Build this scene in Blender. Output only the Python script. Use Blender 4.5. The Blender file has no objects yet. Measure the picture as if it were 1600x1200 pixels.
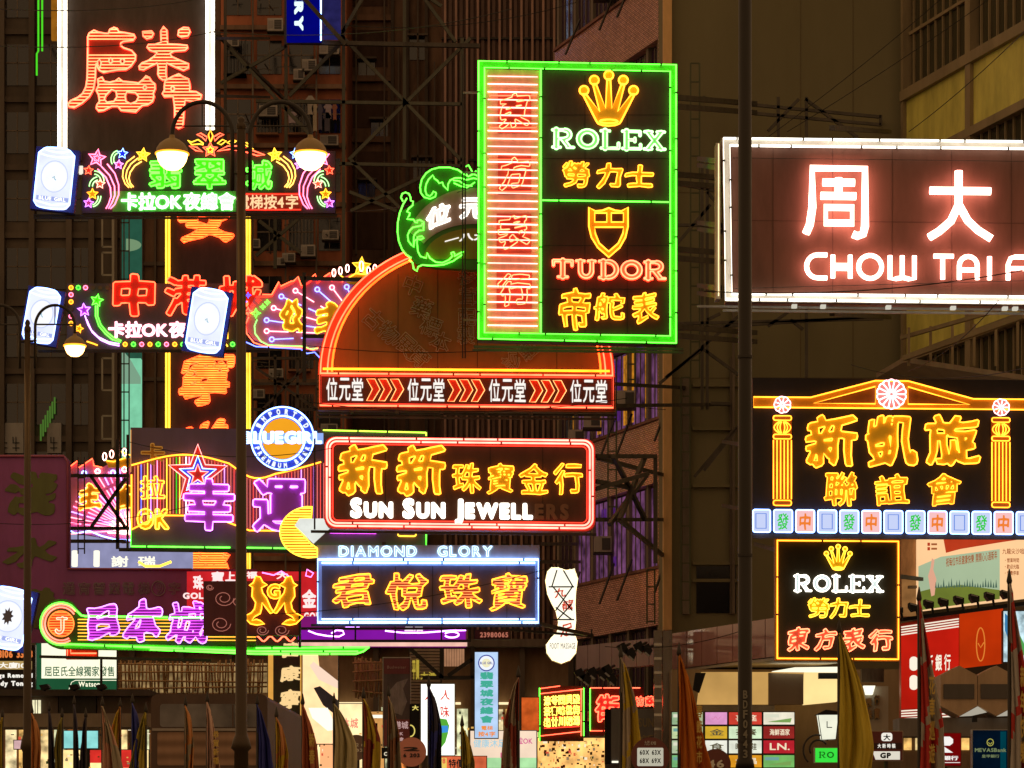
import bpy, math, random
import numpy as np
from mathutils import Vector
from mathutils.geometry import tessellate_polygon

# ------------------------------------------------------------------ camera, world, exposure
F = 4444.0      # focal length in photo pixels (100 mm lens on 36 mm, 1600 px wide)
CZ = 1.6        # camera height
HY = 1300.0     # horizon row: the lens is shifted upwards, so verticals stay vertical
scene = bpy.context.scene
cam = bpy.data.cameras.new('camera')
cam.lens = 100.0; cam.sensor_width = 36.0; cam.sensor_fit = 'HORIZONTAL'
cam.shift_y = 700.0 / 1600.0
cam.clip_end = 3000.0
cam_o = bpy.data.objects.new('camera', cam)
scene.collection.objects.link(cam_o)
cam_o.location = (0, 0, CZ); cam_o.rotation_euler = (math.radians(90), 0, 0)
scene.camera = cam_o
world = bpy.data.worlds.new('World'); scene.world = world
world.use_nodes = True
bg = world.node_tree.nodes['Background']
bg.inputs['Color'].default_value = (1.0, 0.61, 0.31, 1)      # city glow of a night sky
bg.inputs['Strength'].default_value = 0.55
scene.view_settings.view_transform = 'Standard'
scene.view_settings.look = 'None'
scene.view_settings.exposure = 0.0
scene.view_settings.gamma = 1.0
scene.view_settings.use_curve_mapping = False
scene.cycles.use_denoising = True
scene.cycles.max_bounces = 4
scene.cycles.diffuse_bounces = 2
scene.cycles.glossy_bounces = 2
scene.cycles.transmission_bounces = 3
scene.cycles.transparent_max_bounces = 8
scene.cycles.sample_clamp_indirect = 6.0
scene.cycles.caustics_reflective = False
scene.cycles.caustics_refractive = False
random.seed(7)
COL = scene.collection

# ------------------------------------------------------------------ helpers: coordinates and colour
def P(px, py, Y):
    return Vector(((px - 800.0) * Y / F, Y, CZ + (HY - py) * Y / F))
def lin(v):
    v /= 255.0
    return v / 12.92 if v <= 0.04045 else ((v + 0.055) / 1.055) ** 2.4
def rgb(r, g, b):
    return (lin(r), lin(g), lin(b))

_mats = {}
def paint(name, col, rough=0.75, dirt=0.35, metal=0.0, scale=1.3, spec=0.3):
    if name in _mats: return _mats[name]
    m = bpy.data.materials.new(name); m.use_nodes = True
    nt = m.node_tree; b = nt.nodes['Principled BSDF']
    b.inputs['Roughness'].default_value = rough
    b.inputs['Metallic'].default_value = metal
    b.inputs['Specular IOR Level'].default_value = spec
    tc = nt.nodes.new('ShaderNodeTexCoord')
    mp = nt.nodes.new('ShaderNodeMapping'); mp.inputs['Scale'].default_value = (1.0, 1.0, 0.28)
    nz = nt.nodes.new('ShaderNodeTexNoise'); nz.inputs['Scale'].default_value = scale
    nz.inputs['Detail'].default_value = 8; nz.inputs['Roughness'].default_value = 0.65
    cr = nt.nodes.new('ShaderNodeMapRange')
    cr.inputs['From Min'].default_value = 0.32; cr.inputs['From Max'].default_value = 0.62
    cr.inputs['To Min'].default_value = 1.0 - dirt; cr.inputs['To Max'].default_value = 1.0
    mx = nt.nodes.new('ShaderNodeMix'); mx.data_type = 'RGBA'; mx.blend_type = 'MULTIPLY'
    mx.inputs[0].default_value = 1.0
    mx.inputs[6].default_value = (*col, 1)
    nt.links.new(tc.outputs['Object'], mp.inputs[0]); nt.links.new(mp.outputs[0], nz.inputs['Vector'])
    nt.links.new(nz.outputs['Fac'], cr.inputs['Value']); nt.links.new(cr.outputs[0], mx.inputs[7])
    nt.links.new(mx.outputs[2], b.inputs['Base Color'])
    bp = nt.nodes.new('ShaderNodeBump'); bp.inputs['Strength'].default_value = 0.25; bp.inputs['Distance'].default_value = 0.02
    nt.links.new(nz.outputs['Fac'], bp.inputs['Height']); nt.links.new(bp.outputs[0], b.inputs['Normal'])
    _mats[name] = m
    return m
def emit(name, col, strength=1.0, vary=0.0, scale=2.0):
    if name in _mats: return _mats[name]
    if vary: col = tuple(c ** 1.35 for c in col)
    if vary and any(w in name for w in ('shop', 'cream', 'entrance', 'poster', 'peach', 'bulkhead', 'box_glow')): strength *= 1.45
    if max(col) > 1.5 and not vary: vary = .32; scale = 1.3; strength *= 1.08
    if max(col) > 1.5: strength *= 1.15      # gas tubes, against plain lit panels
    m = bpy.data.materials.new(name); m.use_nodes = True
    nt = m.node_tree; nt.nodes.remove(nt.nodes['Principled BSDF'])
    e = nt.nodes.new('ShaderNodeEmission'); e.inputs['Color'].default_value = (*col, 1)
    e.inputs['Strength'].default_value = strength
    if vary:
        tc = nt.nodes.new('ShaderNodeTexCoord'); nz = nt.nodes.new('ShaderNodeTexNoise')
        nz.inputs['Scale'].default_value = scale; nz.inputs['Detail'].default_value = 4
        mr = nt.nodes.new('ShaderNodeMapRange'); mr.inputs['From Min'].default_value = 0.3; mr.inputs['From Max'].default_value = 0.7
        mr.inputs['To Min'].default_value = strength * (1 - vary); mr.inputs['To Max'].default_value = strength * (1 + vary * 0.4)
        nt.links.new(tc.outputs['Object'], nz.inputs['Vector']); nt.links.new(nz.outputs['Fac'], mr.inputs['Value'])
        nt.links.new(mr.outputs[0], e.inputs['Strength'])
    nt.links.new(e.outputs[0], nt.nodes['Material Output'].inputs['Surface'])
    _mats[name] = m
    return m
def striped(name, colA, colB, scale=6.0, rough=0.7, axis='X'):
    m = paint(name, colA, rough)
    nt = m.node_tree; mx = [n for n in nt.nodes if n.type == 'MIX'][0]
    tc = [n for n in nt.nodes if n.type == 'TEX_COORD'][0]
    w = nt.nodes.new('ShaderNodeTexWave'); w.bands_direction = axis; w.inputs['Scale'].default_value = scale
    w.inputs['Distortion'].default_value = 0.3
    r = nt.nodes.new('ShaderNodeMix'); r.data_type = 'RGBA'
    r.inputs[6].default_value = (*colA, 1); r.inputs[7].default_value = (*colB, 1)
    nt.links.new(tc.outputs['Object'], w.inputs['Vector']); nt.links.new(w.outputs['Fac'], r.inputs[0])
    nt.links.new(r.outputs[2], mx.inputs[6])
    return m
def tiles(name, col, mortar, sx, rough=0.25):
    m = paint(name, col, rough, 0.2)
    nt = m.node_tree; mx = [n for n in nt.nodes if n.type == 'MIX'][0]; b = nt.nodes['Principled BSDF']
    tc = nt.nodes.new('ShaderNodeTexCoord')
    sp = nt.nodes.new('ShaderNodeSeparateXYZ'); cb = nt.nodes.new('ShaderNodeCombineXYZ')
    nt.links.new(tc.outputs['Object'], sp.inputs[0])
    ad = nt.nodes.new('ShaderNodeMath'); ad.operation = 'ADD'
    nt.links.new(sp.outputs[0], ad.inputs[0]); nt.links.new(sp.outputs[1], ad.inputs[1])
    nt.links.new(ad.outputs[0], cb.inputs[0]); nt.links.new(sp.outputs[2], cb.inputs[1])
    br = nt.nodes.new('ShaderNodeTexBrick'); br.inputs['Scale'].default_value = sx
    br.inputs['Color1'].default_value = (*col, 1); br.inputs['Color2'].default_value = (*[c * 0.72 for c in col], 1)
    br.inputs['Mortar'].default_value = (*mortar, 1); br.inputs['Mortar Size'].default_value = 0.03
    nt.links.new(cb.outputs[0], br.inputs['Vector']); nt.links.new(br.outputs['Color'], mx.inputs[6])
    bp = [n for n in nt.nodes if n.type == 'BUMP'][0]
    bp.inputs['Strength'].default_value = 0.6
    nt.links.new(br.outputs['Fac'], bp.inputs['Height']); bp.invert = True
    return m

# ------------------------------------------------------------------ helpers: objects
class Thing:
    def __init__(s, name, label, cat, origin, group=None, kind=None):
        s.o = bpy.data.objects.new(name, None); COL.objects.link(s.o)
        s.o.empty_display_size = 0.2
        s.org = Vector(origin); s.o.location = s.org
        s.o['label'] = label; s.o['category'] = cat
        if group: s.o['group'] = group
        if kind: s.o['kind'] = kind
        s.Y = s.org.y; s.sk = 0.0; s.x0 = 0.0
    def mesh(s, name, V, Fc, mat, parent=None, smooth=False, label=None):
        if not V: return None
        me = bpy.data.meshes.new(name)
        me.from_pydata([tuple(Vector(v) - s.org) for v in V], [], Fc)
        mats = mat if isinstance(mat, list) else [mat]
        for m in mats: me.materials.append(m)
        if smooth:
            me.polygons.foreach_set('use_smooth', [True] * len(me.polygons))
        o = bpy.data.objects.new(name, me); COL.objects.link(o)
        o.parent = parent or s.o
        if label: o['label'] = label
        return o
    # a point on the sign's own plane; d metres in front of the board
    def pt(s, px, py, d=0.0):
        v = P(px, py + s.sk * (px - s.x0), s.Y)
        v.y -= d
        return v
    def fill(s, name, loops, mat, d0=0.0, d1=0.03, parent=None, label=None):
        V = []; Fc = []
        add_fill(V, Fc, s, loops, d0, d1)
        return s.mesh(name, V, Fc, mat, parent, label=label)
    def box(s, name, x0, y0, x1, y1, mat, d0=-0.35, d1=0.0, parent=None, label=None):
        V = []; Fc = []
        add_prism(V, Fc, [s.pt(x0, y0, d1), s.pt(x1, y0, d1), s.pt(x1, y1, d1), s.pt(x0, y1, d1)], (0, d1 - d0, 0))
        return s.mesh(name, V, Fc, mat, parent, label=label)
    def neon(s, name, paths, mat, r=1.5, d=0.1, parent=None, sides=6, label=None):
        if name == 'border_tube' and len(paths) > 1:
            return [s.neon(name, [p], mat, r, d, parent, sides, label) for p in paths][0]
        V = []; Fc = []
        for pts, closed in paths:
            add_tube(V, Fc, [s.pt(x, y, d) for x, y in pts], closed, r * .9 * s.Y / F, sides)
        o = s.mesh(name, V, Fc, mat, parent, smooth=True, label=label)
        if name in ('border_tube', 'divider_tube'):     # painted out joints and glass stand-offs along straight runs
            V = []; Fc = []
            for pts, closed in paths:
                q = pts + ([pts[0]] if closed else [])
                for (x0, y0), (x1, y1) in zip(q[:-1], q[1:]):
                    L = math.hypot(x1 - x0, y1 - y0)
                    k = int(L // 70)
                    for i in range(k):
                        t = (i + .5 + .25 * math.sin(i * 2.3 + x0)) / k; w = 1.3 / L
                        a_ = (x0 + (x1 - x0) * (t - w), y0 + (y1 - y0) * (t - w)); b_ = (x0 + (x1 - x0) * (t + w), y0 + (y1 - y0) * (t + w))
                        add_tube(V, Fc, [s.pt(*a_, d), s.pt(*b_, d)], False, (r * .9 + .25) * s.Y / F, 6)
                        add_bar(V, Fc, s.pt((a_[0] + b_[0]) / 2, (a_[1] + b_[1]) / 2, 0), s.pt((a_[0] + b_[0]) / 2, (a_[1] + b_[1]) / 2, d), .02)
            if V:
                c = s.mesh('tube_clips', V, Fc, _mats['dark_steel']); c['kind'] = 'stuff'
        return o

def add_prism(V, Fc, ring, ext):
    n = len(ring); b = len(V); e = Vector(ext)
    V += [Vector(p) for p in ring] + [Vector(p) + e for p in ring]
    Fc.append(tuple(range(b, b + n))); Fc.append(tuple(range(b + 2 * n - 1, b + n - 1, -1)))
    for i in range(n):
        j = (i + 1) % n
        Fc.append((b + i, b + n + i, b + n + j, b + j))
def add_box(V, Fc, a, c):
    x0, y0, z0 = a; x1, y1, z1 = c
    add_prism(V, Fc, [(x0, y0, z0), (x1, y0, z0), (x1, y0, z1), (x0, y0, z1)], (0, y1 - y0, 0))
def in_loop(p, L):
    c = False; x, y = p
    for i in range(len(L)):
        x0, y0 = L[i - 1]; x1, y1 = L[i]
        if (y0 > y) != (y1 > y) and x < x0 + (y - y0) * (x1 - x0) / (y1 - y0): c = not c
    return c
def add_fill(V, Fc, s, loops, d0, d1):
    loops = [L for L in loops if len(L) > 2]
    inside = [[j for j, M in enumerate(loops) if j != i and in_loop(L[0], M)] for i, L in enumerate(loops)]
    for i, L in enumerate(loops):
        if len(inside[i]) % 2: continue
        grp = [L] + [loops[j] for j in range(len(loops)) if i in inside[j] and len(inside[j]) == len(inside[i]) + 1]
        ox = sum(x for x, y in L) / len(L); oy = sum(y for x, y in L) / len(L)
        pts3 = [[Vector((x - ox, oy - y, 0)) for x, y in M] for M in grp]
        tris = tessellate_polygon(pts3)
        flat = [p for M in pts3 for p in M]
        b = len(V); n = len(flat)
        V += [s.pt(p.x + ox, oy - p.y, d1) for p in flat] + [s.pt(p.x + ox, oy - p.y, d0) for p in flat]
        for t in tris: Fc.append((b + t[0], b + t[1], b + t[2]))
        k = 0
        for M in pts3:
            m = len(M)
            for q in range(m):
                j = (q + 1) % m
                Fc.append((b + k + q, b + k + j, b + n + k + j, b + n + k + q))
            k += m
def add_tube(V, Fc, pts, closed, r, sides=6):
    q = []
    for p in pts:
        if not q or (p - q[-1]).length > 1e-5: q.append(p)
    if closed and len(q) > 2 and (q[0] - q[-1]).length < 1e-5: q.pop()
    n = len(q)
    if n < 2: return
    b = len(V); Yv = Vector((0, -1, 0))
    for i in range(n):
        if closed: t = q[(i + 1) % n] - q[i - 1]
        else: t = q[min(i + 1, n - 1)] - q[max(i - 1, 0)]
        if t.length < 1e-9: t = Vector((1, 0, 0))
        t.normalize()
        u = t.cross(Yv)
        if u.length < 1e-3: u = t.cross(Vector((1, 0, 0)))
        u.normalize(); w = t.cross(u)
        for k in range(sides):
            a = 2 * math.pi * k / sides
            V.append(q[i] + (u * math.cos(a) + w * math.sin(a)) * r)
    for i in range(n if closed else n - 1):
        j = (i + 1) % n
        for k in range(sides):
            k2 = (k + 1) % sides
            Fc.append((b + i * sides + k, b + i * sides + k2, b + j * sides + k2, b + j * sides + k))
    if not closed:
        Fc.append(tuple(b + k for k in range(sides - 1, -1, -1)))
        Fc.append(tuple(b + (n - 1) * sides + k for k in range(sides)))
def add_bar(V, Fc, a, c, w, h=None):
    a = Vector(a); c = Vector(c); h = h or w
    t = (c - a)
    if t.length < 1e-6: return
    t.normalize()
    up = Vector((0, 0, 1)) if abs(t.z) < 0.95 else Vector((0, 1, 0))
    u = t.cross(up).normalized() * (w / 2); v = t.cross(u).normalized() * (h / 2)
    add_prism(V, Fc, [a - u - v, a + u - v, a + u + v, a - u + v], c - a)
def add_lathe(V, Fc, c, prof, n=20):
    """prof: list of (radius, z) from bottom to top"""
    b = len(V); c = Vector(c)
    for r, z in prof:
        for k in range(n):
            a = 2 * math.pi * k / n
            V.append(c + Vector((r * math.cos(a), r * math.sin(a), z)))
    for i in range(len(prof) - 1):
        for k in range(n):
            k2 = (k + 1) % n
            Fc.append((b + i * n + k, b + i * n + k2, b + (i + 1) * n + k2, b + (i + 1) * n + k))
    Fc.append(tuple(b + k for k in range(n - 1, -1, -1)))
    Fc.append(tuple(b + (len(prof) - 1) * n + k for k in range(n)))
def single(name, V, Fc, mat, label=None, cat=None, group=None, kind=None, smooth=False):
    xs = [v[0] for v in V]; ys = [v[1] for v in V]; zs = [v[2] for v in V]
    org = Vector(((min(xs) + max(xs)) / 2, (min(ys) + max(ys)) / 2, min(zs)))
    me = bpy.data.meshes.new(name)
    me.from_pydata([tuple(Vector(v) - org) for v in V], [], Fc)
    me.materials.append(mat)
    if smooth: me.polygons.foreach_set('use_smooth', [True] * len(me.polygons))
    o = bpy.data.objects.new(name, me); COL.objects.link(o); o.location = org
    if label: o['label'] = label
    if cat: o['category'] = cat
    if group: o['group'] = group
    if kind: o['kind'] = kind
    return o

def seams(s, x0, x1, y0, y1, xs, ys, d, mat):
    for x in xs: s.box('panel_seam', x - .45, y0, x + .45, y1, mat, d, d + .006)
    for y in ys: s.box('panel_seam', x0, y - .45, x1, y + .45, mat, d, d + .0045)
def clutter(s, x0, y0, x1, y1, n, d=.03, seed=1, big=6):
    """goods and cards too small to tell apart"""
    rnd = random.Random(seed); V = []; Fc = []
    for k in range(n):
        x = rnd.uniform(x0, x1 - 2); y = rnd.uniform(y0, y1 - 2); w = min(x1 - x, rnd.uniform(1.0, big * .7)); h = min(y1 - y, rnd.uniform(1.0, big * .7)); e = d + k * .0015
        add_prism(V, Fc, [s.pt(x, y, e), s.pt(x + w, y, e), s.pt(x + w, y + h, e), s.pt(x, y + h, e)], (0, .02, 0))
    ms = [paint('goods_red', (.5, .08, .05), .6), paint('goods_dark', (.05, .04, .035), .6), emit('goods_white', (1.0, .85, .6), 1.0), paint('goods_brown', (.25, .14, .07), .6), emit('goods_red_lit', (.9, .12, .06), .8), emit('goods_amber_lit', (.9, .5, .12), .8), paint('goods_green', (.08, .3, .1), .6), emit('goods_dim_lit', (.35, .25, .13), .8)]
    o = s.mesh('small_goods', V, Fc, ms); o['kind'] = 'stuff'
    for k, p in enumerate(o.data.polygons): p.material_index = (k // 6 * 11 // 4) % 8
# ------------------------------------------------------------------ helpers: lettering
_glyph = {}
def raw_glyph(ch):
    if ch in _glyph: return _glyph[ch]
    c = bpy.data.curves.new('lettering', 'FONT'); c.body = ch; c.resolution_u = 3; c.fill_mode = 'FRONT'
    o = bpy.data.objects.new('lettering', c); COL.objects.link(o)
    dg = bpy.context.evaluated_depsgraph_get(); dg.update()
    ev = o.evaluated_get(dg); m = ev.to_mesh()
    key = {}; idx = []
    for v in m.vertices:
        k = (round(v.co.x, 4), round(v.co.y, 4))
        if k not in key: key[k] = len(key)
        idx.append(key[k])
    pts = np.array(list(key.keys()), float)
    cnt = {}
    for p in m.polygons:
        vs = [idx[i] for i in p.vertices]
        for i in range(len(vs)):
            a, b2 = vs[i], vs[(i + 1) % len(vs)]
            if a == b2: continue
            e = (min(a, b2), max(a, b2)); cnt[e] = cnt.get(e, 0) + 1
    seg = np.array([[*pts[a], *pts[b2]] for (a, b2), k in cnt.items() if k == 1], float)
    ev.to_mesh_clear(); COL.objects.unlink(o); bpy.data.objects.remove(o); bpy.data.curves.remove(c)
    _glyph[ch] = seg
    return seg
def contour(fieldv, xs, ys, eps):
    ins = fieldv < 0
    H, W = fieldv.shape
    code = (ins[:-1, :-1] * 1 + ins[:-1, 1:] * 2 + ins[1:, 1:] * 4 + ins[1:, :-1] * 8)
    nxt = {}; P2 = {}
    def ep(k):
        if k in P2: return k
        t, i, j = k
        if t == 0: a, b2 = fieldv[i, j], fieldv[i, j + 1]; f = a / (a - b2); P2[k] = (xs[j] + f * (xs[j + 1] - xs[j]), ys[i])
        else: a, b2 = fieldv[i, j], fieldv[i + 1, j]; f = a / (a - b2); P2[k] = (xs[j], ys[i] + f * (ys[i + 1] - ys[i]))
        return k
    T = {1: [(3, 0)], 2: [(0, 1)], 3: [(3, 1)], 4: [(1, 2)], 5: [(3, 0), (1, 2)], 6: [(0, 2)], 7: [(3, 2)],
         8: [(2, 3)], 9: [(2, 0)], 10: [(0, 1), (2, 3)], 11: [(2, 1)], 12: [(1, 3)], 13: [(1, 0)], 14: [(0, 3)]}
    for i, j in zip(*np.nonzero((code > 0) & (code < 15))):
        ed = ((0, i, j), (1, i, j + 1), (0, i + 1, j), (1, i, j))
        for a, b2 in T[int(code[i, j])]:
            nxt[ep(ed[a])] = ep(ed[b2])
    loops = []
    while nxt:
        k0, k = nxt.popitem()
        L = [P2[k0]]; 
        while k != k0:
            L.append(P2[k])
            if k not in nxt: break
            k = nxt.pop(k)
        if len(L) > 5:
            out = [L[0]]
            last = 0
            for q in range(2, len(L)):
                ax, ay = out[-1]; bx, by = L[q]
                dx, dy = bx - ax, by - ay; dl = math.hypot(dx, dy) + 1e-9
                if max(abs((L[m][0] - ax) * dy - (L[m][1] - ay) * dx) / dl for m in range(last + 1, q)) > eps:
                    out.append(L[q - 1]); last = q - 1
            out.append(L[-1])
            if len(out) > 3: loops.append(out)
    return loops
_cg = {}
def glyph(ch, bold=0.02, brush=0.0, n=90, ax=1.0):
    """outline loops of one character in em units, swollen by `bold`, with an optional brushed look"""
    k = (ch, bold, brush, n, ax)
    if k in _cg: return _cg[k]
    seg = raw_glyph(ch)
    if len(seg) == 0: _cg[k] = []; return []
    x0, x1 = seg[:, [0, 2]].min(), seg[:, [0, 2]].max(); y0, y1 = seg[:, [1, 3]].min(), seg[:, [1, 3]].max()
    mgn = bold * 2.2 + 0.08
    step = 1.0 / n
    xs = np.arange(x0 - mgn, x1 + mgn, step); ys = np.arange(y0 - mgn, y1 + mgn, step)
    X, Yg = np.meshgrid(xs, ys); px = X.ravel(); py = Yg.ravel()
    if brush:
        sx = px + brush * 0.035 * np.sin(6.1 * py + ord(ch[0]) % 7)
        sy = py - brush * 0.10 * (px - 0.4) + brush * 0.035 * np.sin(5.3 * px + ord(ch[0]) % 5)
        px, py = sx, sy
    A = seg[:, :2]; D = seg[:, 2:] - A
    best = np.full(px.shape, 1e9); inside = np.zeros(px.shape, bool)
    for (a0, a1), (d0, d1) in zip(A, D):
        L = (d0 / ax) ** 2 + d1 ** 2 + 1e-12
        t = np.clip(((px - a0) / ax * d0 / ax + (py - a1) * d1) / L, 0, 1)
        best = np.minimum(best, ((px - a0 - t * d0) / ax) ** 2 + (py - a1 - t * d1) ** 2)
        c = (a1 > py) != (a1 + d1 > py)
        if abs(d1) > 1e-12: inside ^= c & (px < a0 + (py - a1) * d0 / d1)
    d = np.sqrt(best); d[inside] *= -1
    w = bold
    if brush:
        w = bold * (1 + 0.55 * brush * np.sin(px * 11 + ord(ch[0])) * np.sin(py * 9.3 + 1.7))
    f = (d - w).reshape(X.shape)
    f = (f + np.roll(f, 1, 0) + np.roll(f, -1, 0) + np.roll(f, 1, 1) + np.roll(f, -1, 1)) / 5
    f[0, :] = f[-1, :] = 1; f[:, 0] = f[:, -1] = 1
    r = contour(f, xs, ys, 0.006 if n > 60 else 0.01)
    _cg[k] = r
    return r
SLAB = {
 'R': ([([(.2,0),(.2,1)],.09), ([(.04,.03),(.38,.03)],.04), ([(.04,.96),(.6,.96)],.05), ('arc',.6,.72,.22,.24,90,-90,.085), ([(.2,.48),(.6,.48)],.05), ([(.5,.46),(.76,.08)],.08), ([(.7,.03),(1.0,.03)],.04)],1.05),
 'O': ([('arc',.5,.5,.4,.43,0,360,.1)],1.0),
 'L': ([([(.22,0),(.22,1)],.09), ([(.04,.03),(.84,.03)],.045), ([(.04,.96),(.42,.96)],.045), ([(.84,.03),(.84,.3)],.05)],.9),
 'E': ([([(.22,0),(.22,1)],.09), ([(.04,.03),(.86,.03)],.045), ([(.04,.96),(.84,.96)],.045), ([(.86,.03),(.86,.26)],.045), ([(.84,.74),(.84,.96)],.045), ([(.22,.5),(.6,.5)],.05), ([(.6,.4),(.6,.6)],.04)],.92),
 'X': ([([(.2,.04),(.8,.94)],.085), ([(.8,.04),(.2,.94)],.085), ([(.03,.03),(.36,.03)],.045), ([(.64,.03),(.97,.03)],.045), ([(.05,.96),(.38,.96)],.045), ([(.62,.96),(.95,.96)],.045)],1.0),
 'T': ([([(.5,0),(.5,1)],.09), ([(.28,.03),(.72,.03)],.045), ([(.06,.95),(.94,.95)],.055), ([(.06,.68),(.06,.95)],.045), ([(.94,.68),(.94,.95)],.045)],1.0),
 'U': ([([(.24,.96),(.24,.4)],.085), ([(.78,.96),(.78,.4)],.075), ('arc',.51,.4,.27,.34,180,360,.085), ([(.06,.96),(.42,.96)],.045), ([(.62,.96),(.94,.96)],.045)],1.0),
 'D': ([([(.24,0),(.24,1)],.09), ([(.06,.03),(.5,.03)],.05), ([(.06,.96),(.5,.96)],.05), ('arc',.46,.5,.4,.46,90,-90,.09)],.98),
}
def arc(cx, cy, rx, ry, a0, a1, n=14):
    return [(cx + rx * math.cos(math.radians(a0 + (a1 - a0) * i / n)), cy + ry * math.sin(math.radians(a0 + (a1 - a0) * i / n))) for i in range(n + 1)]
def stroke_shape(strokes, n=70, eps=0.006):
    segs = []
    for s_ in strokes:
        if s_[0] == 'arc': pts = arc(*s_[1:7], 18); w = s_[7]
        else: pts, w = s_
        for a, b2 in zip(pts[:-1], pts[1:]): segs.append((*a, *b2, w))
    S_ = np.array(segs); m = S_[:, 4].max() * 1.3 + 0.04
    xs = np.arange(S_[:, [0, 2]].min() - m, S_[:, [0, 2]].max() + m, 1 / n); ys = np.arange(S_[:, [1, 3]].min() - m, S_[:, [1, 3]].max() + m, 1 / n)
    X, Yg = np.meshgrid(xs, ys); f = np.full(X.shape, 1e9)
    for a, b2, c, d, w in S_:
        dx, dy = c - a, d - b2; L = dx * dx + dy * dy + 1e-12
        t = np.clip(((X - a) * dx + (Yg - b2) * dy) / L, 0, 1)
        f = np.minimum(f, np.hypot(X - a - t * dx, Yg - b2 - t * dy) - w)
    return contour(f, xs, ys, eps)
def layout(txt, **kw):
    """[(char, loops in em units)] laid out on one line"""
    out = []; cur = 0.0
    for ch in txt:
        if ch == ' ': cur += kw.get('space', 0.45); continue
        if kw.get('slab') and ch in SLAB:
            st, w = SLAB[ch]; L = _cg.get(('slab', ch)) or stroke_shape(st); _cg[('slab', ch)] = L
            out.append((ch, [[(x + cur, y) for x, y in l] for l in L])); cur += w + 0.09; continue
        L = glyph(ch, kw.get('bold', .02), kw.get('brush', 0.0), kw.get('n', 90), kw.get('ax', 1.0))
        if not L: cur += 0.4; continue
        xa = min(p[0] for l in L for p in l); xb = max(p[0] for l in L for p in l)
        if ord(ch) > 0x2e80: out.append((ch, [[(x + cur, y) for x, y in l] for l in L])); cur += 1.0 + kw.get('track', 0.0)
        else: out.append((ch, [[(x - xa + cur, y) for x, y in l] for l in L])); cur += xb - xa + 0.09 + kw.get('track', 0.0)
    return out
def place(items, x0, y0, x1, y1):
    xs = [p[0] for _, L in items for l in L for p in l]; ys = [p[1] for _, L in items for l in L for p in l]
    ax, bx, ay, by = min(xs), max(xs), min(ys), max(ys)
    return [(c, [[(x0 + (x - ax) / (bx - ax) * (x1 - x0), y1 - (y - ay) / (by - ay) * (y1 - y0)) for x, y in l] for l in L]) for c, L in items]
def place_v(txt, x0, y0, x1, y1, **kw):
    n = len(txt); h = (y1 - y0) / n; out = []
    for i, ch in enumerate(txt):
        L = glyph(ch, kw.get('bold', .02), kw.get('brush', 0.0), kw.get('n', 90), kw.get('ax', 1.0))
        out += place([(ch, L)], x0, y0 + i * h + h * .07, x1, y0 + (i + 1) * h - h * .07)
    return out
def xform(items, fn):
    return [(c, [[fn(x, y) for x, y in l] for l in L]) for c, L in items]
def hatch(loops, sp, inset=1.2, vert=False):
    segs = []
    E = [(l[i], l[(i + 1) % len(l)]) for l in loops for i in range(len(l))]
    a = 0 if vert else 1
    lo = min(p[a] for l in loops for p in l); hi = max(p[a] for l in loops for p in l)
    y = lo + sp * .6
    while y < hi:
        xs = []
        for p, q in E:
            if (p[a] > y) != (q[a] > y): xs.append(p[1 - a] + (y - p[a]) * (q[1 - a] - p[1 - a]) / (q[a] - p[a]))
        xs.sort()
        for u, v in zip(xs[::2], xs[1::2]):
            if v - u > 2.5 * inset:
                segs.append(([(y, u + inset), (y, v - inset)] if vert else [(u + inset, y), (v - inset, y)], False))
        y += sp
    return segs
def signtext(s, items, face=None, tube=None, r=1.3, d=0.03, td=0.10, hatchm=None, hsp=4.0, hr=0.8, name='character', merge=False, d0=0.0):
    """each character a part: its painted face, with the bent tube and hatch tubes as sub-parts"""
    if merge:
        V = []; Fc = []
        for c, L in items: add_fill(V, Fc, s, L, d0, d)
        par = s.mesh(name, V, Fc, face) if face else None
        if par: par['kind'] = 'stuff'
        if tube: s.neon('neon_outline', [(l, True) for _, L in items for l in L], tube, r, td, par)
        return
    for c, L in items:
        par = s.fill(name, L, face, d0, d) if face else None
        if tube: s.neon('neon_outline', [(l, True) for l in L], tube, r, td, par)
        if hatchm: s.neon('neon_hatch', hatch(L, hsp), hatchm, hr, td - 0.02, par, sides=5)
def star(cx, cy, R, rot=0.0, k=0.45, n=5):
    return [(cx + (R if i % 2 == 0 else R * k) * math.sin(rot + i * math.pi / n), cy - (R if i % 2 == 0 else R * k) * math.cos(rot + i * math.pi / n)) for i in range(2 * n)]
def rrect(x0, y0, x1, y1, r, n=6):
    return (arc(x1 - r, y0 + r, r, r, -90, 0, n) + arc(x1 - r, y1 - r, r, r, 0, 90, n) +
            arc(x0 + r, y1 - r, r, r, 90, 180, n) + arc(x0 + r, y0 + r, r, r, 180, 270, n))
def rect(x0, y0, x1, y1): return [(x0, y0), (x1, y0), (x1, y1), (x0, y1)]
def sign(name, label, cat, x, ybot, Y, group=None, sk=0.0, x0=0.0):
    t = Thing(name, label, cat, P(x, ybot, Y), group); t.sk = sk; t.x0 = x0
    return t
def beams(s, pts, mat, name='support_beam', w=0.12):
    """steel arms: pairs of (px, py, Y) joined by square bars, each its own part"""
    for a, b2 in pts:
        V = []; Fc = []; add_bar(V, Fc, P(*a), P(*b2), w); s.mesh(name, V, Fc, mat)

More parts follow.
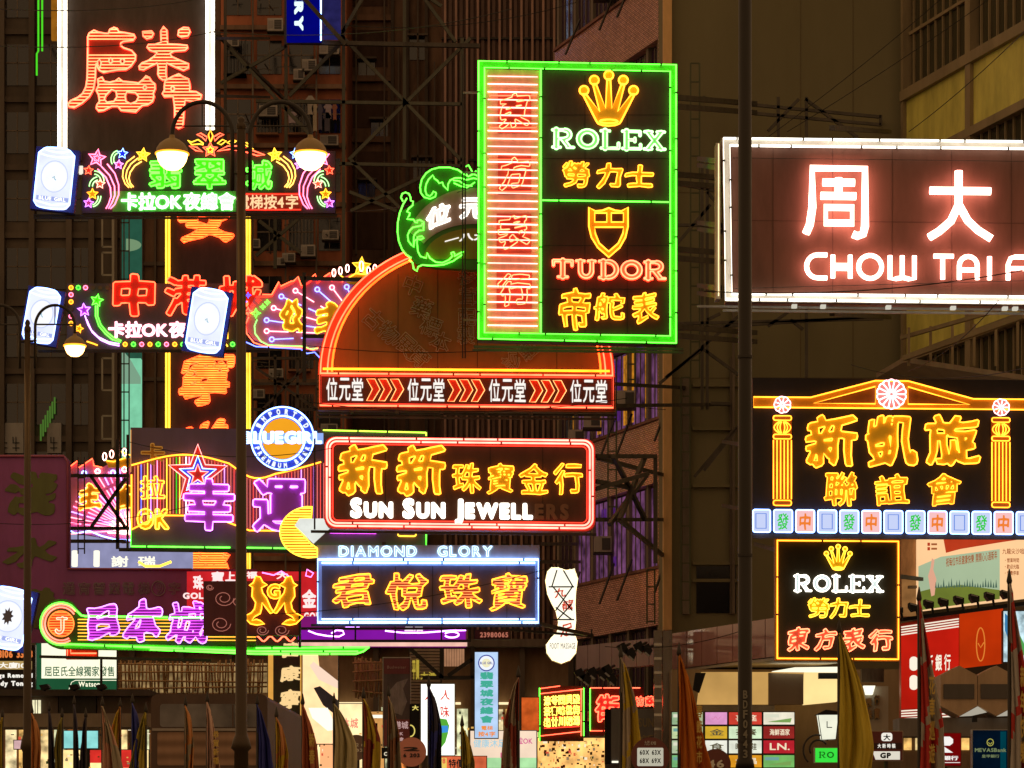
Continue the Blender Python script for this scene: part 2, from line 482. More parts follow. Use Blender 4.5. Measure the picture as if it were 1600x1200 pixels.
# ------------------------------------------------------------------ shared materials
G_ = emit('green_neon', (0.30, 3.5, 0.13), 1.4)
GD = emit('dim_green_neon', (0.05, 1.0, 0.03), 1.0)
R_ = emit('red_neon', (4.6, 0.36, 0.16), 1.2)
RD = emit('deep_red_neon', (2.6, 0.10, 0.05), 1.0)
A_ = emit('amber_neon', (3.2, 1.0, 0.06), 1.25)
AY = emit('yellow_neon', (2.8, 1.4, 0.10), 1.1)
AH = emit('soft_amber_neon', (1.5, 0.62, 0.10), 1.2)
W_ = emit('white_neon', (2.6, 2.4, 2.0), 1.1)
WP = emit('warm_white_neon', (5.0, 2.0, 1.6), 1.6)
B_ = emit('blue_white_neon', (1.1, 2.0, 5.2), 1.2)
BB = emit('blue_neon', (0.12, 0.25, 4.0), 1.2)
V_ = emit('violet_neon', (2.0, 0.55, 3.6), 1.2)
K_ = emit('pink_neon', (4.2, 0.6, 1.1), 1.1)
steel = paint('weathered_steel', (0.10, 0.085, 0.065), 0.6, 0.5, 0.2)
dsteel = paint('dark_steel', (0.045, 0.038, 0.03), 0.6, 0.4, 0.2)
black_board = paint('black_board', (0.075, 0.055, 0.04), 0.6, 0.4)
dbrown = paint('dark_brown_paint', (0.10, 0.045, 0.03), 0.65, 0.4)
# ================================================================== GROUND AND STREET
asphalt = paint('asphalt', (0.05, 0.048, 0.046), 0.85, 0.35)
paving = paint('paving', (0.22, 0.20, 0.18), 0.8, 0.3)
def slab(name, x0, y0, z0, x1, y1, z1, mat, kind='structure'):
    V = []; Fc = []; add_box(V, Fc, (x0, y0, z0), (x1, y1, z1)); return single(name, V, Fc, mat, kind=kind)
slab('ground', -900, -300, -0.5, 900, 1600, -0.008, paint('ground_soil', (.12, .11, .09), .9, .3))
slab('road', -11, -200, -0.3, 12, 900, -0.0, asphalt)
slab('pavement', -24, -200, -0.3, -11.0, 900, 0.13, paving)
slab('pavement', 12.0, -200, -0.3, 30, 900, 0.13, paving)
V = []; Fc = []
for i in range(60): add_box(V, Fc, (-.07, i * 8 - 40, .004), (.07, i * 8 - 36, .008))
single('lane_marking', V, Fc, paint('road_paint', (.7, .7, .65), .7, .4), kind='structure')

# ================================================================== BUILDINGS
def block(t, name, px0, px1, pyt, pyb, Y, depth, mat):
    a = P(px0, pyt, Y); c = P(px1, pyb, Y)
    V = []; Fc = []; add_box(V, Fc, (a.x, Y, max(c.z, 0.0)), (c.x, Y + depth, a.z)); return t.mesh(name, V, Fc, mat)
def building(name, label, px0, px1, pyt, Y, depth, mat, pyb=2500, cat='building'):
    c = P((px0 + px1) / 2, 1300, Y)
    t = Thing(name, label, cat, (c.x, Y, 0)); t.Y = Y
    block(t, 'wall', px0, px1, pyt, pyb, Y, depth, mat)
    return t
conc_dark = paint('dark_concrete', (0.15, 0.12, 0.09), .85, .55, scale=.25)
conc_brown = paint('brown_concrete', (0.30, 0.18, 0.11), .85, .78, scale=.45)
conc_red = paint('red_brown_wall', (0.50, 0.17, 0.08), .85, .6, scale=.35)  # brick red with the unseen neon's orange glow put into the colour
olive = paint('olive_wall', (0.21, 0.185, 0.10), .85, .22, scale=.16)
trim = paint('trim_grey', (.20, .16, .12), .8, .4)
dark_glass = paint('dark_glass', (.012, .012, .014), .12, .2, spec=.7)
acw = paint('ac_casing', (.42, .38, .33), .6, .4)
grille = paint('ac_grille', (.07, .065, .06), .6, .3)
# far backdrop of tower blocks so that no gap opens
t = building('tower_block', 'dark tower block closing the far end of the street behind every sign', -700, 2600, -900, 178, 20, paint('far_concrete', (.075, .055, .04), .9, .5, scale=.1))

# left dark building
t = building('office_building', 'very dark office building with vertical ribs filling the left edge of the street', -500, 204, -700, 168, 9, conc_dark)
for x in (0, 47, 105, 140, 176):
    t.box('pilaster', x, -700, x + 9, 1010, conc_dark, -.1, .5)
for j, y in enumerate(range(-60, 1000, 106)):
    t.box('floor_band', -300, y, 204, y + 9, conc_dark, 0, .22)
    for x0, x1 in ((10, 45), (57, 103), (115, 138)):
        w = t.box('window', x0, y + 24, x1, y + 88, dark_glass, -.02, .06)
        t.box('window_frame', x0, y + 52, x1, y + 54, trim, .06, .1, w); t.box('window_frame', (x0 + x1) / 2 - .8, y + 24, (x0 + x1) / 2 + .8, y + 88, trim, .06, .1, w)
t.box('grey_panel', 0, 662, 38, 709, paint('pale_grey_wall', (.32, .31, .29), .7, .3), 0, .3)
t.box('grey_panel', 75, 662, 97, 709, _mats['pale_grey_wall'], 0, .3)
for x in (2, 21, 80):
    t.neon('unlit_letter', [([(x, 693), (x + 11, 693)], False), ([(x, 701), (x + 11, 701)], False), ([(x + 5.5, 684), (x + 5.5, 706)], False), ([(x + 1, 684), (x + 1, 692)], False)], paint('black_paint', (.02, .02, .02), .6, .2), .7, .35)
for i in range(7):
    t.box('green_lit_slat', 64 + i * 3.6, 684 - i * 7 - 20, 66.5 + i * 3.6, 690 - i * 7, emit('green_slat_glow', (.06, .14, .02), 1.0), .3, .36)
# frames of an unlit vertical sign
s = sign('sign_frame', 'bare steel sign frame with square brackets on the dark left building', 'sign frame', 172, 700, 160)
for y0, y1 in ((340, 386), (395, 430), (560, 610), (650, 686)):
    for p in (((160, y0), (160, y1)), ((160, y0), (178, y0)), ((160, y1), (178, y1))):
        V = []; Fc = []; add_bar(V, Fc, s.pt(*p[0]), s.pt(*p[1]), .1); s.mesh('bracket', V, Fc, paint('pale_frame', (.4, .38, .3), .6, .3))
V = []; Fc = []; add_bar(V, Fc, s.pt(177, 330), s.pt(177, 700), .14); s.mesh('upright', V, Fc, _mats['pale_frame'])
# neon strings at the top left
s = sign('neon_string', 'hanging string of small green lights in the top left corner', 'light string', 63, 118, 150)
s.neon('light_tube', [([(60, -20), (60, 80), (57.5, 84), (57.5, 118)], False), ([(66, -20), (66, 80)], False)], emit('green_string', (.08, .75, .02), 1.0), 1.6, 0)
s.box('amber_panel', 80, -20, 89, 62, emit('amber_back_glow', (.42, .2, .03), 1.0, .3), -.3, 0)
beams(s, [((60, 40, 150), (60, 40, 167.6)), ((84, 30, 150.3), (84, 30, 167.6))], steel)

# narrow building 205-345
t = building('apartment_block', 'narrow dark brown block behind the tall sign with the yellow strips', 206, 344, -600, 169.5, 8, conc_brown)
for x in (222, 242, 262, 300): t.box('downpipe', x, -600, x + 3, 1000, trim, 0, .3)
for y in range(-40, 1000, 90): t.box('floor_band', 206, y, 344, y + 6, trim, 0, .2)

# tenement column with air conditioners 345-540
t = building('tenement_block', 'grimy reddish tenement with air conditioners and laundry racks right of the arched lamp', 345, 541, -600, 152, 10, conc_red)
ten = t
for j, y in enumerate(range(-50, 1000, 92)):
    t.box('floor_band', 345, y, 541, y + 7, conc_brown, 0, .35)
    for x0, x1 in ((352, 392), (402, 440), (452, 490), (498, 532)):
        w = t.box('window', x0, y + 22, x1, y + 74, dark_glass, -.02, .05)
        t.box('window_frame', x0, y + 44, x1, y + 46, trim, .05, .09, w); t.box('window_frame', (x0 + x1) / 2 - .7, y + 22, (x0 + x1) / 2 + .7, y + 74, trim, .05, .09, w)
for x in (395, 446, 494, 536): t.box('downpipe', x, -600, x + 2.5, 1000, trim, .36, .5)
def ac(x, y, w, h, Y, label, mat=None, brk=True):
    s = sign('air_conditioner', label, 'air conditioner', x, y + h, Y, 'window air conditioners on the tenement walls')
    s.box('casing', x - w / 2, y, x + w / 2, y + h, mat or acw, -.1, .45)
    s.box('grille', x - w * .05, y + h * .14, x + w * .42, y + h * .86, grille, .451, .47)
    s.box('vent', x - w * .44, y + h * .2, x - w * .14, y + h * .8, paint('ac_vent', (.3, .27, .24), .6, .3), .451, .465)
    for k in range(3): s.box('slat', x - w * .05, y + h * (.3 + k * .18), x + w * .42, y + h * (.33 + k * .18), paint('ac_slat', (.2, .18, .16), .6, .3), .471, .48)
    if brk: s.box('bracket', x - w / 2 - 1, y + h, x + w / 2 + 1, y + h + 1.6, dsteel, -.1, .5)
acs = [(484, 96, 22, 18), (468, 111, 17, 17), (515, 72, 30, 16), (431, 32, 24, 20), (420, 168, 28, 17), (515, 214, 28, 16), (517, 362, 25, 15), (482, 385, 22, 18), (452, 398, 20, 14), (440, 405, 12, 12), (398, 376, 18, 14), (515, 664, 26, 12), (404, 610, 20, 14), (505, 596, 16, 12), (432, 578, 22, 14), (515, 470, 20, 14), (365, 62, 18, 14)]
wh = ['near the top, pale one below the blue sign', 'smaller one just left of the pale unit under the blue sign', 'wide one tucked under the blue sign', 'one left of the blue sign', 'one framed inside the right lamp arch', 'one right of the right lamp dome',
      'brightest one right of the dark lattice, above the star', 'second of the stepped row above the pink fan', 'third of the stepped row above the pink fan', 'leftmost of the stepped row above the pink fan', 'one between yellow strip and stepped row', 'one beside the beer badge, under the red dome', 'one under the pink fan at its left', 'one just left of the red dome base', 'one below the pink fan sign', 'one hidden behind the pink fan top', 'one beside the tall white tube strip']
for (x, y, w, h), d in zip(acs, wh): ac(x, y, w, h, 151.3, 'window air conditioner, ' + d)
random.seed(17)
for k in range(46):
    x = random.uniform(348, 535); y = random.uniform(-20, 660); L_ = random.uniform(8, 30)
    V = []; Fc = []; a_ = ten.pt(x, y, .4); b_ = ten.pt(x + random.uniform(-6, 6), y + random.uniform(-3, 5), .4 + random.uniform(.8, 2.0))
    add_bar(V, Fc, a_, b_, .05); ten.mesh('drying_pole', V, Fc, steel)
    V = []; Fc = []; add_bar(V, Fc, ten.pt(x - L_ / 2, y + 2, 1.0), ten.pt(x + L_ / 2, y + random.uniform(-2, 6), 1.0), .04); ten.mesh('drying_pole', V, Fc, steel)
for k in range(9):
    x = random.choice((352, 402, 452, 498)); y = -50 + 92 * random.randint(0, 7) + 22
    for q in range(7): ten.box('cage_bar', x + q * 5.4, y, x + q * 5.4 + .7, y + 56, trim, .6, .66)
    ten.box('cage_shelf', x - 1, y + 56, x + 34, y + 59, paint('rust_shelf', (.3, .14, .07), .8, .4), .05, .7)
# laundry
clothcols = [(.45, .40, .34), (.40, .16, .10), (.12, .11, .16), (.45, .36, .40), (.10, .09, .12), (.5, .42, .3)]
def garment(x, y, w, h, k, label):
    s = sign('garment', label, 'laundry', x, y + h, 150.4)
    m = paint('cloth_%s' % ['cream', 'rust', 'navy', 'lilac', 'black', 'straw'][k % 6], clothcols[k % 6], .9, .3)
    pts = [(x - w * .2, y), (x + w * .2, y), (x + w * .55, y + h * .22), (x + w * .4, y + h * .36), (x + w * .32, y + h * .3), (x + w * .36, y + h), (x + w * .05, y + h * .96), (x - w * .3, y + h), (x - w * .32, y + h * .3), (x - w * .42, y + h * .36), (x - w * .56, y + h * .22)]
    s.fill('cloth', [pts], m, -.05, .06)
    s.neon('hanger', [([(x - w * .3, y + 1), (x, y - 3), (x + w * .3, y + 1)], False)], steel, .4, 0)
lbs = ['cream shirt at the left end of the rack', 'long straw coloured towel beside the cream shirt', 'dark trousers in the middle of the rack', 'pale lilac shirt on the upper rack', 'black trousers behind the lilac shirt', 'rust shirt at the right end of the rack', 'pink vest framed inside the lamp arch']
for i, (x, y, w, h, k) in enumerate([(485, 150, 14, 30, 0), (492, 160, 9, 46, 5), (500, 162, 9, 42, 2), (513, 162, 13, 24, 3), (511, 176, 12, 30, 4), (523, 162, 8, 26, 1), (456, 175, 16, 18, 3)]): garment(x, y, w, h, k, lbs[i])
s = sign('laundry_rack', 'thin steel laundry rack holding hung clothes on the tenement wall', 'laundry rack', 502, 170, 150.4)
beams(s, [((478, 157, 150.5), (530, 160, 150.5)), ((478, 157, 150.5), (478, 157, 152)), ((530, 160, 150.5), (530, 160, 152))], steel, 'rack_bar', .06)

# concrete block 541-690
t = building('concrete_block', 'stained brown concrete block with flat floor bands between tenement and ribbed tower', 541, 700, -600, 158, 10, conc_brown)
for y in range(-70, 1000, 95): t.box('floor_band', 545, y, 612, y + 9, conc_brown, 0, .3); t.box('recess', 548, y + 22, 606, y + 80, paint('recess_dark', (.13, .075, .05), .9, .5), -.02, .03)
for x in (541, 611, 634, 664): t.box('pilaster', x, -600, x + 5, 1010, conc_dark, 0, .4)
for x, y0, y1 in ((556, -600, 400), (600, -600, 700), (622, 80, 900), (652, -600, 300), (678, 100, 800)): t.box('drain_pipe', x, y0, x + 2.4, y1, trim, .3, .5)
for x, y in ((560, 96), (580, 190), (640, 60), (646, 250), (560, 285)): 
    w = t.box('window', x, y, x + 26, y + 34, dark_glass, .0, .05); t.box('window_frame', x + 12, y, x + 13.5, y + 34, trim, .05, .09, w)
    t.box('window_hood', x - 3, y - 4, x + 29, y - 1, trim, .0, .5)
# ribbed tower 700-930
rib = paint('rib_metal', (.34, .20, .15), .6, .4, .1)
t = building('ribbed_tower', 'tower faced with close vertical metal ribs behind the green bordered sign', 690, 945, -600, 150, 12, paint('ribbed_back', (.13, .075, .055), .8, .4))
for i in range(15): t.box('rib', 694 + i * 17, -600, 697.5 + i * 17, 1010, rib, 0, .35)
for i in range(14):
    t.box('pleat', 701 + i * 17, -600, 706 + i * 17, 1010, paint('pleat_metal', (.17, .10, .075), .6, .4), 0, .12)
for y in (60, 250, 440, 640, 850): t.box('joint_band', 690, y, 945, y + 3, dsteel, .01, .2)

# steel lattice of a dead sign 345-760
s = sign('steel_lattice', 'large dim steel lattice of crossing bars hanging between the upper signs', 'steel frame', 590, 420, 141)
bars = [((447, -60), (447, 330)), ((537, -60), (537, 420)), ((632, -60), (632, 250)), ((448, 66), (745, 72)), ((400, 158), (722, 163)), ((530, 256), (725, 260)), ((475, -5), (722, 252)), ((345, 60), (520, 250)), ((345, 130), (448, 72)), ((545, 250), (735, 60)), ((650, -20), (712, 66)), ((722, 60), (722, 262)), ((690, 10), (600, -50)), ((452, 150), (530, 70)), ((548, 250), (640, 340)), ((548, 330), (690, 262)), ((546, 300), (620, 330)),
        ((430, 340), (430, 420)), ((400, 400), (480, 330)), ((405, 345), (470, 395)), ((600, -60), (530, 60))]
for a, b in bars: V = []; Fc = []; add_bar(V, Fc, s.pt(*a), s.pt(*b), .16); s.mesh('lattice_bar', V, Fc, paint('green_grey_steel', (.12, .12, .085), .6, .4))
beams(s, [((632, 66, 141), (632, 66, 158)), ((537, 158, 141), (537, 158, 152)), ((447, 66, 141), (447, 66, 152))], steel)
s = sign('steel_lattice', 'dim steel lattice with ladder left of the round topped sign, below the pink fan', 'steel frame', 420, 640, 130)
for a, b in [((395, 560), (500, 560)), ((400, 575), (495, 640)), ((480, 570), (410, 640)), ((395, 600), (500, 600)), ((430, 555), (430, 650)), ((465, 560), (465, 650)), ((397, 640), (500, 640))]:
    V = []; Fc = []; add_bar(V, Fc, s.pt(*a), s.pt(*b), .12); s.mesh('lattice_bar', V, Fc, steel)
beams(s, [((430, 600, 130), (430, 600, 152))], steel)

# receding facade helper --------------------------------------------------------------
class Facade:
    def __init__(s, t, px0, Y0, px1, Y1):
        s.t = t; s.A = P(px0, HY, Y0); s.B = P(px1, HY, Y1); s.Y0 = Y0
        d = (s.B - s.A); s.L = d.length; s.u = d / s.L
        n = Vector((s.u.y, -s.u.x, 0)); s.n = n if n.y < 0 else -n
    def z(s, py): return CZ + (HY - py) * s.Y0 / F
    def box(s, name, t0, t1, py0, py1, d0, d1, mat, parent=None):
        V = []; Fc = []
        z1, z0 = s.z(py0), s.z(py1)
        a = s.A + s.u * s.L * t0 + s.n * d1; b = s.A + s.u * s.L * t1 + s.n * d1
        add_prism(V, Fc, [(a.x, a.y, z0), (b.x, b.y, z0), (b.x, b.y, z1), (a.x, a.y, z1)], s.n * (d0 - d1))
        return s.t.mesh(name, V, Fc, mat, parent)
    def pt(s, tt, py, d): q = s.A + s.u * s.L * tt + s.n * d; return Vector((q.x, q.y, s.z(py)))

# brick tile building
tile = tiles('glazed_brick_tile', (.80, .44, .36), (.12, .07, .06), 3.0, .18)
t = Thing('brick_building', 'glazed brick tiled building with long window bands and angled spandrels right of the jewellery signs', 'building', (P(960, 1300, 119).x, 119, 0))
fa = Facade(t, 870, 125.6, 1040, 114)
fa.box('wall', 0, 1, -500, 1340, -7, -.3, paint('inner_dark', (.05, .035, .04), .8, .3))
purple_glass = paint('purple_glass', (.05, .025, .06), .08, .2, spec=.9)
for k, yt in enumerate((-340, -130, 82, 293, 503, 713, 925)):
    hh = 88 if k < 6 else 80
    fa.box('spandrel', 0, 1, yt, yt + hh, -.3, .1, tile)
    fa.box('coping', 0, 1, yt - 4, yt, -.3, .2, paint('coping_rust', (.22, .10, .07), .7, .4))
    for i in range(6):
        w = fa.box('window', i / 6 + .01, (i + 1) / 6 - .01, yt + hh + 4, yt + 206, -.28, -.2, emit('violet_reflection_glow', (.24, .11, .22), 1.0, .9, 1.6) if k in (3, 4, 5) and i > 0 else purple_glass)  # violet emission stands in for purple neon reflected in the glass
        fa.box('mullion', i / 6 - .01, i / 6 + .01, yt + hh, yt + 208, -.3, -.05, trim)
        for q in range(1, 4): fa.box('window_bar', i / 6 + q / 24 - .002, i / 6 + q / 24 + .002, yt + hh + 4, yt + 206, -.2, -.16, trim, w)
    for i in (0, 2, 3, 5): # slanted rack arms
        a = fa.pt(.25 + i * .16, yt - 22, .1); b = fa.pt(.30 + i * .16, yt + 40, 1.0)
        V = []; Fc = []; add_bar(V, Fc, a, b, .07); t.mesh('rack_arm', V, Fc, dsteel)
fa.box('corner_pier', .965, 1.0, -500, 1200, -.3, .15, tile)
am = emit('amber_reflection', (.75, .36, .05), .8, .5, 6.0); vi = emit('violet_window', (.16, .05, .26), .9, .5, 3.0)  # emissive colours painted in place of neon reflections on the panes
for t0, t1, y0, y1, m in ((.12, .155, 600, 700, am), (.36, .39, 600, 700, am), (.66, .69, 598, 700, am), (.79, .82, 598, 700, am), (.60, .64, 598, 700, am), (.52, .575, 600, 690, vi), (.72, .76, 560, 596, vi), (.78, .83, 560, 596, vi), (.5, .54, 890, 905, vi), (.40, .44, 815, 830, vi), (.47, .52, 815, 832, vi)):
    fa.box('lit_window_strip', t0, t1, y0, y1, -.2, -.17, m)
for i, (tt, py) in enumerate(((.55, 40), (.45, 672), (.30, 690), (.68, 655), (.76, 660), (.55, 862), (.86, 30))):
    q = fa.pt(tt, py + 24, .5)
    s = Thing('air_conditioner', 'window air conditioner on the brick building, ' + ['at the top over the first spandrel', 'middle of the row over the second spandrel', 'leftmost over the second spandrel', 'large one over the second spandrel', 'right hand one over the second spandrel', 'lone cream one beside the truss bars', 'high one by the olive wall'][i], 'air conditioner', q, 'air conditioners on the brick building')
    V = []; Fc = []; add_box(V, Fc, (q.x - .35, q.y - .3, q.z), (q.x + .35, q.y + .6, q.z + .65)); s.mesh('casing', V, Fc, acw)
    V = []; Fc = []; add_box(V, Fc, (q.x - .05, q.y - .33, q.z + .08), (q.x + .3, q.y - .302, q.z + .57)); s.mesh('grille', V, Fc, grille)
    V = []; Fc = []; add_box(V, Fc, (q.x - .4, q.y - .3, q.z - .06), (q.x + .4, q.y + .6, q.z - .002)); s.mesh('bracket', V, Fc, dsteel)

# olive wall
t = building('blank_walled_building', 'tall plain olive brown blank wall rising behind the dark pole', 1040, 1413, -700, 109, 9, olive, pyb=1090)
t.box('corner_column', 1036, -700, 1049, 985, paint('warm_column', (.75, .46, .2), .8, .3), -.3, .35)
t.box('panel_frame', 1066, 590, 1078, 960, trim, 0, .16); t.box('panel_frame', 1140, 560, 1148, 960, trim, 0, .2)
for y in (600, 668, 757, 878, 905): t.box('panel_frame', 1082, y, 1160, y + 5, olive, 0, .16)
for y in (300, 590): t.box('render_joint', 1050, y, 1410, y + 1.6, paint('joint_dark', (.16, .13, .07), .9, .2), 0, .012)
for x in (1250, 1332): t.box('render_joint', x, -700, x + 1.4, 590, _mats['joint_dark'], 0, .012)
t.box('pipe', 1143, 300, 1147, 960, trim, .2, .4)
t.box('recess_window', 1088, 885, 1150, 958, dark_glass, 0, .05)
def ladder(label, x0, x1, y0, y1, Y, step):
    s = sign('ladder', label, 'ladder', (x0 + x1) / 2, y1, Y)
    for x in (x0, x1): V = []; Fc = []; add_bar(V, Fc, s.pt(x, y0), s.pt(x, y1), .06); s.mesh('rail', V, Fc, paint('ladder_steel', (.09, .10, .05), .6, .3))
    y = y0
    while y <= y1: V = []; Fc = []; add_bar(V, Fc, s.pt(x0, y), s.pt(x1, y), .05); s.mesh('rung', V, Fc, _mats['ladder_steel']); y += step
    return s
ladder('thin steel ladder rising beside the big green bordered sign', 1079, 1093, 99, 590, 107.5, 29)
ladder('thin steel ladder on the lower olive wall beside the brick building', 1064, 1078, 590, 960, 107.5, 29)
ladder('thin black ladder hanging in front of the brick building beside the red bordered sign', 950, 963, 560, 820, 112, 29)
ladder('short black ladder in front of the lowest brick spandrel', 1011, 1023, 890, 975, 110, 27)
ladder('ladder hung vertically right of the red dome, below the green bordered sign', 981, 992, 545, 605, 104, 24)
s = sign('steel_lattice', 'dark truss with crossed bars on the olive wall between the green and white bordered signs', 'steel frame', 1150, 640, 106)
bars = [((1097, 250), (1097, 640)), ((1105, 250), (1105, 640)), ((1050, 152), (1376, 183)), ((1050, 166), (1376, 195)), ((1050, 272), (1130, 281)), ((1050, 286), (1130, 300)), ((1376, 180), (1376, 196)), ((1050, 352), (1125, 352)), ((1050, 404), (1125, 408)), ((1050, 506), (1380, 498)), ((1050, 515), (1380, 494)),
        ((1030, 600), (1200, 455)), ((1098, 545), (1160, 590)), ((1098, 545), (1040, 590)), ((1050, 390), (1110, 320)), ((1105, 300), (1126, 325)), ((1110, 630), (1140, 631)), ((1085, 745), (1150, 668)), ((1100, 735), (1160, 660)), ((1105, 500), (1125, 490)), ((1216, 152), (1216, 217)), ((1200, 205), (1248, 155)), ((1258, 155), (1340, 215)), ((1260, 152), (1260, 216)), ((1260, 482), (1260, 590)), ((1200, 510), (1235, 485)), ((1235, 500), (1255, 515))]
for a, b in bars: V = []; Fc = []; add_bar(V, Fc, s.pt(*a), s.pt(*b), .11); s.mesh('truss_bar', V, Fc, steel)
for x, y in ((1100, 152), (1376, 190), (1097, 506), (1260, 500), (1097, 404), (1105, 630)): V = []; Fc = []; add_bar(V, Fc, P(x, y, 106), P(x, y, 109), .1); s.mesh('truss_bar', V, Fc, steel)

# right hand building
yg = paint('yellow_green_panel', (.72, .66, .15), .5, .35, scale=1.4)
mt_ = paint('bronze_trim', (.30, .23, .13), .6, .3)
t = Thing('office_building', 'office building with mustard spandrel panels and mullioned window bands at the right edge', 'building', (P(1520, 1300, 100).x, 100, 0))
fr_ = Facade(t, 1411, 108, 1760, 92)
fr_.box('wall', 0, 1, -500, 1000, -8, -.3, paint('inner_brown', (.09, .075, .045), .8, .3))
n = 3
for k, yt in enumerate((-460, -155, 150, 452, 760)):
    for i in range(n):
        fr_.box('spandrel_panel', i / n + .012, (i + 1) / n - .012, yt + 10, yt + 105, -.3, -.05, yg)
        w = fr_.box('window', i / n + .02, (i + 1) / n - .012, yt - 190, yt - 6, -.28, -.2, paint('olive_glass', (.05, .045, .025), .12, .3, spec=.8))
        fr_.box('transom', i / n + .02, (i + 1) / n - .012, yt - 96, yt - 91, -.2, -.08, mt_, w)
        for q in range(1, 9): fr_.box('window_bar', i / n + q / 27 - .0018, i / n + q / 27 + .0018, yt - 190, yt - 6, -.2, -.12, mt_, w)
    fr_.box('sill', 0, 1, yt - 6, yt + 10, -.3, .15, mt_); fr_.box('sill', 0, 1, yt + 105, yt + 118, -.3, .12, mt_)
for i in range(n + 1): fr_.box('pilaster', max(0, i / n - .012), min(1, i / n + .012), -500, 1000, -.3, .1, mt_)
t = Thing('canopy', 'slanting concrete canopy under the white bordered sign at the right', 'canopy', P(1500, 590, 90))
V = []; Fc = []; add_prism(V, Fc, [P(1412, 558, 92), P(1640, 592, 84), P(1640, 600, 84), P(1412, 566, 92)], (0, 7, 0.6)); t.mesh('slab', V, Fc, mt_)
for i in range(6): V = []; Fc = []; add_bar(V, Fc, P(1420 + i * 34, 512 - i * 2, 91), P(1420 + i * 34, 572, 91), .08); t.mesh('post', V, Fc, mt_)
V = []; Fc = []; add_bar(V, Fc, P(1408, 528, 91.5), P(1610, 470, 88), .12); t.mesh('beam', V, Fc, mt_)
V = []; Fc = []; add_bar(V, Fc, P(1412, 560, 91), P(1600, 494, 88), .16); t.mesh('beam', V, Fc, mt_)
# ================================================================== NEON SIGNS
def crown(s, cx, y0, y1, w, mt, face, r, parent_name='crown_emblem'):
    h = y1 - y0
    def q(u, v): return (cx + u * w, y0 + v * h)
    tips = [(-.46, .33), (-.27, .14), (0, .05), (.27, .14), (.46, .33)]
    low = [(-.2, .9), (-.07, .7), (.07, .7), (.2, .9)]
    val = [(-.17, .72), (-.06, .66), (.06, .66), (.17, .72)]
    pts = [q(-.23, .90)]
    for i, (tu, tv) in enumerate(tips):
        du = 0.03
        pts += [q(tu - du, tv + .06), q(tu + du, tv + .06)]
        if i < 4: pts.append(q(*val[i]))
    pts += [q(.23, .90)] + [(cx + .23 * w * math.cos(a), y0 + h * (.9 + .09 * math.sin(a))) for a in (0.5, 1.0, 1.57, 2.1, 2.6)]
    par = s.fill(parent_name, [pts], face, 0.0, 0.03)
    paths = [(pts, True), ([(cx + .17 * w * math.cos(a / 14 * 2 * math.pi), y0 + h * (.905 + .035 * math.sin(a / 14 * 2 * math.pi))) for a in range(14)], True)]
    for tu, tv in tips:
        c = arc(cx + tu * w, y0 + tv * h, w * .085, w * .085, 0, 342, 12)
        paths.append((c, True))
        s.fill('crown_ball', [c], face, 0.031, 0.035, par)
    s.neon('neon_outline', paths, mt, r, 0.10, par)

# ---- tall green bordered watch sign -------------------------------------------------
Yr = 85
s = sign('neon_sign', 'tall green bordered neon sign with gold crown, gold shield and a strip of red characters', 'neon sign', 901, 535, Yr)
green_paint = paint('green_sign_paint', (0.16, 0.55, 0.06), 0.5, 0.2)
salmon = paint('salmon_panel', (0.92, 0.40, 0.27), 0.6, 0.25, scale=3)
V = []; Fc = []; add_fill(V, Fc, s, [[(746, 95), (1058, 101), (1058, 539), (746, 532)]], -0.5, 0.0)
s.mesh('board', V, Fc, paint('sign_casing', (0.05, 0.05, 0.03), 0.6, 0.4))
fr = [[(747, 96), (1057, 102), (1057, 538), (747, 531)], [(757, 107), (1047, 113), (1047, 526), (757, 521)]]
s.fill('green_frame', fr, green_paint, 0.004, 0.03)
seams(s, 849, 1046, 118, 520, [914, 980], [180, 248, 384, 452], 0.016, paint('seam_black', (.02, .018, .015), .8, .2))
s.fill('dark_panel', [[(849, 110), (1046, 114), (1046, 313), (849, 310)]], black_board, 0.004, 0.016, label='upper dark panel')
s.fill('dark_panel', [[(849, 317), (1046, 320), (1046, 525), (849, 522)]], paint('maroon_board', (0.07, 0.028, 0.02), 0.6, 0.4), 0.004, 0.016, label='lower maroon panel')
s.fill('strip_panel', [[(758, 108), (843, 110), (843, 521), (758, 520)]], salmon, 0.004, 0.012, label='salmon strip')
s.neon('border_tube', [([(748, 97), (1056, 103), (1056, 537), (748, 530)], True)], G_, 1.7, 0.12)
s.neon('border_tube', [([(757, 107), (1047, 113), (1047, 526), (757, 521)], True)], G_, 1.6, 0.11)
s.neon('divider_tube', [([(845, 110), (845, 521)], False)], G_, 1.5, 0.10)
s.neon('divider_tube', [([(847, 314), (1045, 317)], False)], G_, 1.3, 0.10)
pinkw = emit('pink_white_tube', (3.8, 1.9, 1.5), 1.15)
for i in range(33):
    y = 120 + i * 12.15
    dark = i in (1,)
    s.neon('strip_tube', [([(762, y), (840, y + 1.2)], False)], pinkw if (i % 3 or i > 26) else emit('fading_tube', (2.4, 1.2, 1.0), 1.0), 1.0, 0.07, sides=5)
red_face = paint('red_face', (0.62, 0.05, 0.03), 0.5, 0.15)
for yy in (150, 200, 250, 300, 350, 400, 450, 500): s.neon('red_wash_tube', [([(765, yy), (838, yy)], False)], emit('red_wash', (3.2, .35, .16), 1.0), 1.2, .035, sides=5)
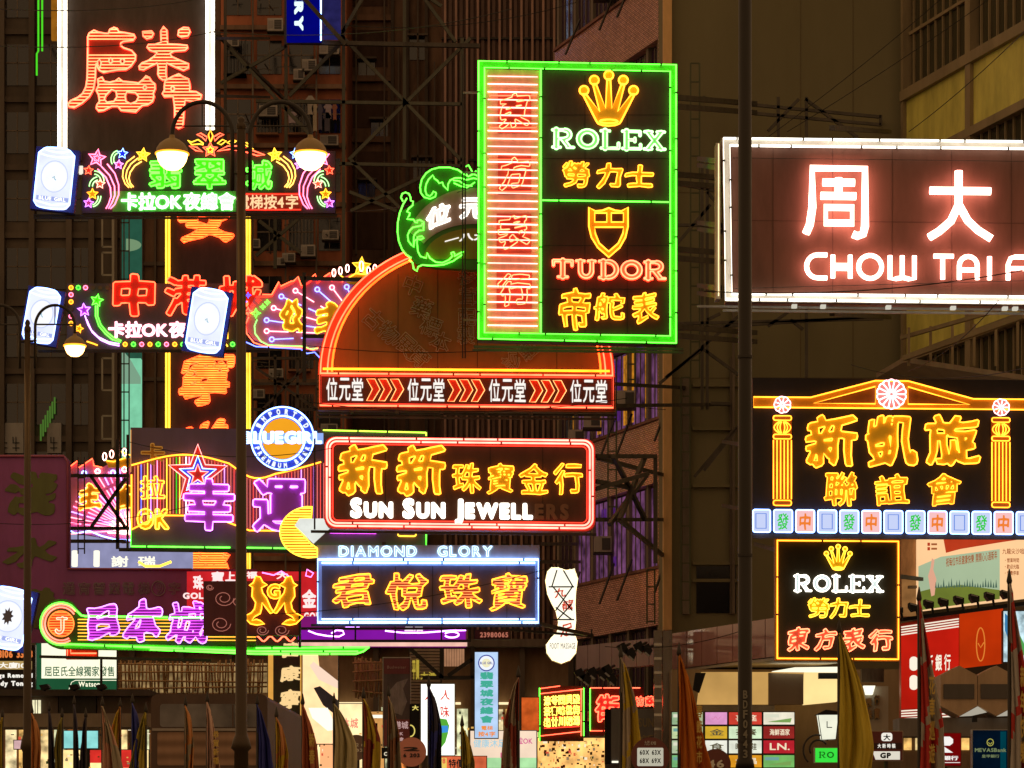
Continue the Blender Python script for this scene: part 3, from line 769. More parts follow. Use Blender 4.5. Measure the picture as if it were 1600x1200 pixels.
for ch, (a, b, c, d) in zip('東方表行', [(780, 147, 828, 203), (780, 247, 828, 299), (778, 338, 828, 391), (778, 429, 829, 480)]):
    s.box('red_backing', a - 2, b - 4, c + 2, d + 5, paint('red_backing', (0.75, 0.10, 0.06), 0.5, 0.2), 0.018, 0.03)
    signtext(s, place([(ch, glyph(ch, .035, 1.0))], a, b, c, d), red_face, emit('orange_red_tube', (3.4, 0.9, 0.35), 1.0), 0.9, 0.05, 0.10, d0=0.032)
gold = paint('gold_face', (0.75, 0.62, 0.03), 0.5, 0.1)
goldl = gold
crown(s, 951, 115, 199, 84, A_, gold, 1.5)
mint = paint('mint_face', (0.35, 0.75, 0.35), 0.5, 0.1)
s.sk = 0.02; s.x0 = 951
signtext(s, place(layout('ROLEX', slab=True), 862, 202, 1040, 236), mint, emit('pale_green_tube', (1.1, 2.8, 0.85), 1.1), 1.5, 0.03, 0.08)
bx = [(879, 254, 921, 295), (932, 256, 973, 296), (976, 258, 1021, 293)]
for ch, b in zip('勞力士', bx):
    signtext(s, place([(ch, glyph(ch, .022 if ch == '勞' else .035, .8))], *b), gold, A_, 1.0, 0.03, 0.09)
s.sk = 0
sh = [(920, 325)] + [(930, 331), (941, 330), (951, 326), (961, 330), (971, 331), (981, 325)] + [(981, 355), (977, 372), (968, 388), (951, 403), (934, 388), (924, 372), (920, 355)]
h1 = rect(929, 334, 948, 348); h2 = rect(955, 334, 974, 348)
h3 = [(929, 356), (974, 356), (973, 366), (966, 381), (951, 394), (936, 381), (930, 366)]
par = s.fill('shield_emblem', [sh, h1, h2, h3], paint('shield_gold', (0.85, 0.5, 0.02), 0.5, 0.1), 0.0, 0.03)
s.neon('neon_outline', [(sh, True), (h1, True), (h2, True), (h3, True)], A_, 1.4, 0.09, par)
s.sk = 0.018; s.x0 = 951
it = place(layout('TUDOR', slab=True), 863, 407, 1040, 439)
signtext(s, it, paint('peach_face', (0.85, 0.35, 0.22), 0.5, 0.1), emit('peach_tube', (4.0, 0.72, 0.30), 1.0), 1.3, 0.15, 0.20, d0=0.12)
s.neon('underglow_tube', [(l, True) for _, L in it for l in L], emit('underglow_red', (4.0, 0.12, 0.04), 1.2), 1.6, 0.07)  # hidden tubes put behind the letters for their red glow
for ch, b in zip('帝舵表', [(873, 452, 923, 518), (928, 459, 976, 502), (988, 457, 1029, 506)]):
    signtext(s, place([(ch, glyph(ch, .018, .9))], *b), gold, A_, 1.1, 0.03, 0.08)
s.sk = 0
for x0, x1, y in ((740, 1068, 541), (738, 1068, 546)):
    V = []; Fc = []; add_bar(V, Fc, s.pt(x0, y, -0.1), s.pt(x1, y + 4, -0.1), 0.07); s.mesh('ledge_rail', V, Fc, steel)
bm = []
for y in (152, 166, 272, 286, 389, 403, 510, 524): bm.append(((1050, y, Yr + .4), (1180, y + 10, 104)))
beams(s, bm, steel, 'support_beam', 0.16)

# ---- big white bordered sign ---------------------------------------------------------
Yc = 75
s = sign('neon_sign', 'large red brown hanging sign with thick white tube border and big white rounded characters', 'neon sign', 1580, 476, Yc)
s.sk = 0.011; s.x0 = 1128
V = []; Fc = []; add_fill(V, Fc, s, [[(1127, 215), (2060, 215), (2060, 472), (1134, 472)]], -0.6, 0.0)
s.mesh('board', V, Fc, paint('redbrown_board', (0.19, 0.088, 0.062), 0.6, 0.4, scale=0.8))
whitep = paint('white_frame_paint', (0.75, 0.73, 0.66), 0.5, 0.2)
s.fill('white_frame', [[(1128, 216), (2059, 216), (2059, 471), (1134, 471)], [(1141, 229), (2046, 229), (2046, 459), (1144, 459)]], whitep, 0.004, 0.03)
s.neon('border_tube', [([(1130, 218), (2057, 218), (2057, 469), (1133, 469)], True)], W_, 2.2, 0.12)
s.neon('border_tube', [([(1140, 229), (2046, 229), (2046, 460), (1143, 460)], True)], W_, 2.2, 0.12)
s.box('end_cap', 1119, 222, 1126, 466, paint('grimy_cream', (0.5, 0.42, 0.3), 0.7, 0.5), -0.6, -0.1)
s.neon('end_tube', [([(1123, 224), (1123, 462)], False)], emit('faint_amber_tube', (1.6, 1.2, 0.6), 1.0), 0.9, -0.04)
seams(s, 1146, 2040, 232, 456, [1208, 1301, 1394, 1487, 1580, 1673, 1766], [344], 0.0, paint('seam_dark', (.10, .045, .035), .8, .2))
cw = 6.8
def wt(nm, paths, r):
    s.neon(nm, paths, WP, r, 0.20, sides=10)
wt('character', [([(1258, 366), (1264, 352), (1268, 325), (1268, 264), (1350, 264), (1350, 354), (1347, 366), (1338, 369), (1331, 366)], False),
    ([(1284, 286), (1334, 286)], False), ([(1309, 279), (1309, 306)], False), ([(1281, 307), (1336, 307)], False),
    ([(1289, 325), (1330, 325), (1330, 349), (1289, 349)], True)], cw)
wt('character', [([(1451, 297), (1546, 297)], False), ([(1496, 266), (1496, 318), (1484, 344), (1466, 360), (1450, 370)], False),
    ([(1496, 318), (1510, 343), (1526, 358), (1547, 371)], False)], cw)
fu = place([('福', glyph('福', .035, 0.0))], 1640, 262, 1745, 372)
s.fill('character', fu[0][1], WP, 0.14, 0.22)
Lt = {'C': [arc(30, 18, 28, 18, 270, 90, 10)[::-1] + []], }
def lt(x, y): return (x, y)
yt, yb_ = 399, 435; ym = 417
wt('letter', [([(1291, yt), (1277, yt)] + arc(1276, ym, 17, 18, 270, 90, 10)[::1] + [(1291, yb_)], False)], 4.1)
def seq(pts): return (pts, False)
wt('letter', [seq([(1300, yt), (1300, yb_)]), seq([(1327, yt), (1327, yb_)]), seq([(1300, ym - 2), (1327, ym - 2)]), seq([(1300, ym + 3), (1327, ym + 3)])], 3.9)
wt('letter', [(arc(1358, ym, 18, 18, 0, 350, 20), True)], 4.1)
wt('letter', [seq([(1389, yt), (1389, yb_), (1398, yb_), (1409, yb_ - 2), (1418, yb_), (1427, yb_), (1427, yt)]), seq([(1408, yt), (1408, yb_ - 2)])], 4.1)
wt('letter', [seq([(1457, yt), (1488, yt)]), seq([(1471, yt), (1471, yb_)])], 4.1)
wt('letter', [seq([(1497, yb_), (1497, ym - 4)] + arc(1511, ym - 4, 14, 14, 180, 360, 8) + [(1525, yb_)]), seq([(1497, ym + 3), (1525, ym + 3)])], 4.1)
wt('letter', [seq([(1544, yt), (1544, yb_)])], 4.1)
wt('letter', [seq([(1573, yb_), (1573, ym - 6), (1577, yt + 2), (1584, yt), (1612, yt)]), seq([(1573, ym), (1606, ym)])], 4.1)
for cx in (1640, 1684): wt('letter', [(arc(cx, ym, 18, 18, 0, 350, 20), True)], 4.1)
wt('letter', [seq([(1712, yt), (1712, yb_)]), seq([(1738, yt), (1714, ym), (1738, yb_)])], 4.1)
for y, x0, x1 in ((248, 1144, 1700), (452, 1144, 2046)):
    V = []; Fc = []; add_tube(V, Fc, [s.pt(x0, y, .1), s.pt(x1, y + (1 if y < 300 else -34), .14)], False, 0.008, 5)
    s.mesh('wire', V, Fc, dsteel)
for y in (477, 483):
    V = []; Fc = []; add_bar(V, Fc, s.pt(1090 if y < 480 else 1130, y, -0.2), s.pt(2060, y, -0.2), 0.06); s.mesh('ledge_rail', V, Fc, paint('pale_steel', (0.32, 0.32, 0.3), 0.5, 0.4, 0.3))
for x in (1241, 1286, 1388, 1489, 1570, 1586):
    V = []; Fc = []; add_box(V, Fc, s.pt(x - 4, 480, 0.1), s.pt(x + 4, 475, -0.1)); s.mesh('clip_lamp', V, Fc, emit('clip_glint', (0.9, 0.85, 0.7), 0.7))
beams(s, [((1124, y, Yc + .6), (1092, y - 4, 100)) for y in (252, 262, 352, 362, 450, 462)], steel, w=0.14)
beams(s, [((1300, y, Yc + .6), (1390, y + 6, 104)) for y in (200, 490)], steel, w=0.14)

# ---- temple fronted gold club sign --------------------------------------------------
Yk = 80
s = sign('neon_sign', 'black sign with gold pediment, pink rosettes and gold columns above a row of mahjong tiles', 'neon sign', 1392, 840, Yk)
bl = paint('blue_black_board', (0.030, 0.027, 0.033), 0.6, 0.3)
s.fill('board', [[(1176, 590), (1612, 594), (1612, 836), (1176, 836)]], bl, -0.5, 0.0)
s.sk = 0.009; s.x0 = 1176
gp = paint('pediment_gold', (0.60, 0.33, 0.02), 0.5, 0.15)
ped = [(1177, 621), (1266, 621), (1367, 594), (1418, 594), (1520, 621), (1608, 621), (1608, 637), (1177, 637)]
in1 = [(1271, 630), (1367, 603), (1367, 630)]; in2 = [(1418, 603), (1418, 630), (1514, 630)]
par = s.fill('pediment', [ped, in1, in2], gp, 0.002, 0.03)
s.neon('neon_outline', [(ped, True), (in1, True), (in2, True)], A_, 1.2, 0.09, par)
s.fill('pediment_panel', [in1], paint('brown_inner', (0.25, 0.10, 0.02), .6, .3), 0.002, 0.012, par)
s.fill('pediment_panel', [in2], _mats['brown_inner'], 0.002, 0.012, par)
pinkf = paint('pink_face', (0.8, 0.25, 0.22), 0.5, 0.1)
PWt = emit('rosette_tube', (4.2, 2.0, 2.1), 1.0)
def rosette(cx, cy, R, n):
    pts = []
    for i in range(n * 4):
        a = 2 * math.pi * i / (n * 4); rr = R * (0.93 + 0.07 * abs(math.sin(a * n / 2)))
        pts.append((cx + rr * math.cos(a), cy + rr * math.sin(a)))
    par = s.fill('rosette', [pts], pinkf, 0.03, 0.06)
    paths = [(pts, True), (arc(cx, cy, R * .16, R * .16, 0, 330, 10), True)]
    for i in range(n):
        a = 2 * math.pi * i / n
        paths.append(([(cx + R * .2 * math.cos(a), cy + R * .2 * math.sin(a)), (cx + R * .9 * math.cos(a), cy + R * .9 * math.sin(a))], False))
    s.neon('neon_petal', paths, PWt, 1.2 if R > 15 else 0.9, 0.12, par)
rosette(1392, 615, 23, 14); rosette(1222, 633, 13, 9); rosette(1563, 634, 13, 9)
gcol = paint('column_face', (0.30, 0.13, 0.02), .6, .2)
for cx in (1222, 1563):
    par = s.box('column', cx - 15, 649, cx + 15, 790, gcol, 0.002, 0.04)
    cap = rrect(cx - 14, 650, cx + 14, 657, 3); mid = rrect(cx - 14, 679, cx + 14, 686, 3); base = rrect(cx - 14, 782, cx + 14, 790, 3.5)
    paths = [(cap, True), (mid, True), (base, True)]
    for k in (-1, -.62, -.28, .28, .62, 1):
        paths.append(([(cx + k * 13 * math.sin(math.pi * (.12 + .76 * i / 8)), 659 + i * 2.3) for i in range(9)], False))
    for k in range(6): paths.append(([(cx - 14 + k * 5.6, 688), (cx - 14 + k * 5.6, 780)], False))
    s.neon('neon_outline', paths, A_, 1.0, 0.09, par)
for ch, b in zip('新凱旋', [(1258, 648, 1339, 731), (1352, 648, 1433, 729), (1444, 646, 1531, 726)]):
    signtext(s, place([(ch, glyph(ch, .030, .8))], *b), gold, A_, 1.3, 0.03, 0.10)
for ch, b in zip('聯誼會', [(1287, 737, 1339, 790), (1366, 739, 1420, 789), (1448, 738, 1501, 789)]):
    signtext(s, place([(ch, glyph(ch, .018, 0.6))], *b), gold, A_, 0.85, 0.03, 0.09)
tilef = emit('tile_glow', (0.62, 0.70, 1.0), 0.95); tilep = emit('tile_pink_glow', (0.95, 0.55, 0.55), 1.0)
seqt = '白發中' * 6
for i in range(13):
    cx = 1188.5 + i * 34.4
    t = seqt[i]
    w = 14.5
    if cx - w < 1176: w0 = cx - 1176
    else: w0 = w
    par = s.fill('mahjong_tile', [rrect(cx - w0, 797, cx + w, 832, 3, 3)], tilep if t == '中' else tilef, 0.004, 0.09)
    s.neon('neon_outline', [(rrect(cx - w0, 797, cx + w, 832, 3, 3), True)], B_, 1.1, 0.13, par)
    if t == '白': s.neon('tile_mark', [(rect(cx - 8, 803, cx + 8, 826), True)], emit('tile_blue', (0.12, 0.25, 0.75), 1.0), 1.0, 0.11, par)
    else:
        L = place([(t, glyph(t, .03 if t == '中' else .012, 0.6))], cx - 9, 802, cx + 9, 828)[0][1]
        s.fill('tile_mark', L, emit('tile_red', (0.9, 0.22, 0.03), 1.0) if t == '中' else emit('tile_green', (0.03, 0.62, 0.05), 1.0), 0.092, 0.11, par)
V = []; Fc = []; add_bar(V, Fc, s.pt(1172, 838, 0.0), s.pt(1614, 836, 0.0), 0.12); s.mesh('ledge_rail', V, Fc, steel)
beams(s, [((1190, 700, Yk + .5), (1130, 690, 104)), ((1190, 800, Yk + .5), (1130, 790, 104))], steel)

# ---- small watch sign ---------------------------------------------------------------
s = sign('neon_sign', 'small dark sign with amber border, gold crown and white slab letters over red characters', 'neon sign', 1309, 1032, 82)
s.sk = 0.008; s.x0 = 1212
s.box('board', 1211, 841, 1406, 1032, paint('amber_edge', (0.35, 0.17, 0.03), .6, .3), -0.4, 0.0)
s.box('dark_panel', 1217, 847, 1400, 1026, paint('green_black', (0.035, 0.034, 0.022), .6, .3), 0.003, 0.015)
s.neon('border_tube', [(rect(1214, 845, 1403, 1029), True)], A_, 1.6, 0.10)
crown(s, 1309, 852, 891, 40, AY, gold, 0.95)
signtext(s, place(layout('ROLEX', slab=True), 1240, 897, 1380, 926), emit('white_face_lit', (0.8, 0.95, 0.9), 0.9), W_, 1.0, 0.03, 0.08)
for ch, b in zip('勞力士', [(1262, 934, 1295, 965), (1296, 934, 1325, 966), (1326, 936, 1359, 963)]):
    signtext(s, place([(ch, glyph(ch, .022 if ch == '勞' else .03, 0.8))], *b), gold, AY, 0.9, 0.03, 0.08)
pf = paint('salmon_face', (0.75, 0.25, 0.2), .5, .1)
for ch, b in zip('東方表行', [(1230, 980, 1264, 1018), (1272, 982, 1307, 1017), (1317, 981, 1351, 1018), (1357, 983, 1394, 1017)]):
    signtext(s, place([(ch, glyph(ch, .035, 0.9))], *b), pf, emit('red_neon_small', (4.6, 0.8, 0.35), 1.0), 0.95, 0.03, 0.08)
beams(s, [((1216, 860, 82.4), (1180, 850, 100)), ((1400, 900, 82.4), (1440, 905, 95))], steel)

# ---- red dome sign ------------------------------------------------------------------
Yd = 95
s = sign('neon_sign', 'half round red neon sign with dark dome above white characters and red chevrons', 'neon sign', 730, 640, Yd)
s.sk = 0.008; s.x0 = 497
cx = 729
outer = arc(cx, 586, 232, 213, 180, 360, 40); inner = arc(cx, 586, 212, 195, 180, 360, 40)
s.fill('board', [outer + [(962, 640), (497, 640)]], paint('dome_brown', (0.30, 0.14, 0.035), 0.6, 0.35, scale=0.7), -0.5, 0.0)
redp = paint('red_band_paint', (0.8, 0.16, 0.08), 0.5, 0.15)
s.fill('red_band', [outer + inner[::-1]], redp, 0.003, 0.03)
R2 = emit('orange_line_neon', (4.4, 0.45, 0.18), 1.15)
s.neon('border_tube', [(arc(cx, 584, 228, 210, 180, 360, 48), False)], R2, 1.25, 0.10)
s.neon('border_tube', [(arc(cx, 584, 217, 199, 180, 360, 48), False)], R2, 1.25, 0.10)
s.neon('added_halo_tube', [(arc(cx, 584, 209, 191, 180, 360, 40), False)], emit('added_dome_glow', (4.6, .30, .03), 1.5), 1.8, 0.45)  # tube added to spread a red orange glow over the dome
s.neon('added_halo_tube', [([(506, 580), (952, 580)], False)], emit('added_red_orange_glow', (4.4, .65, .03), 1.6), 2.0, 0.5)  # extra tube added to brighten the foot of the dome
s.box('strip_panel', 499, 586, 960, 638, paint('strip_dark', (0.13, 0.035, 0.02), .6, .3), 0.003, 0.02)
s.neon('border_tube', [(rect(500, 584, 958, 634), True)], R2, 1.4, 0.10)
s.neon('added_halo_tube', [(rect(502, 587, 956, 631), True)], RD, 0.9, 0.04)
whf = emit('white_face_warm', (1.0, 0.93, 0.86), 1.05)
for x in (510, 637, 764, 891):
    for k, ch in enumerate('位元堂'):
        L = place([(ch, glyph(ch, .012, 0.0, 110))], x + k * 20, 590.5, x + k * 20 + 17.5, 626)
        signtext(s, L, whf, None, d=0.07)
for x in (573, 699.5, 827):
    for k in range(3):
        a = x + k * 18.5
        L = [(a, 592), (a + 13, 592), (a + 21, 608), (a + 10, 626), (a, 626), (a + 9, 608)]
        par = s.fill('chevron', [L], paint('chevron_red', (0.9, 0.06, 0.03), .5, .1), 0.02, 0.04)
        s.neon('neon_outline', [(L, True)], emit('thin_orange', (3.0, 1.1, 0.35), 0.9), 0.7, 0.07, par, sides=5)
seams(s, 505, 950, 400, 578, [], [470, 540], .0, _mats['seam_black']) if 0 else None
for x in (560, 622, 684, 746, 808, 870): s.box('panel_seam', x - .4, 586 - 190 * math.sqrt(max(0, 1 - ((x - 729) / 208) ** 2)) + 4, x + .4, 582, _mats['seam_black'], 0, .006)
unlit = paint('unlit_tube', (0.42, 0.38, 0.26), .4, .3)
def dimchars(chars, xy, ang, sz):
    for ch, (x, y) in zip(chars, xy):
        L = glyph(ch, .012, 0.0, 70); a = math.radians(ang)
        xs = [p[0] for l in L for p in l]; ys = [p[1] for l in L for p in l]; mx, my = (min(xs) + max(xs)) / 2, (min(ys) + max(ys)) / 2
        LL = [[(x + sz * ((px - mx) * math.cos(a) + (py - my) * math.sin(a)), y - sz * (-(px - mx) * math.sin(a) + (py - my) * math.cos(a))) for px, py in l] for l in L]
        s.neon('unlit_character', [(l, True) for l in LL], unlit, 0.7, 0.05, sides=5)
dimchars('古物展覽', [(584, 498), (607, 519), (633, 537), (655, 558)], 42, 33)
dimchars('中藥標本', [(645, 445), (659, 480), (673, 509), (688, 533)], 20, 34)
dimchars('參茸配製', [(729, 430), (731, 462), (730, 494), (728, 523)], 0, 30)
dimchars('名醫駐診', [(875, 498), (850, 519), (825, 545), (800, 562)], -42, 30)
for y in (644, 650):
    V = []; Fc = []; add_bar(V, Fc, s.pt(495, y, -0.2), s.pt(964, y, -0.2), 0.07); s.mesh('ledge_rail', V, Fc, steel)
for x in (550, 620, 690, 760, 830, 900):
    V = []; Fc = []; add_box(V, Fc, s.pt(x - 3, 646, 0.1), s.pt(x + 3, 641, -0.1)); s.mesh('clip', V, Fc, steel)
beams(s, [((960, 600, Yd + .5), (1070, 606, 109)), ((960, 634, Yd + .5), (1140, 632, 109)), ((560, 470, Yd + .5), (560, 470, 158)), ((560, 630, Yd + .5), (560, 630, 158))], steel)

# ---- green scroll emblem ------------------------------------------------------------
s = sign('neon_sign', 'green neon scrollwork emblem with white characters on an oval band above the red dome sign', 'neon sign', 770, 425, 93.5)
lf = [(622 + u * 160 / 1067, 250 + v * 180 / 1200) for u, v in []]
def z3(u, v): return (600 + u * 160 / 1067, 250 + v * 180 / 1200)
left = [z3(*p) for p in [(200, 440), (178, 400), (190, 360), (225, 345), (262, 360), (278, 400), (280, 430), (305, 440), (300, 480), (262, 510), (240, 545), (272, 560), (262, 590), (240, 622), (310, 628), (325, 655), (350, 660), (345, 640), (375, 632), (415, 655), (412, 740), (370, 740), (330, 770), (312, 800), (310, 915), (285, 890), (255, 850), (248, 790), (270, 740), (300, 710), (345, 700), (395, 690), (400, 665)]]
outerL = [z3(*p) for p in [(240, 405), (200, 470), (165, 560), (145, 660), (143, 760), (155, 850), (190, 940), (235, 995), (285, 1025), (265, 1050), (300, 1078), (310, 1140), (345, 1165), (355, 1120), (400, 1100), (500, 1108), (620, 1098), (720, 1060), (820, 990)]]
low = [z3(*p) for p in [(310, 915), (318, 850), (345, 830), (385, 835), (415, 820), (395, 800), (350, 810), (345, 870), (355, 960), (380, 1010), (440, 1030), (450, 975), (480, 1030), (540, 1070), (610, 1078), (680, 1045), (712, 1010), (700, 975), (725, 965), (738, 985), (730, 1010), (830, 960)]]
top = [z3(*p) for p in [(545, 350), (515, 335), (500, 365), (478, 385), (445, 370), (430, 320), (440, 260), (465, 210), (510, 165), (525, 200), (560, 225), (575, 250), (610, 240), (620, 275), (665, 322), (668, 260), (690, 220), (740, 195), (800, 195), (860, 215), (940, 195)]]
topo = [z3(*p) for p in [(545, 350), (535, 390), (480, 412), (420, 395), (385, 350), (377, 290), (395, 210), (440, 145), (500, 105), (580, 85), (680, 85), (770, 110), (835, 155), (880, 180), (940, 150)]]
cxx = 740.0
def mir(L): return [(2 * cxx - x, y) for x, y in L]
body = left[:1] + outerL[1:]
el = arc(cxx, 378, 92, 78, 180, 360, 24)
s.fill('board', [[(628, 330)] + topo[3:] + mir(topo[3:])[::-1] + [(852, 330), (856, 360), (845, 400), (826, 412), (800, 418), (740, 422), (680, 418), (650, 412), (626, 385), (622, 355)]],
       paint('emblem_green', (0.05, 0.17, 0.02), .5, .25), -0.35, 0.0)
s.fill('grey_band', [arc(cxx, 402, 110, 108, 202, 338, 22) + arc(cxx, 412, 90, 62, 330, 210, 18)], paint('grey_pink_band', (0.38, 0.27, 0.22), .5, .3), 0.003, 0.02)
s.fill('olive_center', [arc(cxx, 405, 78, 48, 180, 360, 18)], paint('olive_center', (0.25, 0.22, 0.02), .5, .2), 0.003, 0.018)
gl = [(left, False), (outerL, False), (low, False), (top, False), (topo, False), (mir(outerL), False), (mir(topo), False), (mir(top), False), (mir(left), False)]
s.neon('neon_scroll', gl, G_, 1.25, 0.10)
s.neon('neon_finial', [([(740 - 13, 262), (732, 259), (740 - 3, 268), (740, 272), (744, 268)], False), ([(727, 270), (732, 277), (742, 270)], False), ([(708, 283), (718, 284), (726, 290), (738, 292)], False), ([(709, 287), (720, 292), (730, 294), (742, 286)], False)], G_, 1.1, 0.10)
Lw = place([('位', glyph('位', .045, 0.3))], 666, 321, 704, 355)
Lw = xform(Lw, lambda x, y: (x, y - 0.34 * (x - 685)))
signtext(s, Lw, emit('white_face_warm', (1, .93, .86), 1.05), W_, 0.7, 0.05, 0.08)
signtext(s, place([('元', glyph('元', .045, 0.3))], 718, 310, 757, 343), _mats['white_face_warm'], W_, 0.7, 0.05, 0.08)
signtext(s, xform(place([('堂', glyph('堂', .045, 0.3))], 776, 321, 812, 355), lambda x, y: (x, y + 0.3 * (x - 794))), _mats['white_face_warm'], W_, 0.7, 0.05, 0.08)
signtext(s, xform(place(layout('一八九七', bold=.03, n=60), 695, 364, 785, 376), lambda x, y: (x, y + 0.004 * (x - 740) ** 2)), _mats['white_face_warm'], None, d=0.06, merge=True, name='lettering')

# ---- red bordered jewellers sign ----------------------------------------------------
Ys = 88
s = sign('neon_sign', 'wide brown jewellery sign with rounded double red tubes and white letters, the last three unlit', 'neon sign', 718, 832, Ys)
s.sk = 0.010; s.x0 = 508
s.fill('board', [rrect(507, 682, 930, 826, 15)], paint('redline_paint', (0.55, 0.06, 0.04), .5, .2), -0.5, 0.0)
s.fill('brown_panel', [rrect(518, 692, 919, 816, 9)], paint('choc_panel', (0.11, 0.045, 0.025), .6, .3), 0.003, 0.02)
seams(s, 522, 915, 696, 812, [602, 684, 766, 848], [], .02, _mats['seam_black'])
s.neon('border_tube', [(rrect(511, 685, 926, 822, 15, 8), True)], emit('salmon_red_neon', (4.8, 0.85, 0.62), 1.0), 1.6, 0.10)
s.neon('border_tube', [(rrect(515.5, 690, 921.5, 817.5, 11, 8), True)], _mats['salmon_red_neon'], 1.5, 0.10)
s.neon('added_halo_tube', [(rrect(520, 694, 917, 813, 8, 8), True)], RD, 0.9, 0.035)  # added for a deeper red halo inside the border
for ch, b in zip('新新', [(529, 695, 605, 775), (620, 695, 696, 775)]):
    signtext(s, place([(ch, glyph(ch, .030, .9))], *b), gold, A_, 1.3, 0.03, 0.10)
for ch, b in zip('珠寶金行', [(707, 722, 752, 769), (761, 722, 803, 770), (811, 722, 856, 770), (865, 721, 910, 770)]):
    signtext(s, place([(ch, glyph(ch, .016, .8))], *b), gold, A_, .9, 0.03, 0.09)
wf = emit('white_letter_lit', (1.0, .95, .9), 1.1)
def caps(words, x0, x1, y0, y1, mat, tube, ysm):
    """small capitals: first letter tall, the rest lower"""
    items = []; cur = 0
    for wd in words:
        for i, ch in enumerate(wd):
            L = glyph(ch, .055, 0.0, 80); sc = 1.0 if i == 0 else 0.80
            xa = min(p[0] for l in L for p in l); xb = max(p[0] for l in L for p in l)
            items.append((ch, [[((x - xa) * sc + cur, y * sc) for x, y in l] for l in L])); cur += (xb - xa) * sc + .10
        cur += .35
    return place(items, x0, y0, x1, y1)
it = caps(['SUN', 'SUN', 'JEWELLERS'], 548, 889, 778, 818, None, None, 0)
unl = paint('unlit_letter', (0.27, 0.13, 0.07), .5, .4)
for k, (c, L) in enumerate(it):
    if k < 12:
        par = s.fill('letter', L, wf, 0.0, 0.05); s.neon('neon_outline', [(l, True) for l in L], W_, 0.8, 0.08, par)
    else: s.fill('letter', L, unl, 0.0, 0.05, label='unlit brown letter')
V = []; Fc = []; add_bar(V, Fc, s.pt(486, 831, 0.05), s.pt(932, 831, 0.0), 0.08); s.mesh('ledge_rail', V, Fc, dsteel)
V = []; Fc = []; add_bar(V, Fc, s.pt(492, 686, .1), s.pt(492, 828, .1), 0.05); s.mesh('post', V, Fc, dsteel)
bm = [((930, 713, 88.4), (1024, 713, 92)), ((1024, 713, 92), (1024, 880, 92)), ((958, 713, 89), (985, 765, 91)), ((985, 765, 91), (1008, 812, 92)),
      ((1008, 713, 91.5), (968, 812, 90)), ((930, 812, 88.5), (1035, 812, 109)), ((930, 752, 88.5), (985, 762, 91)), ((935, 716, 88.6), (1035, 742, 109)), ((930, 764, 88.6), (1012, 740, 91)), ((968, 812, 90), (1036, 868, 109)), ((952, 820, 90), (1010, 742, 92))]
beams(s, bm, steel, w=0.13)
beams(s, [((560, 700, 88.4), (560, 700, 158)), ((760, 700, 88.4), (760, 700, 150))], steel)

# ---- blue tube jewellers sign -------------------------------------------------------
Yg = 92
s = sign('neon_sign', 'blue bordered jewellery sign with hatched amber characters and pale letters along its grey top strip', 'neon sign', 668, 975, Yg)
s.sk = 0.0; s.x0 = 495
s.box('board', 495, 852, 843, 975, paint('blue_grey_board', (0.36, 0.40, 0.55), .5, .3, scale=.8), -0.45, 0.0)
s.box('letter_strip', 495, 852, 843, 872, paint('pale_strip', (0.55, 0.56, 0.55), .5, .3), 0.003, 0.05)
s.box('panel', 503, 884, 836, 966, paint('plum_panel', (0.12, 0.10, 0.13), .5, .35), 0.003, 0.015)
LB = emit('light_blue_tube', (1.3, 2.4, 5.6), 1.1)
s.neon('border_tube', [(rect(497, 875, 841, 973), True)], LB, 2.0, 0.13)
seams(s, 504, 835, 885, 965, [560, 618, 676, 734, 792], [], .015, paint('seam_black', (0, 0, 0)))
s.neon('border_tube', [([(503, 880), (836, 880)], False)], LB, 1.7, 0.13)
s.neon('border_tube', [([(503, 968), (836, 968)], False)], LB, 1.4, 0.13)
it = place(layout('DIAMOND', bold=.02, track=.08), 530, 853.5, 651, 870) + place(layout('GLORY', bold=.02, track=.08), 684, 853.5, 769, 870)
for c, L in it:
    par = s.fill('letter', L, emit('pale_blue_letter', (.45, .62, .85), 1.0), 0.05, 0.07); s.neon('neon_outline', [(l, True) for l in L], emit('ice_tube', (1.2, 1.8, 2.6), 1.0), 0.7, 0.09, par, sides=5)
brn = paint('hatched_face', (0.30, 0.10, 0.05), .5, .2)
HT = emit('hatch_orange', (1.9, 0.42, 0.12), 1.2)
for ch, b in zip('君悅珠寶', [(520, 897, 585, 950), (603, 896, 669, 954), (687, 897, 753, 950), (765, 896, 824, 955)]):
    signtext(s, place([(ch, glyph(ch, .026 if ch != '寶' else .014, 1.0))], *b), brn, A_, 1.25, 0.03, 0.10, HT, 4.2, 0.8)
# the round gold C with the white diamond
th = [(438 + 0, 0)]
Cx, Cy = 483, 832
Cs = [(488, 792)] + arc(486, 832, 48, 40, 270, 95, 20)[1:] + [(496, 871), (496, 857), (486, 850), (462, 822), (468, 811), (487, 810)]
par = s.fill('gold_letter_emblem', [Cs], paint('c_back', (.28, .16, .02), .5, .2), -0.3, 0.04, label='round gold letter C emblem')
s.neon('neon_outline', [(Cs, True)], AY, 1.3, 0.10, par)
s.neon('neon_hatch', hatch(Cs and [Cs], 4.2), emit('hatch_yellow', (3.2, 1.7, 0.12), 1.1), 1.1, 0.08, par)
dm = [(468, 811), (506, 811), (516, 826), (490, 850), (461, 822)]
s.fill('diamond_panel', [dm], emit('diamond_white', (.88, .9, .85), 1.0, .15), 0.05, 0.14)
V = []; Fc = []; add_bar(V, Fc, s.pt(486, 977, 0.0), s.pt(846, 978, 0.0), 0.08); s.mesh('ledge_rail', V, Fc, dsteel)
beams(s, [((843, 878, 92.4), (905, 878, 112)), ((843, 975, 92.4), (925, 993, 112)), ((600, 850, 92.4), (600, 850, 150)), ((843, 850, 92.4), (900, 850, 112))], steel)
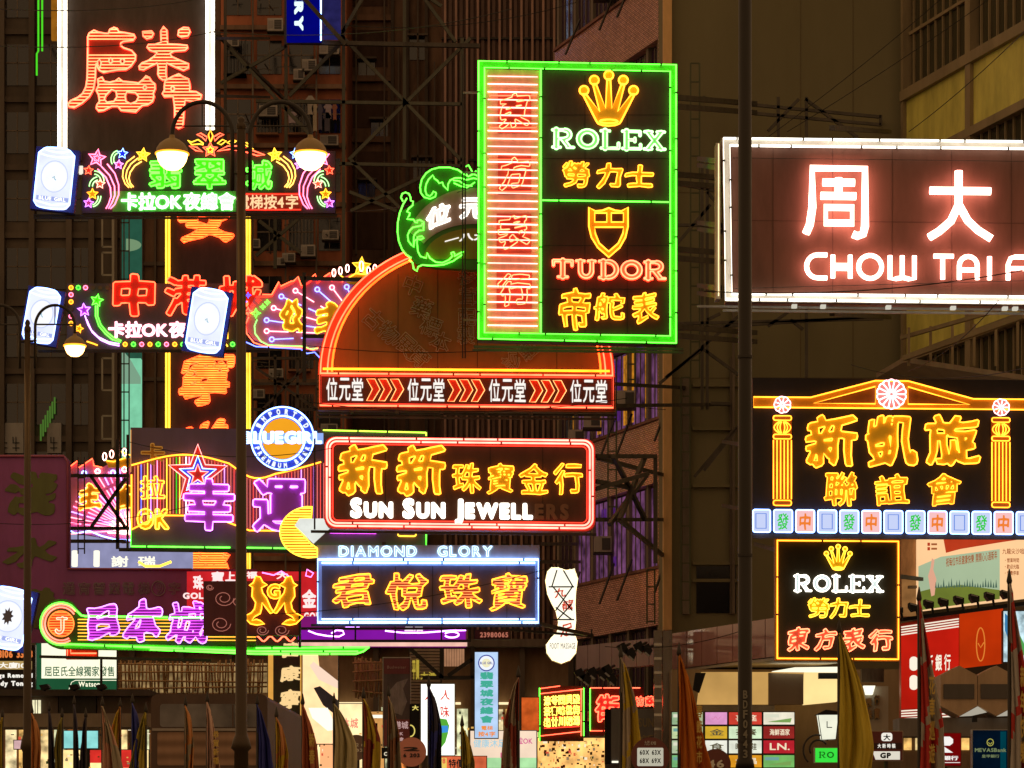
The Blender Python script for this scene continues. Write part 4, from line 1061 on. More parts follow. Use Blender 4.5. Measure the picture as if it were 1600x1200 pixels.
# ---- tall sign at the top left ------------------------------------------------------
Y = 130
s = sign('neon_sign', 'tall grey sign between white light strips with one huge hatched red and amber character', 'neon sign', 212, 245, Y)
s.box('board', 100, -120, 324, 250, paint('stained_grey_board', (0.13, 0.105, 0.09), .8, .6, scale=.5), -0.5, 0.0)
wl = emit('tube_strip_back', (1.0, .97, .88), 1.0)
for x0, x1, yb in ((90, 106, 235), (321, 336, 204)):
    s.box('glow_strip', x0, -120, x1, yb, whitep, 0.004, 0.05)  # white paint widens the tubes to imitate their bloom
    for xx in (x0 + 3.2, x1 - 3.2): s.neon('strip_tube', [([(xx, -120), (xx, yb)], False)], W_, 2.6, 0.14)
def zz(s_): 
    n = [int(v) / 4 for v in s_.split()]; return list(zip(n[::2], n[1::2]))
deer = zz('680 215 690 190 715 178 735 185 745 205 790 212 840 222 848 238 835 258 775 265 758 275 756 290 775 305 825 322 850 350 848 380 820 420 790 440 740 442 690 450 650 458 625 445 612 425 605 400 600 440 598 500 588 560 560 610 515 650 465 678 435 672 430 655 445 635 490 615 520 590 540 550 548 500 550 420 552 300 552 235 560 215 590 195 620 208 660 215')
def ring4(x, y, rx, ry): return [(a / 4, b / 4) for a, b in arc(x, y, rx, ry, 0, 330, 11)]
pieces = [[deer, zz('625 376 636 398 628 428 614 412 612 390'), ring4(695, 385, 11, 16), ring4(768, 388, 13, 16)],
    [zz('615 500 640 487 655 515 690 520 725 512 745 495 770 515 830 520 870 525 900 500 915 480 935 490 950 515 970 530 972 560 960 590 965 610 955 640 925 660 890 665 850 705 800 700 760 695 740 670 700 670 650 695 620 700 605 680 610 660 625 640 620 600 605 570 618 540'),
     zz('665 600 700 565 728 575 735 610 715 640 670 645 655 625'), zz('795 580 850 585 870 610 855 640 820 655 790 640 785 605'), ring4(908, 553, 10, 12)],
    [zz('893 205 950 200 962 215 950 240 920 248 898 230')], [zz('1120 195 1150 178 1180 180 1190 205 1175 235 1140 240 1115 225')],
    [zz('1010 270 1008 200 1025 172 1045 195 1050 280 1120 285 1172 290 1175 305 1160 320 1090 325 1065 340 1075 360 1130 385 1180 405 1180 430 1150 445 1100 425 1045 400 1040 440 1040 470 1045 500 1020 505 1000 490 990 470 992 430 985 400 940 420 900 442 875 438 872 420 890 400 930 385 965 360 985 335 940 320 922 300 930 285 970 285')],
    [zz('1080 485 1120 468 1145 485 1180 500 1188 530 1190 560 1185 575 1230 580 1262 600 1255 625 1215 640 1160 632 1152 680 1150 740 1145 795 1118 808 1098 795 1095 740 1095 680 1085 610 1030 610 1018 590 1030 570 1030 545 1035 510'), ring4(1082, 560, 11, 14)]]
redb = paint('red_board_face', (0.50, 0.05, 0.03), .5, .2)
ro4 = emit('peach_outline_neon', (4.4, .62, 0.28), 1.1); hp4 = emit('hatch_peach', (2.6, .85, 0.32), 1.0)
for L in pieces:
    par = s.fill('character_stroke', L, redb, 0.004, 0.05)
    s.neon('neon_outline', [(l, True) for l in L], ro4, 1.3, 0.16, par)
    hh = [q for q in hatch(L, 5.0) if not (q[0][0][1] < 84 and q[0][0][1] > 64 and q[0][0][0] < 200)]
    s.neon('neon_hatch', hh, hp4, 1.0, 0.14, par, sides=5)
    s.neon('added_halo_tube', [(l, True) for l in L], RD, 2.2, 0.07, par)  # deeper red tubes added under the outline for a wide halo
    bigger = [(x + 0 , y) for x, y in L[0]]
# dark steel frame behind it
beams(s, [((336, 60, 131), (420, 60, 150)), ((336, 150, 131), (420, 152, 150)), ((345, 60, 140), (470, 180, 150)), ((352, -50, 140), (352, 240, 140))], steel, w=0.14)

# ---- karaoke sign with shooting stars -----------------------------------------------
Y = 118
s = sign('neon_sign', 'wide karaoke sign with green characters, shooting stars at both ends and a gold star ornament', 'neon sign', 328, 335, Y)
s.box('board', 128, 236, 524, 333, paint('violet_black_board', (0.075, 0.05, 0.07), .6, .3), -0.45, 0.0)
gpanel = paint('green_panel', (0.12, 0.62, 0.10), .5, .15)
s.box('green_panel', 176, 299, 369, 331, gpanel, 0.003, 0.03)
s.box('red_panel', 371, 301, 472, 330, paint('red_panel', (0.45, 0.05, 0.03), .5, .2), 0.003, 0.03)
gface = paint('lime_face', (0.2, 0.75, 0.05), .5, .1)
for ch, b in zip('翡翠城', [(234, 250, 284, 295), (303, 250, 353, 296), (385, 252, 425, 297)]):
    signtext(s, place([(ch, glyph(ch, .024, 0.0, 110))], *b), gface, G_, 1.35, 0.03, 0.10)
wg = emit('lit_white_green', (.80, 1.0, .78), 1.1)
it = place(layout('卡拉OK夜總會', bold=.022), 190, 302, 368, 329)
for c, LL in it:
    par = s.fill('character', LL, wg, 0.03, 0.06); s.neon('neon_outline', [(l, True) for l in LL], emit('mint_white_tube', (1.5, 3.0, 1.4), 1.1), 0.75, 0.09, par, sides=5)
it = place(layout('電梯按4字', bold=.012), 370, 305, 466, 327)
for c, LL in it: s.fill('character', LL, emit('lit_peach', (1.0, .62, .32), 1.2), 0.03, 0.09)
s.neon('underglow_tube', [([(374, 304), (470, 304)], False), ([(374, 328), (470, 328)], False)], RD, .9, 0.045)
def shooting(s, sgn, cx0):
    def X(x): return cx0 + sgn * (x - 131)
    def st(x, y, R, mt, fc, rot=0.1, rr=1.0):
        pts = star(X(x), y, R, rot * sgn); par = s.fill('star', [pts], fc, 0.02, 0.04)
        s.neon('neon_outline', [(pts, True)], mt, rr, 0.09, par)
    kf = paint('pink_star_face', (.6, .1, .15), .5, .1)
    st(152, 248, 14, K_, kf, .15, 1.5); s.neon('star_tube', [(star(X(152), 248, 6, .15 * sgn), True)], K_, 1.0, 0.09)
    st(192, 241, 8.5, BB, paint('blue_star_face', (.02, .05, .6), .5, .1)); s.neon('star_tube', [(star(X(192), 241, 8.5, .1 * sgn), True)], B_, .7, 0.11)
    st(186, 258, 7.5, emit('violet_pink_neon', (3.6, .8, 3.0), 1.0), kf)
    st(139, 267, 7.5, R_, red_face); st(157, 288, 8, emit('salmon_neon', (4.0, 1.1, .8), 1.0), paint('salmon_star_face', (.8, .2, .12), .5, .1))
    st(145, 304, 9, A_, gold, .0); st(139, 318, 8, V_, kf); st(224, 243, 11, AY, gold, .1, 1.3)
    s.neon('star_tube', [(star(X(224), 243, 4.5, 0), True)], AY, .8, 0.09)
    for tr in ('168 257 180 272 186 290 186 305 180 320 173 327', '159 261 172 275 179.5 292 180 306 175 318 170 327', '153 265 166 278 173 294 174 308 170 320 166 327'):
        n = [float(v) for v in tr.split()]; n = list(zip(n[::2], n[1::2])); s.neon('trail_tube', [([(X(x), y) for x, y in n], False)], K_, 1.15, 0.09)
    for tr in ('211 245 199 254 193 266 192 277 196 288 202 294', '216 248 205 257 199 267 197 277 200 287 206 294', '222 253 211 260 204 270 202 279 204 287 209 293'):
        n = [float(v) for v in tr.split()]; n = list(zip(n[::2], n[1::2])); s.neon('trail_tube', [([(X(x), y) for x, y in n], False)], emit('amber_trail_neon', (4.6, 2.0, .3), 1.0), 1.0, 0.09)
    s.neon('trail_tube', [([(X(x), y) for x, y in arc(186, 250, 12 - k * 4, 14 - k * 4, 150, 260, 8)], False) for k in range(2)], emit('soft_green_neon', (1.2, 3.2, .9), .9), .9, 0.08)
    s.neon('trail_tube', [([(X(x), y) for x, y in arc(148, 284, 15 - k * 5, 16 - k * 5, 270, 360, 8)], False) for k in range(2)], _mats['soft_green_neon'], .9, 0.08)
    s.neon('trail_tube', [([(X(x), y) for x, y in arc(155, 292, 15 - k * 5, 15 - k * 5, 180, 260, 8)], False) for k in range(2)], _mats['soft_green_neon'], .9, 0.08)
    s.neon('trail_tube', [([(X(x), y) for x, y in arc(143, 307, 15 - k * 4, 17 - k * 3, 0, 80, 8)], False) for k in range(2)], _mats['soft_green_neon'], .9, 0.08)
shooting(s, 1, 131); shooting(s, -1, 523)
pts = star(329, 235, 12, 0); par = s.fill('star', [pts], red_face, 0.02, .05); s.neon('neon_outline', [(pts, True)], R_, 1.2, .1, par); s.neon('star_tube', [(star(329, 235, 6, 0), True)], AY, 1.0, .1)
orn = [([(329, 222), (326, 212), (329, 204), (333, 213), (330, 222)], A_), ([(324, 215), (314, 209), (308, 211), (316, 215), (322, 221)], R_), ([(334, 215), (344, 209), (350, 211), (342, 215), (336, 221)], R_),
       ([(318, 225), (310, 219), (300, 223), (294, 220), (300, 227), (312, 226), (318, 227)], AY), ([(340, 225), (348, 219), (354, 221), (346, 227)], AY), ([(355, 224), (364, 219), (370, 221), (362, 227)], AY), ([(376, 222), (386, 224), (396, 234), (386, 229)], AY),
       ([(296, 229), (308, 231), (317, 238), (306, 236)], R_), ([(340, 237), (356, 229), (374, 229), (398, 237), (414, 243), (402, 244), (380, 237), (360, 234)], R_)]
for p, mt in orn: s.neon('ornament_tube', [(p, True)], mt, 1.1, 0.09)
for y in (336, 340):
    V = []; Fc = []; add_bar(V, Fc, s.pt(52, y, -0.1), s.pt(526, y, -0.1), 0.08); s.mesh('ledge_rail', V, Fc, dsteel)
V = []; Fc = []; add_bar(V, Fc, s.pt(112, 266, 0), s.pt(130, 266, 0), 0.3, .3); s.mesh('link_lamp', V, Fc, emit('link_white', (1.0, .92, .75), 1.0))
beams(s, [((200, 300, Y + .5), (200, 300, 168)), ((500, 300, Y + .5), (500, 300, 150))], steel)

# ---- light blue can shaped signs ----------------------------------------------------
def can(cx, cy, w, h, tilt, Y, label, ring=False, big=False):
    s = sign('can_sign', label, 'can sign', cx, cy + h / 2, Y, 'blue white can shaped neon signs')
    a = math.radians(tilt)
    def T(x, y): return (cx + (x * math.cos(a) - y * math.sin(a)) * w / 2, cy + (x * math.sin(a) * 1.0 + y * math.cos(a) * 1.0) * h / 2)
    def T(x, y):
        X = x * w / 2; Yy = y * h / 2
        return (cx + X * math.cos(a) - Yy * math.sin(a), cy + X * math.sin(a) + Yy * math.cos(a))
    body = [T(-.72, -.93)] + [T(.72 * -math.cos(t), -.93 - .06 * math.sin(t)) for t in (.6, 1.2, 1.57, 1.9, 2.5)] + [T(.72, -.93), T(1, -.78), T(1, .80), T(.82, .94)] + [T(.82 * math.cos(t), .94 + .06 * math.sin(t)) for t in (.6, 1.2, 1.57, 1.9, 2.5)] + [T(-.82, .94), T(-1, .80), T(-1, -.78)]
    s.fill('board', [[T(-1.25, -1.02), T(1.2, -1.02), T(1.2, 1.02), T(-1.25, 1.02)]], paint('deep_blue_board', (0.02, 0.03, 0.20), .5, .2), -0.5, -0.1)
    par = s.fill('can_body', [body], emit('can_glow', (.86, .90, 1.2), 1.1, .15, 1.2), 0.0, 0.15)
    s.neon('neon_outline', [(body, True), ([T(-.98, -.76), T(-.5, -.70), T(0, -.68), T(.5, -.70), T(.98, -.76)], False), ([T(-.72, -.92), T(-.4, -.86), T(0, -.84), T(.4, -.86), T(.72, -.92)], False), ([T(-.98, .78), T(0, .88), T(.98, .78)], False)], B_, 1.1, 0.2, par)
    s.fill('can_panel', [[T(.70 * math.cos(t / 24 * 6.283), -.05 + .48 * math.sin(t / 24 * 6.283)) for t in range(24)]], emit('can_panel_glow', (.94, .95, 1.0), 1.1, .06), 0.15, 0.17)
    s.neon('can_ring', [([T(.74 * math.cos(t / 24 * 6.283), -.05 + .51 * math.sin(t / 24 * 6.283)) for t in range(24)], True)], emit('can_ring_tube', (.62, .70, 1.15), 1.0), .9, 0.2, par, sides=5)
    s.fill('can_label', [[T(-.9, .60), T(.9, .60), T(.9, .74), T(-.9, .74)]], emit('can_label_blue', (.38, .45, .85), 1.0), 0.151, 0.165)
    if ring:
        g = [(T(x, y)) for x, y in star(0, -.05, .3, 0, .6, 9)]
        s.fill('can_emblem', [g], paint('grey_emblem', (.2, .2, .28), .6, .3), 0.17, 0.18)
        it = place(layout('BLUE GIRL', bold=.03, n=50), -.8, .61, .8, .73)
        signtext(s, xform(it, T), emit('can_white_text', (1, 1, 1), 1.3), None, d=.19, merge=True, d0=.166, name='lettering')
    else:
        s.neon('can_emblem', [([T(-.1, .0), T(0, -.06), T(.02, .02), T(.1, .06)], False)], emit('emblem_green_blue', (.25, .5, .6), 1.0), .9, 0.18, par, sides=5)
        it = place(layout('BLUE GIRL', bold=.03, n=50), -.75, .61, .75, .73)
        signtext(s, xform(it, T), emit('can_white_text', (1, 1, 1), 1.3), None, d=.19, merge=True, d0=.166, name='lettering')
    beams(s, [((cx, cy, Y + .5), (cx + 6, cy, Y + 6))], steel)
can(86, 280, 56, 96, 6, 117.5, 'tilted blue white can shaped sign at the left end of the green karaoke sign')
can(66, 494, 48, 86, 10, 115.5, 'tilted can shaped sign just left of the dotted bulb border, behind a lamp arm')
can(324, 502, 54, 100, 9, 114, 'tilted can shaped sign standing in front of the red characters, beside the lamp post')
can(13, 966, 62, 96, 12, 104, 'can shaped sign with grey emblem and orange lined ring at the lower left edge', True)

# ---- vertical yellow striped sign ---------------------------------------------------
Y = 135
s = sign('neon_sign', 'tall narrow sign with yellow side strips and amber brush characters behind the other signs', 'neon sign', 326, 890, Y)
s.box('board', 258, 230, 394, 900, paint('plum_board', (0.11, 0.055, 0.06), .7, .4), -0.5, 0.0)
ys = paint('yellow_strip_paint', (.8, .6, .1), .5, .15)
for x0 in (258, 383.5):
    s.box('yellow_strip', x0, 330, x0 + 9, 900, ys, 0.003, 0.04)
    for k in (2.2, 6.8): s.neon('strip_tube', [([(x0 + k, 330), (x0 + k, 900)], False)], emit('yellow_strip_tube', (2.4, 1.25, .10), 1.0), 1.5, 0.10)
ro = emit('red_orange_neon', (4.6, .28, .05), 1.25); yh = emit('yellow_hatch', (2.0, .72, .10), 1.0)
of = paint('orange_face', (.75, .25, .03), .5, .1)
for ch, b, hs in (('安', (278, 300, 366, 380), 3.6), ('寧', (280, 545, 367, 635), 3.6), ('堂', (284, 655, 362, 745), 3.6), ('大', (276, 760, 366, 850), 3.6), ('樂', (284, 852, 360, 930), 3.6)):
    L = place([(ch, glyph(ch, .04 if ch != '寧' else .025, 1.3))], *b)
    signtext(s, L, of, ro, 1.2, 0.04, 0.12, yh, hs, 0.9)
# ---- pale green lit slab ------------------------------------------------------------
s = sign('lit_slab', 'tall narrow pale green lit panel with light ovals behind the left signs', 'light panel', 205, 760, 148)
s.box('panel', 190, 325, 220, 560, emit('teal_glow', (.055, .16, .11), 1.0, .15), -0.5, 0, label='dim teal upper half')
s.box('panel', 190, 560, 220, 760, emit('mint_glow', (.33, .72, .50), 1.0, .15), -0.5, 0, label='bright mint lower half')
s.fill('oval_print', [arc(197, 383, 24, 10, 90, -90, 12)], emit('oval_glow', (.17, .28, .15), 1.0), 0.001, 0.01)
s.fill('oval_print', [[(190, 545), (204, 562), (220, 590), (220, 600), (190, 600)]], emit('oval_glow2', (.20, .36, .24), 1.0), 0.001, 0.012)
for x in (190.5, 195, 203):
    V = []; Fc = []; add_bar(V, Fc, s.pt(x, 325, .3), s.pt(x, 760, .3), .06); s.mesh('upright', V, Fc, steel)
for i in range(9):
    V = []; Fc = []; add_bar(V, Fc, s.pt(190, 350 + i * 44, .3), s.pt(203, 350 + i * 44, .3), .06); s.mesh('rung', V, Fc, steel)

# ---- red character sign with bulb border --------------------------------------------
Y = 116
s = sign('neon_sign', 'dark karaoke sign with dotted coloured bulb rings and large red outlined characters', 'neon sign', 250, 546, Y)
s.box('board', 105, 443, 420, 546, paint('slate_board', (0.10, 0.085, 0.095), .6, .3), -0.45, 0.0)
zr = emit('red_outline2', (4.6, .40, .14), 1.1); zf = paint('bright_red_face', (.85, .05, .03), .5, .1)
for ch, b in zip('中港城', [(177, 429, 243, 495), (258, 431, 326, 494), (341, 431, 410, 495)]):
    signtext(s, place([(ch, glyph(ch, .05 if ch == '中' else .03, 0.3))], *b), zf, zr, 1.2, 0.05, 0.11)
wk = emit('lit_white_pink', (1.0, .80, .80), 1.15)
it = place(layout('卡拉OK夜總會', bold=.022), 170, 503, 344, 528)
for c, LL in it:
    par = s.fill('character', LL, wk, 0.02, 0.06); s.neon('neon_outline', [(l, True) for l in LL], emit('pink_white_neon', (4.0, 1.3, 1.6), 1.1), 0.8, 0.08, par, sides=5)
cols = [A_, G_, K_]
off = [paint('unlit_bulb', (.15, .1, .05), .4)]
def bulb(x, y, mt, lit=True):
    c = arc(x, y, 3.3, 3.3, 0, 315, 7)
    if lit:
        par = s.fill('bulb_face', [c], emit('bulb_core_' + mt.name.split('_')[0], {'amber_neon': (1, .45, .03), 'green_neon': (.03, .7, .05), 'pink_neon': (.9, .12, .15)}[mt.name], 1.0), 0.01, 0.05)
        s.neon('bulb_ring', [(c, True)], mt, .85, 0.07, par, sides=5)
    else: s.fill('bulb_face', [c], off[0], 0.01, .05, label='unlit bulb')
for i in range(6): bulb(111.5 + i * 11.3, 450, cols[i % 3], i < 3)
for i in range(5): bulb(111.5, 461 + i * 11.2, cols[(i + 2) % 3], i != 2)
for i in range(15): bulb(196 + i * 12.9, 538.5, cols[i % 3], True)
pts = star(152, 470, 10, .2); par = s.fill('star', [pts], gface, .02, .04); s.neon('neon_outline', [(pts, True)], G_, 1.1, .08, par)
pts = star(132, 485, 10.5, -.1); par = s.fill('star', [pts], paint('violet_face', (.5, .08, .6), .5, .1), .02, .04); s.neon('neon_outline', [(pts, True)], V_, 1.1, .08, par)
pts = star(124, 514, 7, .3); par = s.fill('star', [pts], gold, .02, .04); s.neon('neon_outline', [(pts, True)], A_, 1.0, .08, par)
s.neon('trail_tube', [([(150, 478), (150, 495), (155, 510), (165, 522), (176, 531), (189, 535)], False), ([(153, 478), (153, 494), (158, 508), (168, 520), (178, 528), (190, 533)], False)], G_, 1.1, .08)
s.neon('trail_tube', [([(133, 493), (138, 508), (145, 520), (158, 532), (172, 538), (187, 541)], False), ([(136, 500), (143, 516), (154, 527), (170, 535), (187, 538)], False)], emit('lilac_neon', (3.0, 1.2, 3.8), 1.0), 1.0, .08)
s.neon('trail_tube', [([(136, 534), (145, 537), (153, 540)], False)], A_, 1.1, .08)
s.neon('side_tube', [([(349, 505), (356, 505), (356, 530), (349, 530)], True), ([(350, 513), (355, 513)], False), ([(350, 521), (355, 521)], False), ([(348, 541), (353, 537), (356, 542)], False)], AY, 1.2, .09)
V = []; Fc = []; add_bar(V, Fc, s.pt(60, 549, 0), s.pt(420, 549, 0), .1); s.mesh('ledge_rail', V, Fc, dsteel)
beams(s, [((240, 500, Y + .5), (240, 500, 134.5))], steel)

# ---- palace signs -------------------------------------------------------------------
fanp = paint('fan_pink', (.70, .22, .42), .5, .2)
def palace(label, dx, dy, clip0, clip1, chars, Y, rays, boxes):
    s = sign('neon_sign', label, 'neon sign', (clip0 + clip1) / 2, 560 + dy, Y)
    return s
Y = 112
s = sign('neon_sign', 'pink fan shaped neon sign with ringed rays and amber characters left of the red dome', 'neon sign', 480, 552, Y)
fan = [(383, 500), (390, 480), (400, 462), (425, 460), (436, 441), (439, 448), (456, 440), (466, 433), (471, 447), (492, 432), (494, 429), (495, 440), (515, 426), (519, 437), (530, 437), (548, 428), (575, 425), (640, 450), (660, 560), (505, 560), (498, 548), (478, 546), (418, 540), (396, 530), (385, 515)]
s.fill('board', [fan], fanp, -0.4, 0.0)
s.neon('border_tube', [([(410, 461), (425, 461), (436, 441), (439, 448), (456, 440), (459, 440), (466, 433), (471, 447), (477, 446)], False), ([(483, 438), (493, 429), (495, 438), (500, 438), (516, 427), (517, 436), (530, 435), (536, 441)], False)], zr, 1.1, .09)
s.neon('added_halo_tube', [([(x, y + 3) for x, y in fan[2:14]], False)], RD, 1.2, .04)  # added below the edge for a red halo on the fan
vx, vy = 575, 530
rays = [(440, 464, 1), (462, 455, 0), (496, 453, 1), (519, 450, 0), (542, 449, 1), (428, 482, 0), (417, 501, 1), (417, 518, 0), (425, 531, 1)]
for x, y, b in rays:
    mt = emit('blue_ray_tube', (1.0, 1.2, 4.2), .8) if b else emit('pink_ray_tube', (3.6, 1.5, 1.7), .8)
    dx, dy = vx - x, (vy - 6) - y; L_ = math.hypot(dx, dy); dx /= L_; dy /= L_
    s.neon('ray_ring', [(arc(x, y, 3.6, 3.6, 0, 324, 9), True)], mt, 1.1, .09)
    s.neon('ray_tube', [([(x + dx * 4, y + dy * 4), (x + dx * 34, y + dy * 34)], False), ([(x + dx * 46, y + dy * 46), (x + dx * 80, y + dy * 80)], False)], mt, 1.0, .09)
yf = paint('amber_big_face', (.85, .5, .02), .5, .1)
for ch, b in zip('公主', [(438, 469, 476, 521), (492, 473, 545, 523)]):
    signtext(s, place([(ch, glyph(ch, .075, 1.0))], *b), yf, AY, 1.0, .18, .24, d0=.14)
pts = star(565, 417, 15, 0.05); par = s.fill('star', [pts], gold, -.02, .04); s.neon('neon_outline', [(pts, True)], AY, 1.2, .1, par)
s.neon('star_tube', [(arc(565, 417, 3, 8, 0, 330, 10), True)], WP, .9, .12)
for x, y in ((522, 427), (532, 424), (543, 420), (576, 424), (586, 420)):
    s.neon('crown_tube', [(arc(x, y, 2.6, 6, 0, 330, 9), True)], WP, .9, .09)
s.neon('crown_tube', [([(532, 431), (541, 437), (556, 428), (575, 430)], False)], AY, 1.0, .09)
s.fill('crown_base', [[(538, 438), (550, 428), (575, 427), (588, 440), (575, 447), (545, 444)]], yf, 0.0, .04)
for x, y, mt in ((388, 462, BB), (382, 472, BB), (404, 470, RD), (395, 478, RD), (418, 473, G_), (411, 480, G_)):
    s.neon('sparkle', [(star(x, y, 4.5, 0, .35, 4), True)], mt, .8, .08, sides=5)
s.neon('sparkle', [(star(400, 490, 7.5, 0, .35, 4), True)], G_, 1.0, .08)
s.neon('sparkle', [(star(388, 487, 7, 0, .35, 4), True)], R_, 1.0, .08)
s.neon('border_tube', [([(402, 500), (398, 510), (399, 522), (408, 534), (420, 540), (476, 542), (484, 546), (497, 545)], False)], emit('green_thin', (.6, 2.6, .4), 1.0), 1.0, .09)
s.neon('border_tube', [([(389, 496), (384, 508), (386, 522), (397, 536), (412, 541), (475, 544), (490, 548), (498, 543)], False)], R_, 1.0, .09)
s.neon('border_tube', [([(382, 534), (400, 542), (470, 546), (480, 553), (492, 551), (502, 562)], False)], emit('blue_thin', (.5, .7, 4.0), 1.0), 1.0, .09)
for p in (((477, 430), (477, 600)), ((477, 439), (570, 441)), ((477, 529), (545, 529))):
    V = []; Fc = []; add_bar(V, Fc, s.pt(*p[0], .5), s.pt(*p[1], .5), .14); s.mesh('frame_bar', V, Fc, dsteel)
beams(s, [((470, 500, Y + .5), (470, 500, 148))], steel)
# left copy of the fan
Y = 120
s = sign('neon_sign', 'bright pink fan sign with crown and amber characters, half hidden behind the karaoke board', 'neon sign', 156, 850, Y)
fan2 = [(100, 736), (108, 731), (121, 721), (124, 731), (145, 717), (147, 728), (160, 730), (172, 724), (240, 720), (240, 845), (190, 848), (150, 838), (108, 831), (100, 828)]
s.fill('board', [fan2], fanp, -0.4, 0.0)
s.neon('border_tube', [([(108, 731), (121, 721), (124, 731), (145, 717), (147, 728), (160, 731)], False)], zr, 1.1, .09)
for k in range(17):
    a = math.radians(176 + k * 5.2); mt = (emit('rose_ray_tube', (3.0, .9, 1.1), .9), emit('lilac_ray_tube', (1.6, .9, 3.0), .9), K_)[k % 3]
    s.neon('ray_tube', [([(205 + 22 * math.cos(a), 828 + 22 * math.sin(a)), (205 + 72 * math.cos(a), 828 + 72 * math.sin(a))], False), ([(205 + 78 * math.cos(a), 828 + 78 * math.sin(a)), (205 + 97 * math.cos(a), 828 + 97 * math.sin(a))], False)], mt, 1.1, .09)
for k in range(9):
    a = math.radians(184 + k * 10)
    s.neon('ray_tube', [([(205, 835), (205 + 36 * math.cos(a), 835 + 36 * math.sin(a))], False)], WP, 1.0, .1)
for x, y, b in ((132, 740, 1), (153, 737, 0), (177, 739, 1), (195, 734, 0)):
    s.neon('ray_ring', [(arc(x, y, 3.6, 3.6, 0, 324, 9), True)], B_ if b else WP, 1.1, .09)
for ch, b in zip('主會', [(124, 756, 160, 799), (178, 758, 222, 800)]):
    signtext(s, place([(ch, glyph(ch, .07 if ch == '主' else .04, 1.2))], *b), yf, emit('orange_thin_tube', (3.2, 1.3, .2), 1.0), 1.0, .18, .24, d0=.14)
s.fill('crown_base', [[(166, 722), (180, 718), (205, 716), (205, 730), (170, 731)]], yf, 0.0, .04)
s.neon('crown_tube', [([(166, 720), (178, 722), (196, 716), (190, 706), (205, 712)], False)], AY, 1.1, .09)
for x, y in ((164, 714), (175, 710), (195, 707)): s.neon('crown_tube', [(arc(x, y, 3, 6, 0, 330, 9), True)], WP, .9, .09)
s.neon('border_tube', [([(104, 826), (118, 834), (140, 830), (160, 838), (184, 844), (205, 844)], False)], B_, 1.1, .09)
pk = emit('three_pink', (1.0, .45, .4), 1.0)
signtext(s, place(layout('3', bold=.01), 175, 810, 185, 824), pk, None, d=.08)
for p in (((108, 746), (205, 746)), ((108, 828), (205, 828)), ((145, 746), (200, 828)), ((200, 750), (146, 826)), ((187, 690), (187, 860)), ((108, 848), (200, 848))):
    V = []; Fc = []; add_bar(V, Fc, s.pt(*p[0], .6), s.pt(*p[1], .6), .14); s.mesh('frame_bar', V, Fc, dsteel)
for x in (126, 136):
    V = []; Fc = []; add_bar(V, Fc, s.pt(x, 718, .7), s.pt(x, 868, .7), .05); s.mesh('ladder_rail', V, Fc, dsteel)
for i in range(7):
    V = []; Fc = []; add_bar(V, Fc, s.pt(126, 728 + i * 22, .7), s.pt(136, 728 + i * 22, .7), .05); s.mesh('ladder_rung', V, Fc, dsteel)
# white lit strip under it
s = sign('light_box', 'pale blue white lit strip with thin white characters above the dark purple board', 'light box', 180, 888, 124)
s.box('panel', 104, 826, 300, 888, emit('pale_blue_glow', (.40, .40, .58), 1.0, .15), -.4, 0)
it = place(layout('I I', bold=.06, n=50), 112, 860, 156, 886) + place(layout('謝瑞', bold=.02, n=70, track=.5), 174, 869, 243, 886)
signtext(s, it, emit('cream_text', (1.0, .95, .75), 1.2), None, d=.04, merge=True, name='lettering')
s.neon('yellow_arc', [([(217, 878), (228, 885), (250, 885), (268, 878)], False)], AY, 2.2, .08)

# ---- lucky karaoke sign -------------------------------------------------------------
Y = 102
s = sign('neon_sign', 'large purple grey karaoke sign with triple star and violet characters on a striped wave', 'neon sign', 430, 858, Y)
s.sk = .012; s.x0 = 204
s.box('board', 204, 668, 668, 856, paint('purple_grey_board', (0.17, 0.12, 0.19), .6, .3, scale=.6), -0.45, 0.0)
s.neon('border_tube', [([(205, 672), (205, 738)], False)], emit('faint_orange_tube', (.9, .35, .1), .8), .9, .08)
s.neon('border_tube', [([(205, 825), (205, 854), (360, 854)], False), ([(372, 854), (666, 854), (666, 830)], False)], G_, 1.2, .08)
s.neon('border_tube', [([(505, 669), (666, 671)], False), ([(666, 671), (666, 676)], False)], emit('lime_tube', (1.4, 2.8, .15), 1.0), 1.2, .08)
def up(x): return 742 - 32 * math.exp(-((x - 290) / 95.0) ** 2) + (12 if 360 < x < 430 else 0) * math.sin((x - 360) / 70 * math.pi) - (max(0, x - 430) * .32)
def lo(x): return 805 + 22 * (1 if x > 330 else 0) * min(1, (x - 330) / 60) + (24 if x < 250 else 0) * (250 - x) / 46
wave = [(x, up(x)) for x in range(206, 510, 8)]; wlow = [(x, lo(x)) for x in range(206, 510, 8)]
s.fill('wave_panel', [wave + wlow[::-1]], paint('wave_maroon', (.30, .10, .12), .5, .2), .003, .02)
s.neon('wave_tube', [(wave, False)], A_, 1.3, .09); s.neon('wave_tube', [(wlow, False)], A_, 1.3, .09); s.neon('wave_tube', [([(206, 742), (206, 828)], False)], A_, 1.3, .09)
sc = [AY, AH, emit('blue_stripe', (.3, .35, 2.2), 1.0), GD, AY, emit('violet_stripe', (1.6, .6, 2.4), 1.0), emit('white_stripe', (2.2, 2.0, 2.4), 1.0), K_, emit('red_stripe', (1.4, .12, .10), .9), emit('rose_stripe', (1.2, .25, .2), .8)]
for i, x in enumerate(range(211, 508, 5)):
    k = i % 10 if x < 300 else (7 + i % 3 if i % 4 else 5)
    s.neon('stripe_tube', [([(x, up(x) + 3), (x, lo(x) - 3)], False)], sc[k] if (i * 7) % 3 else sc[9], .8, .05, sides=5)
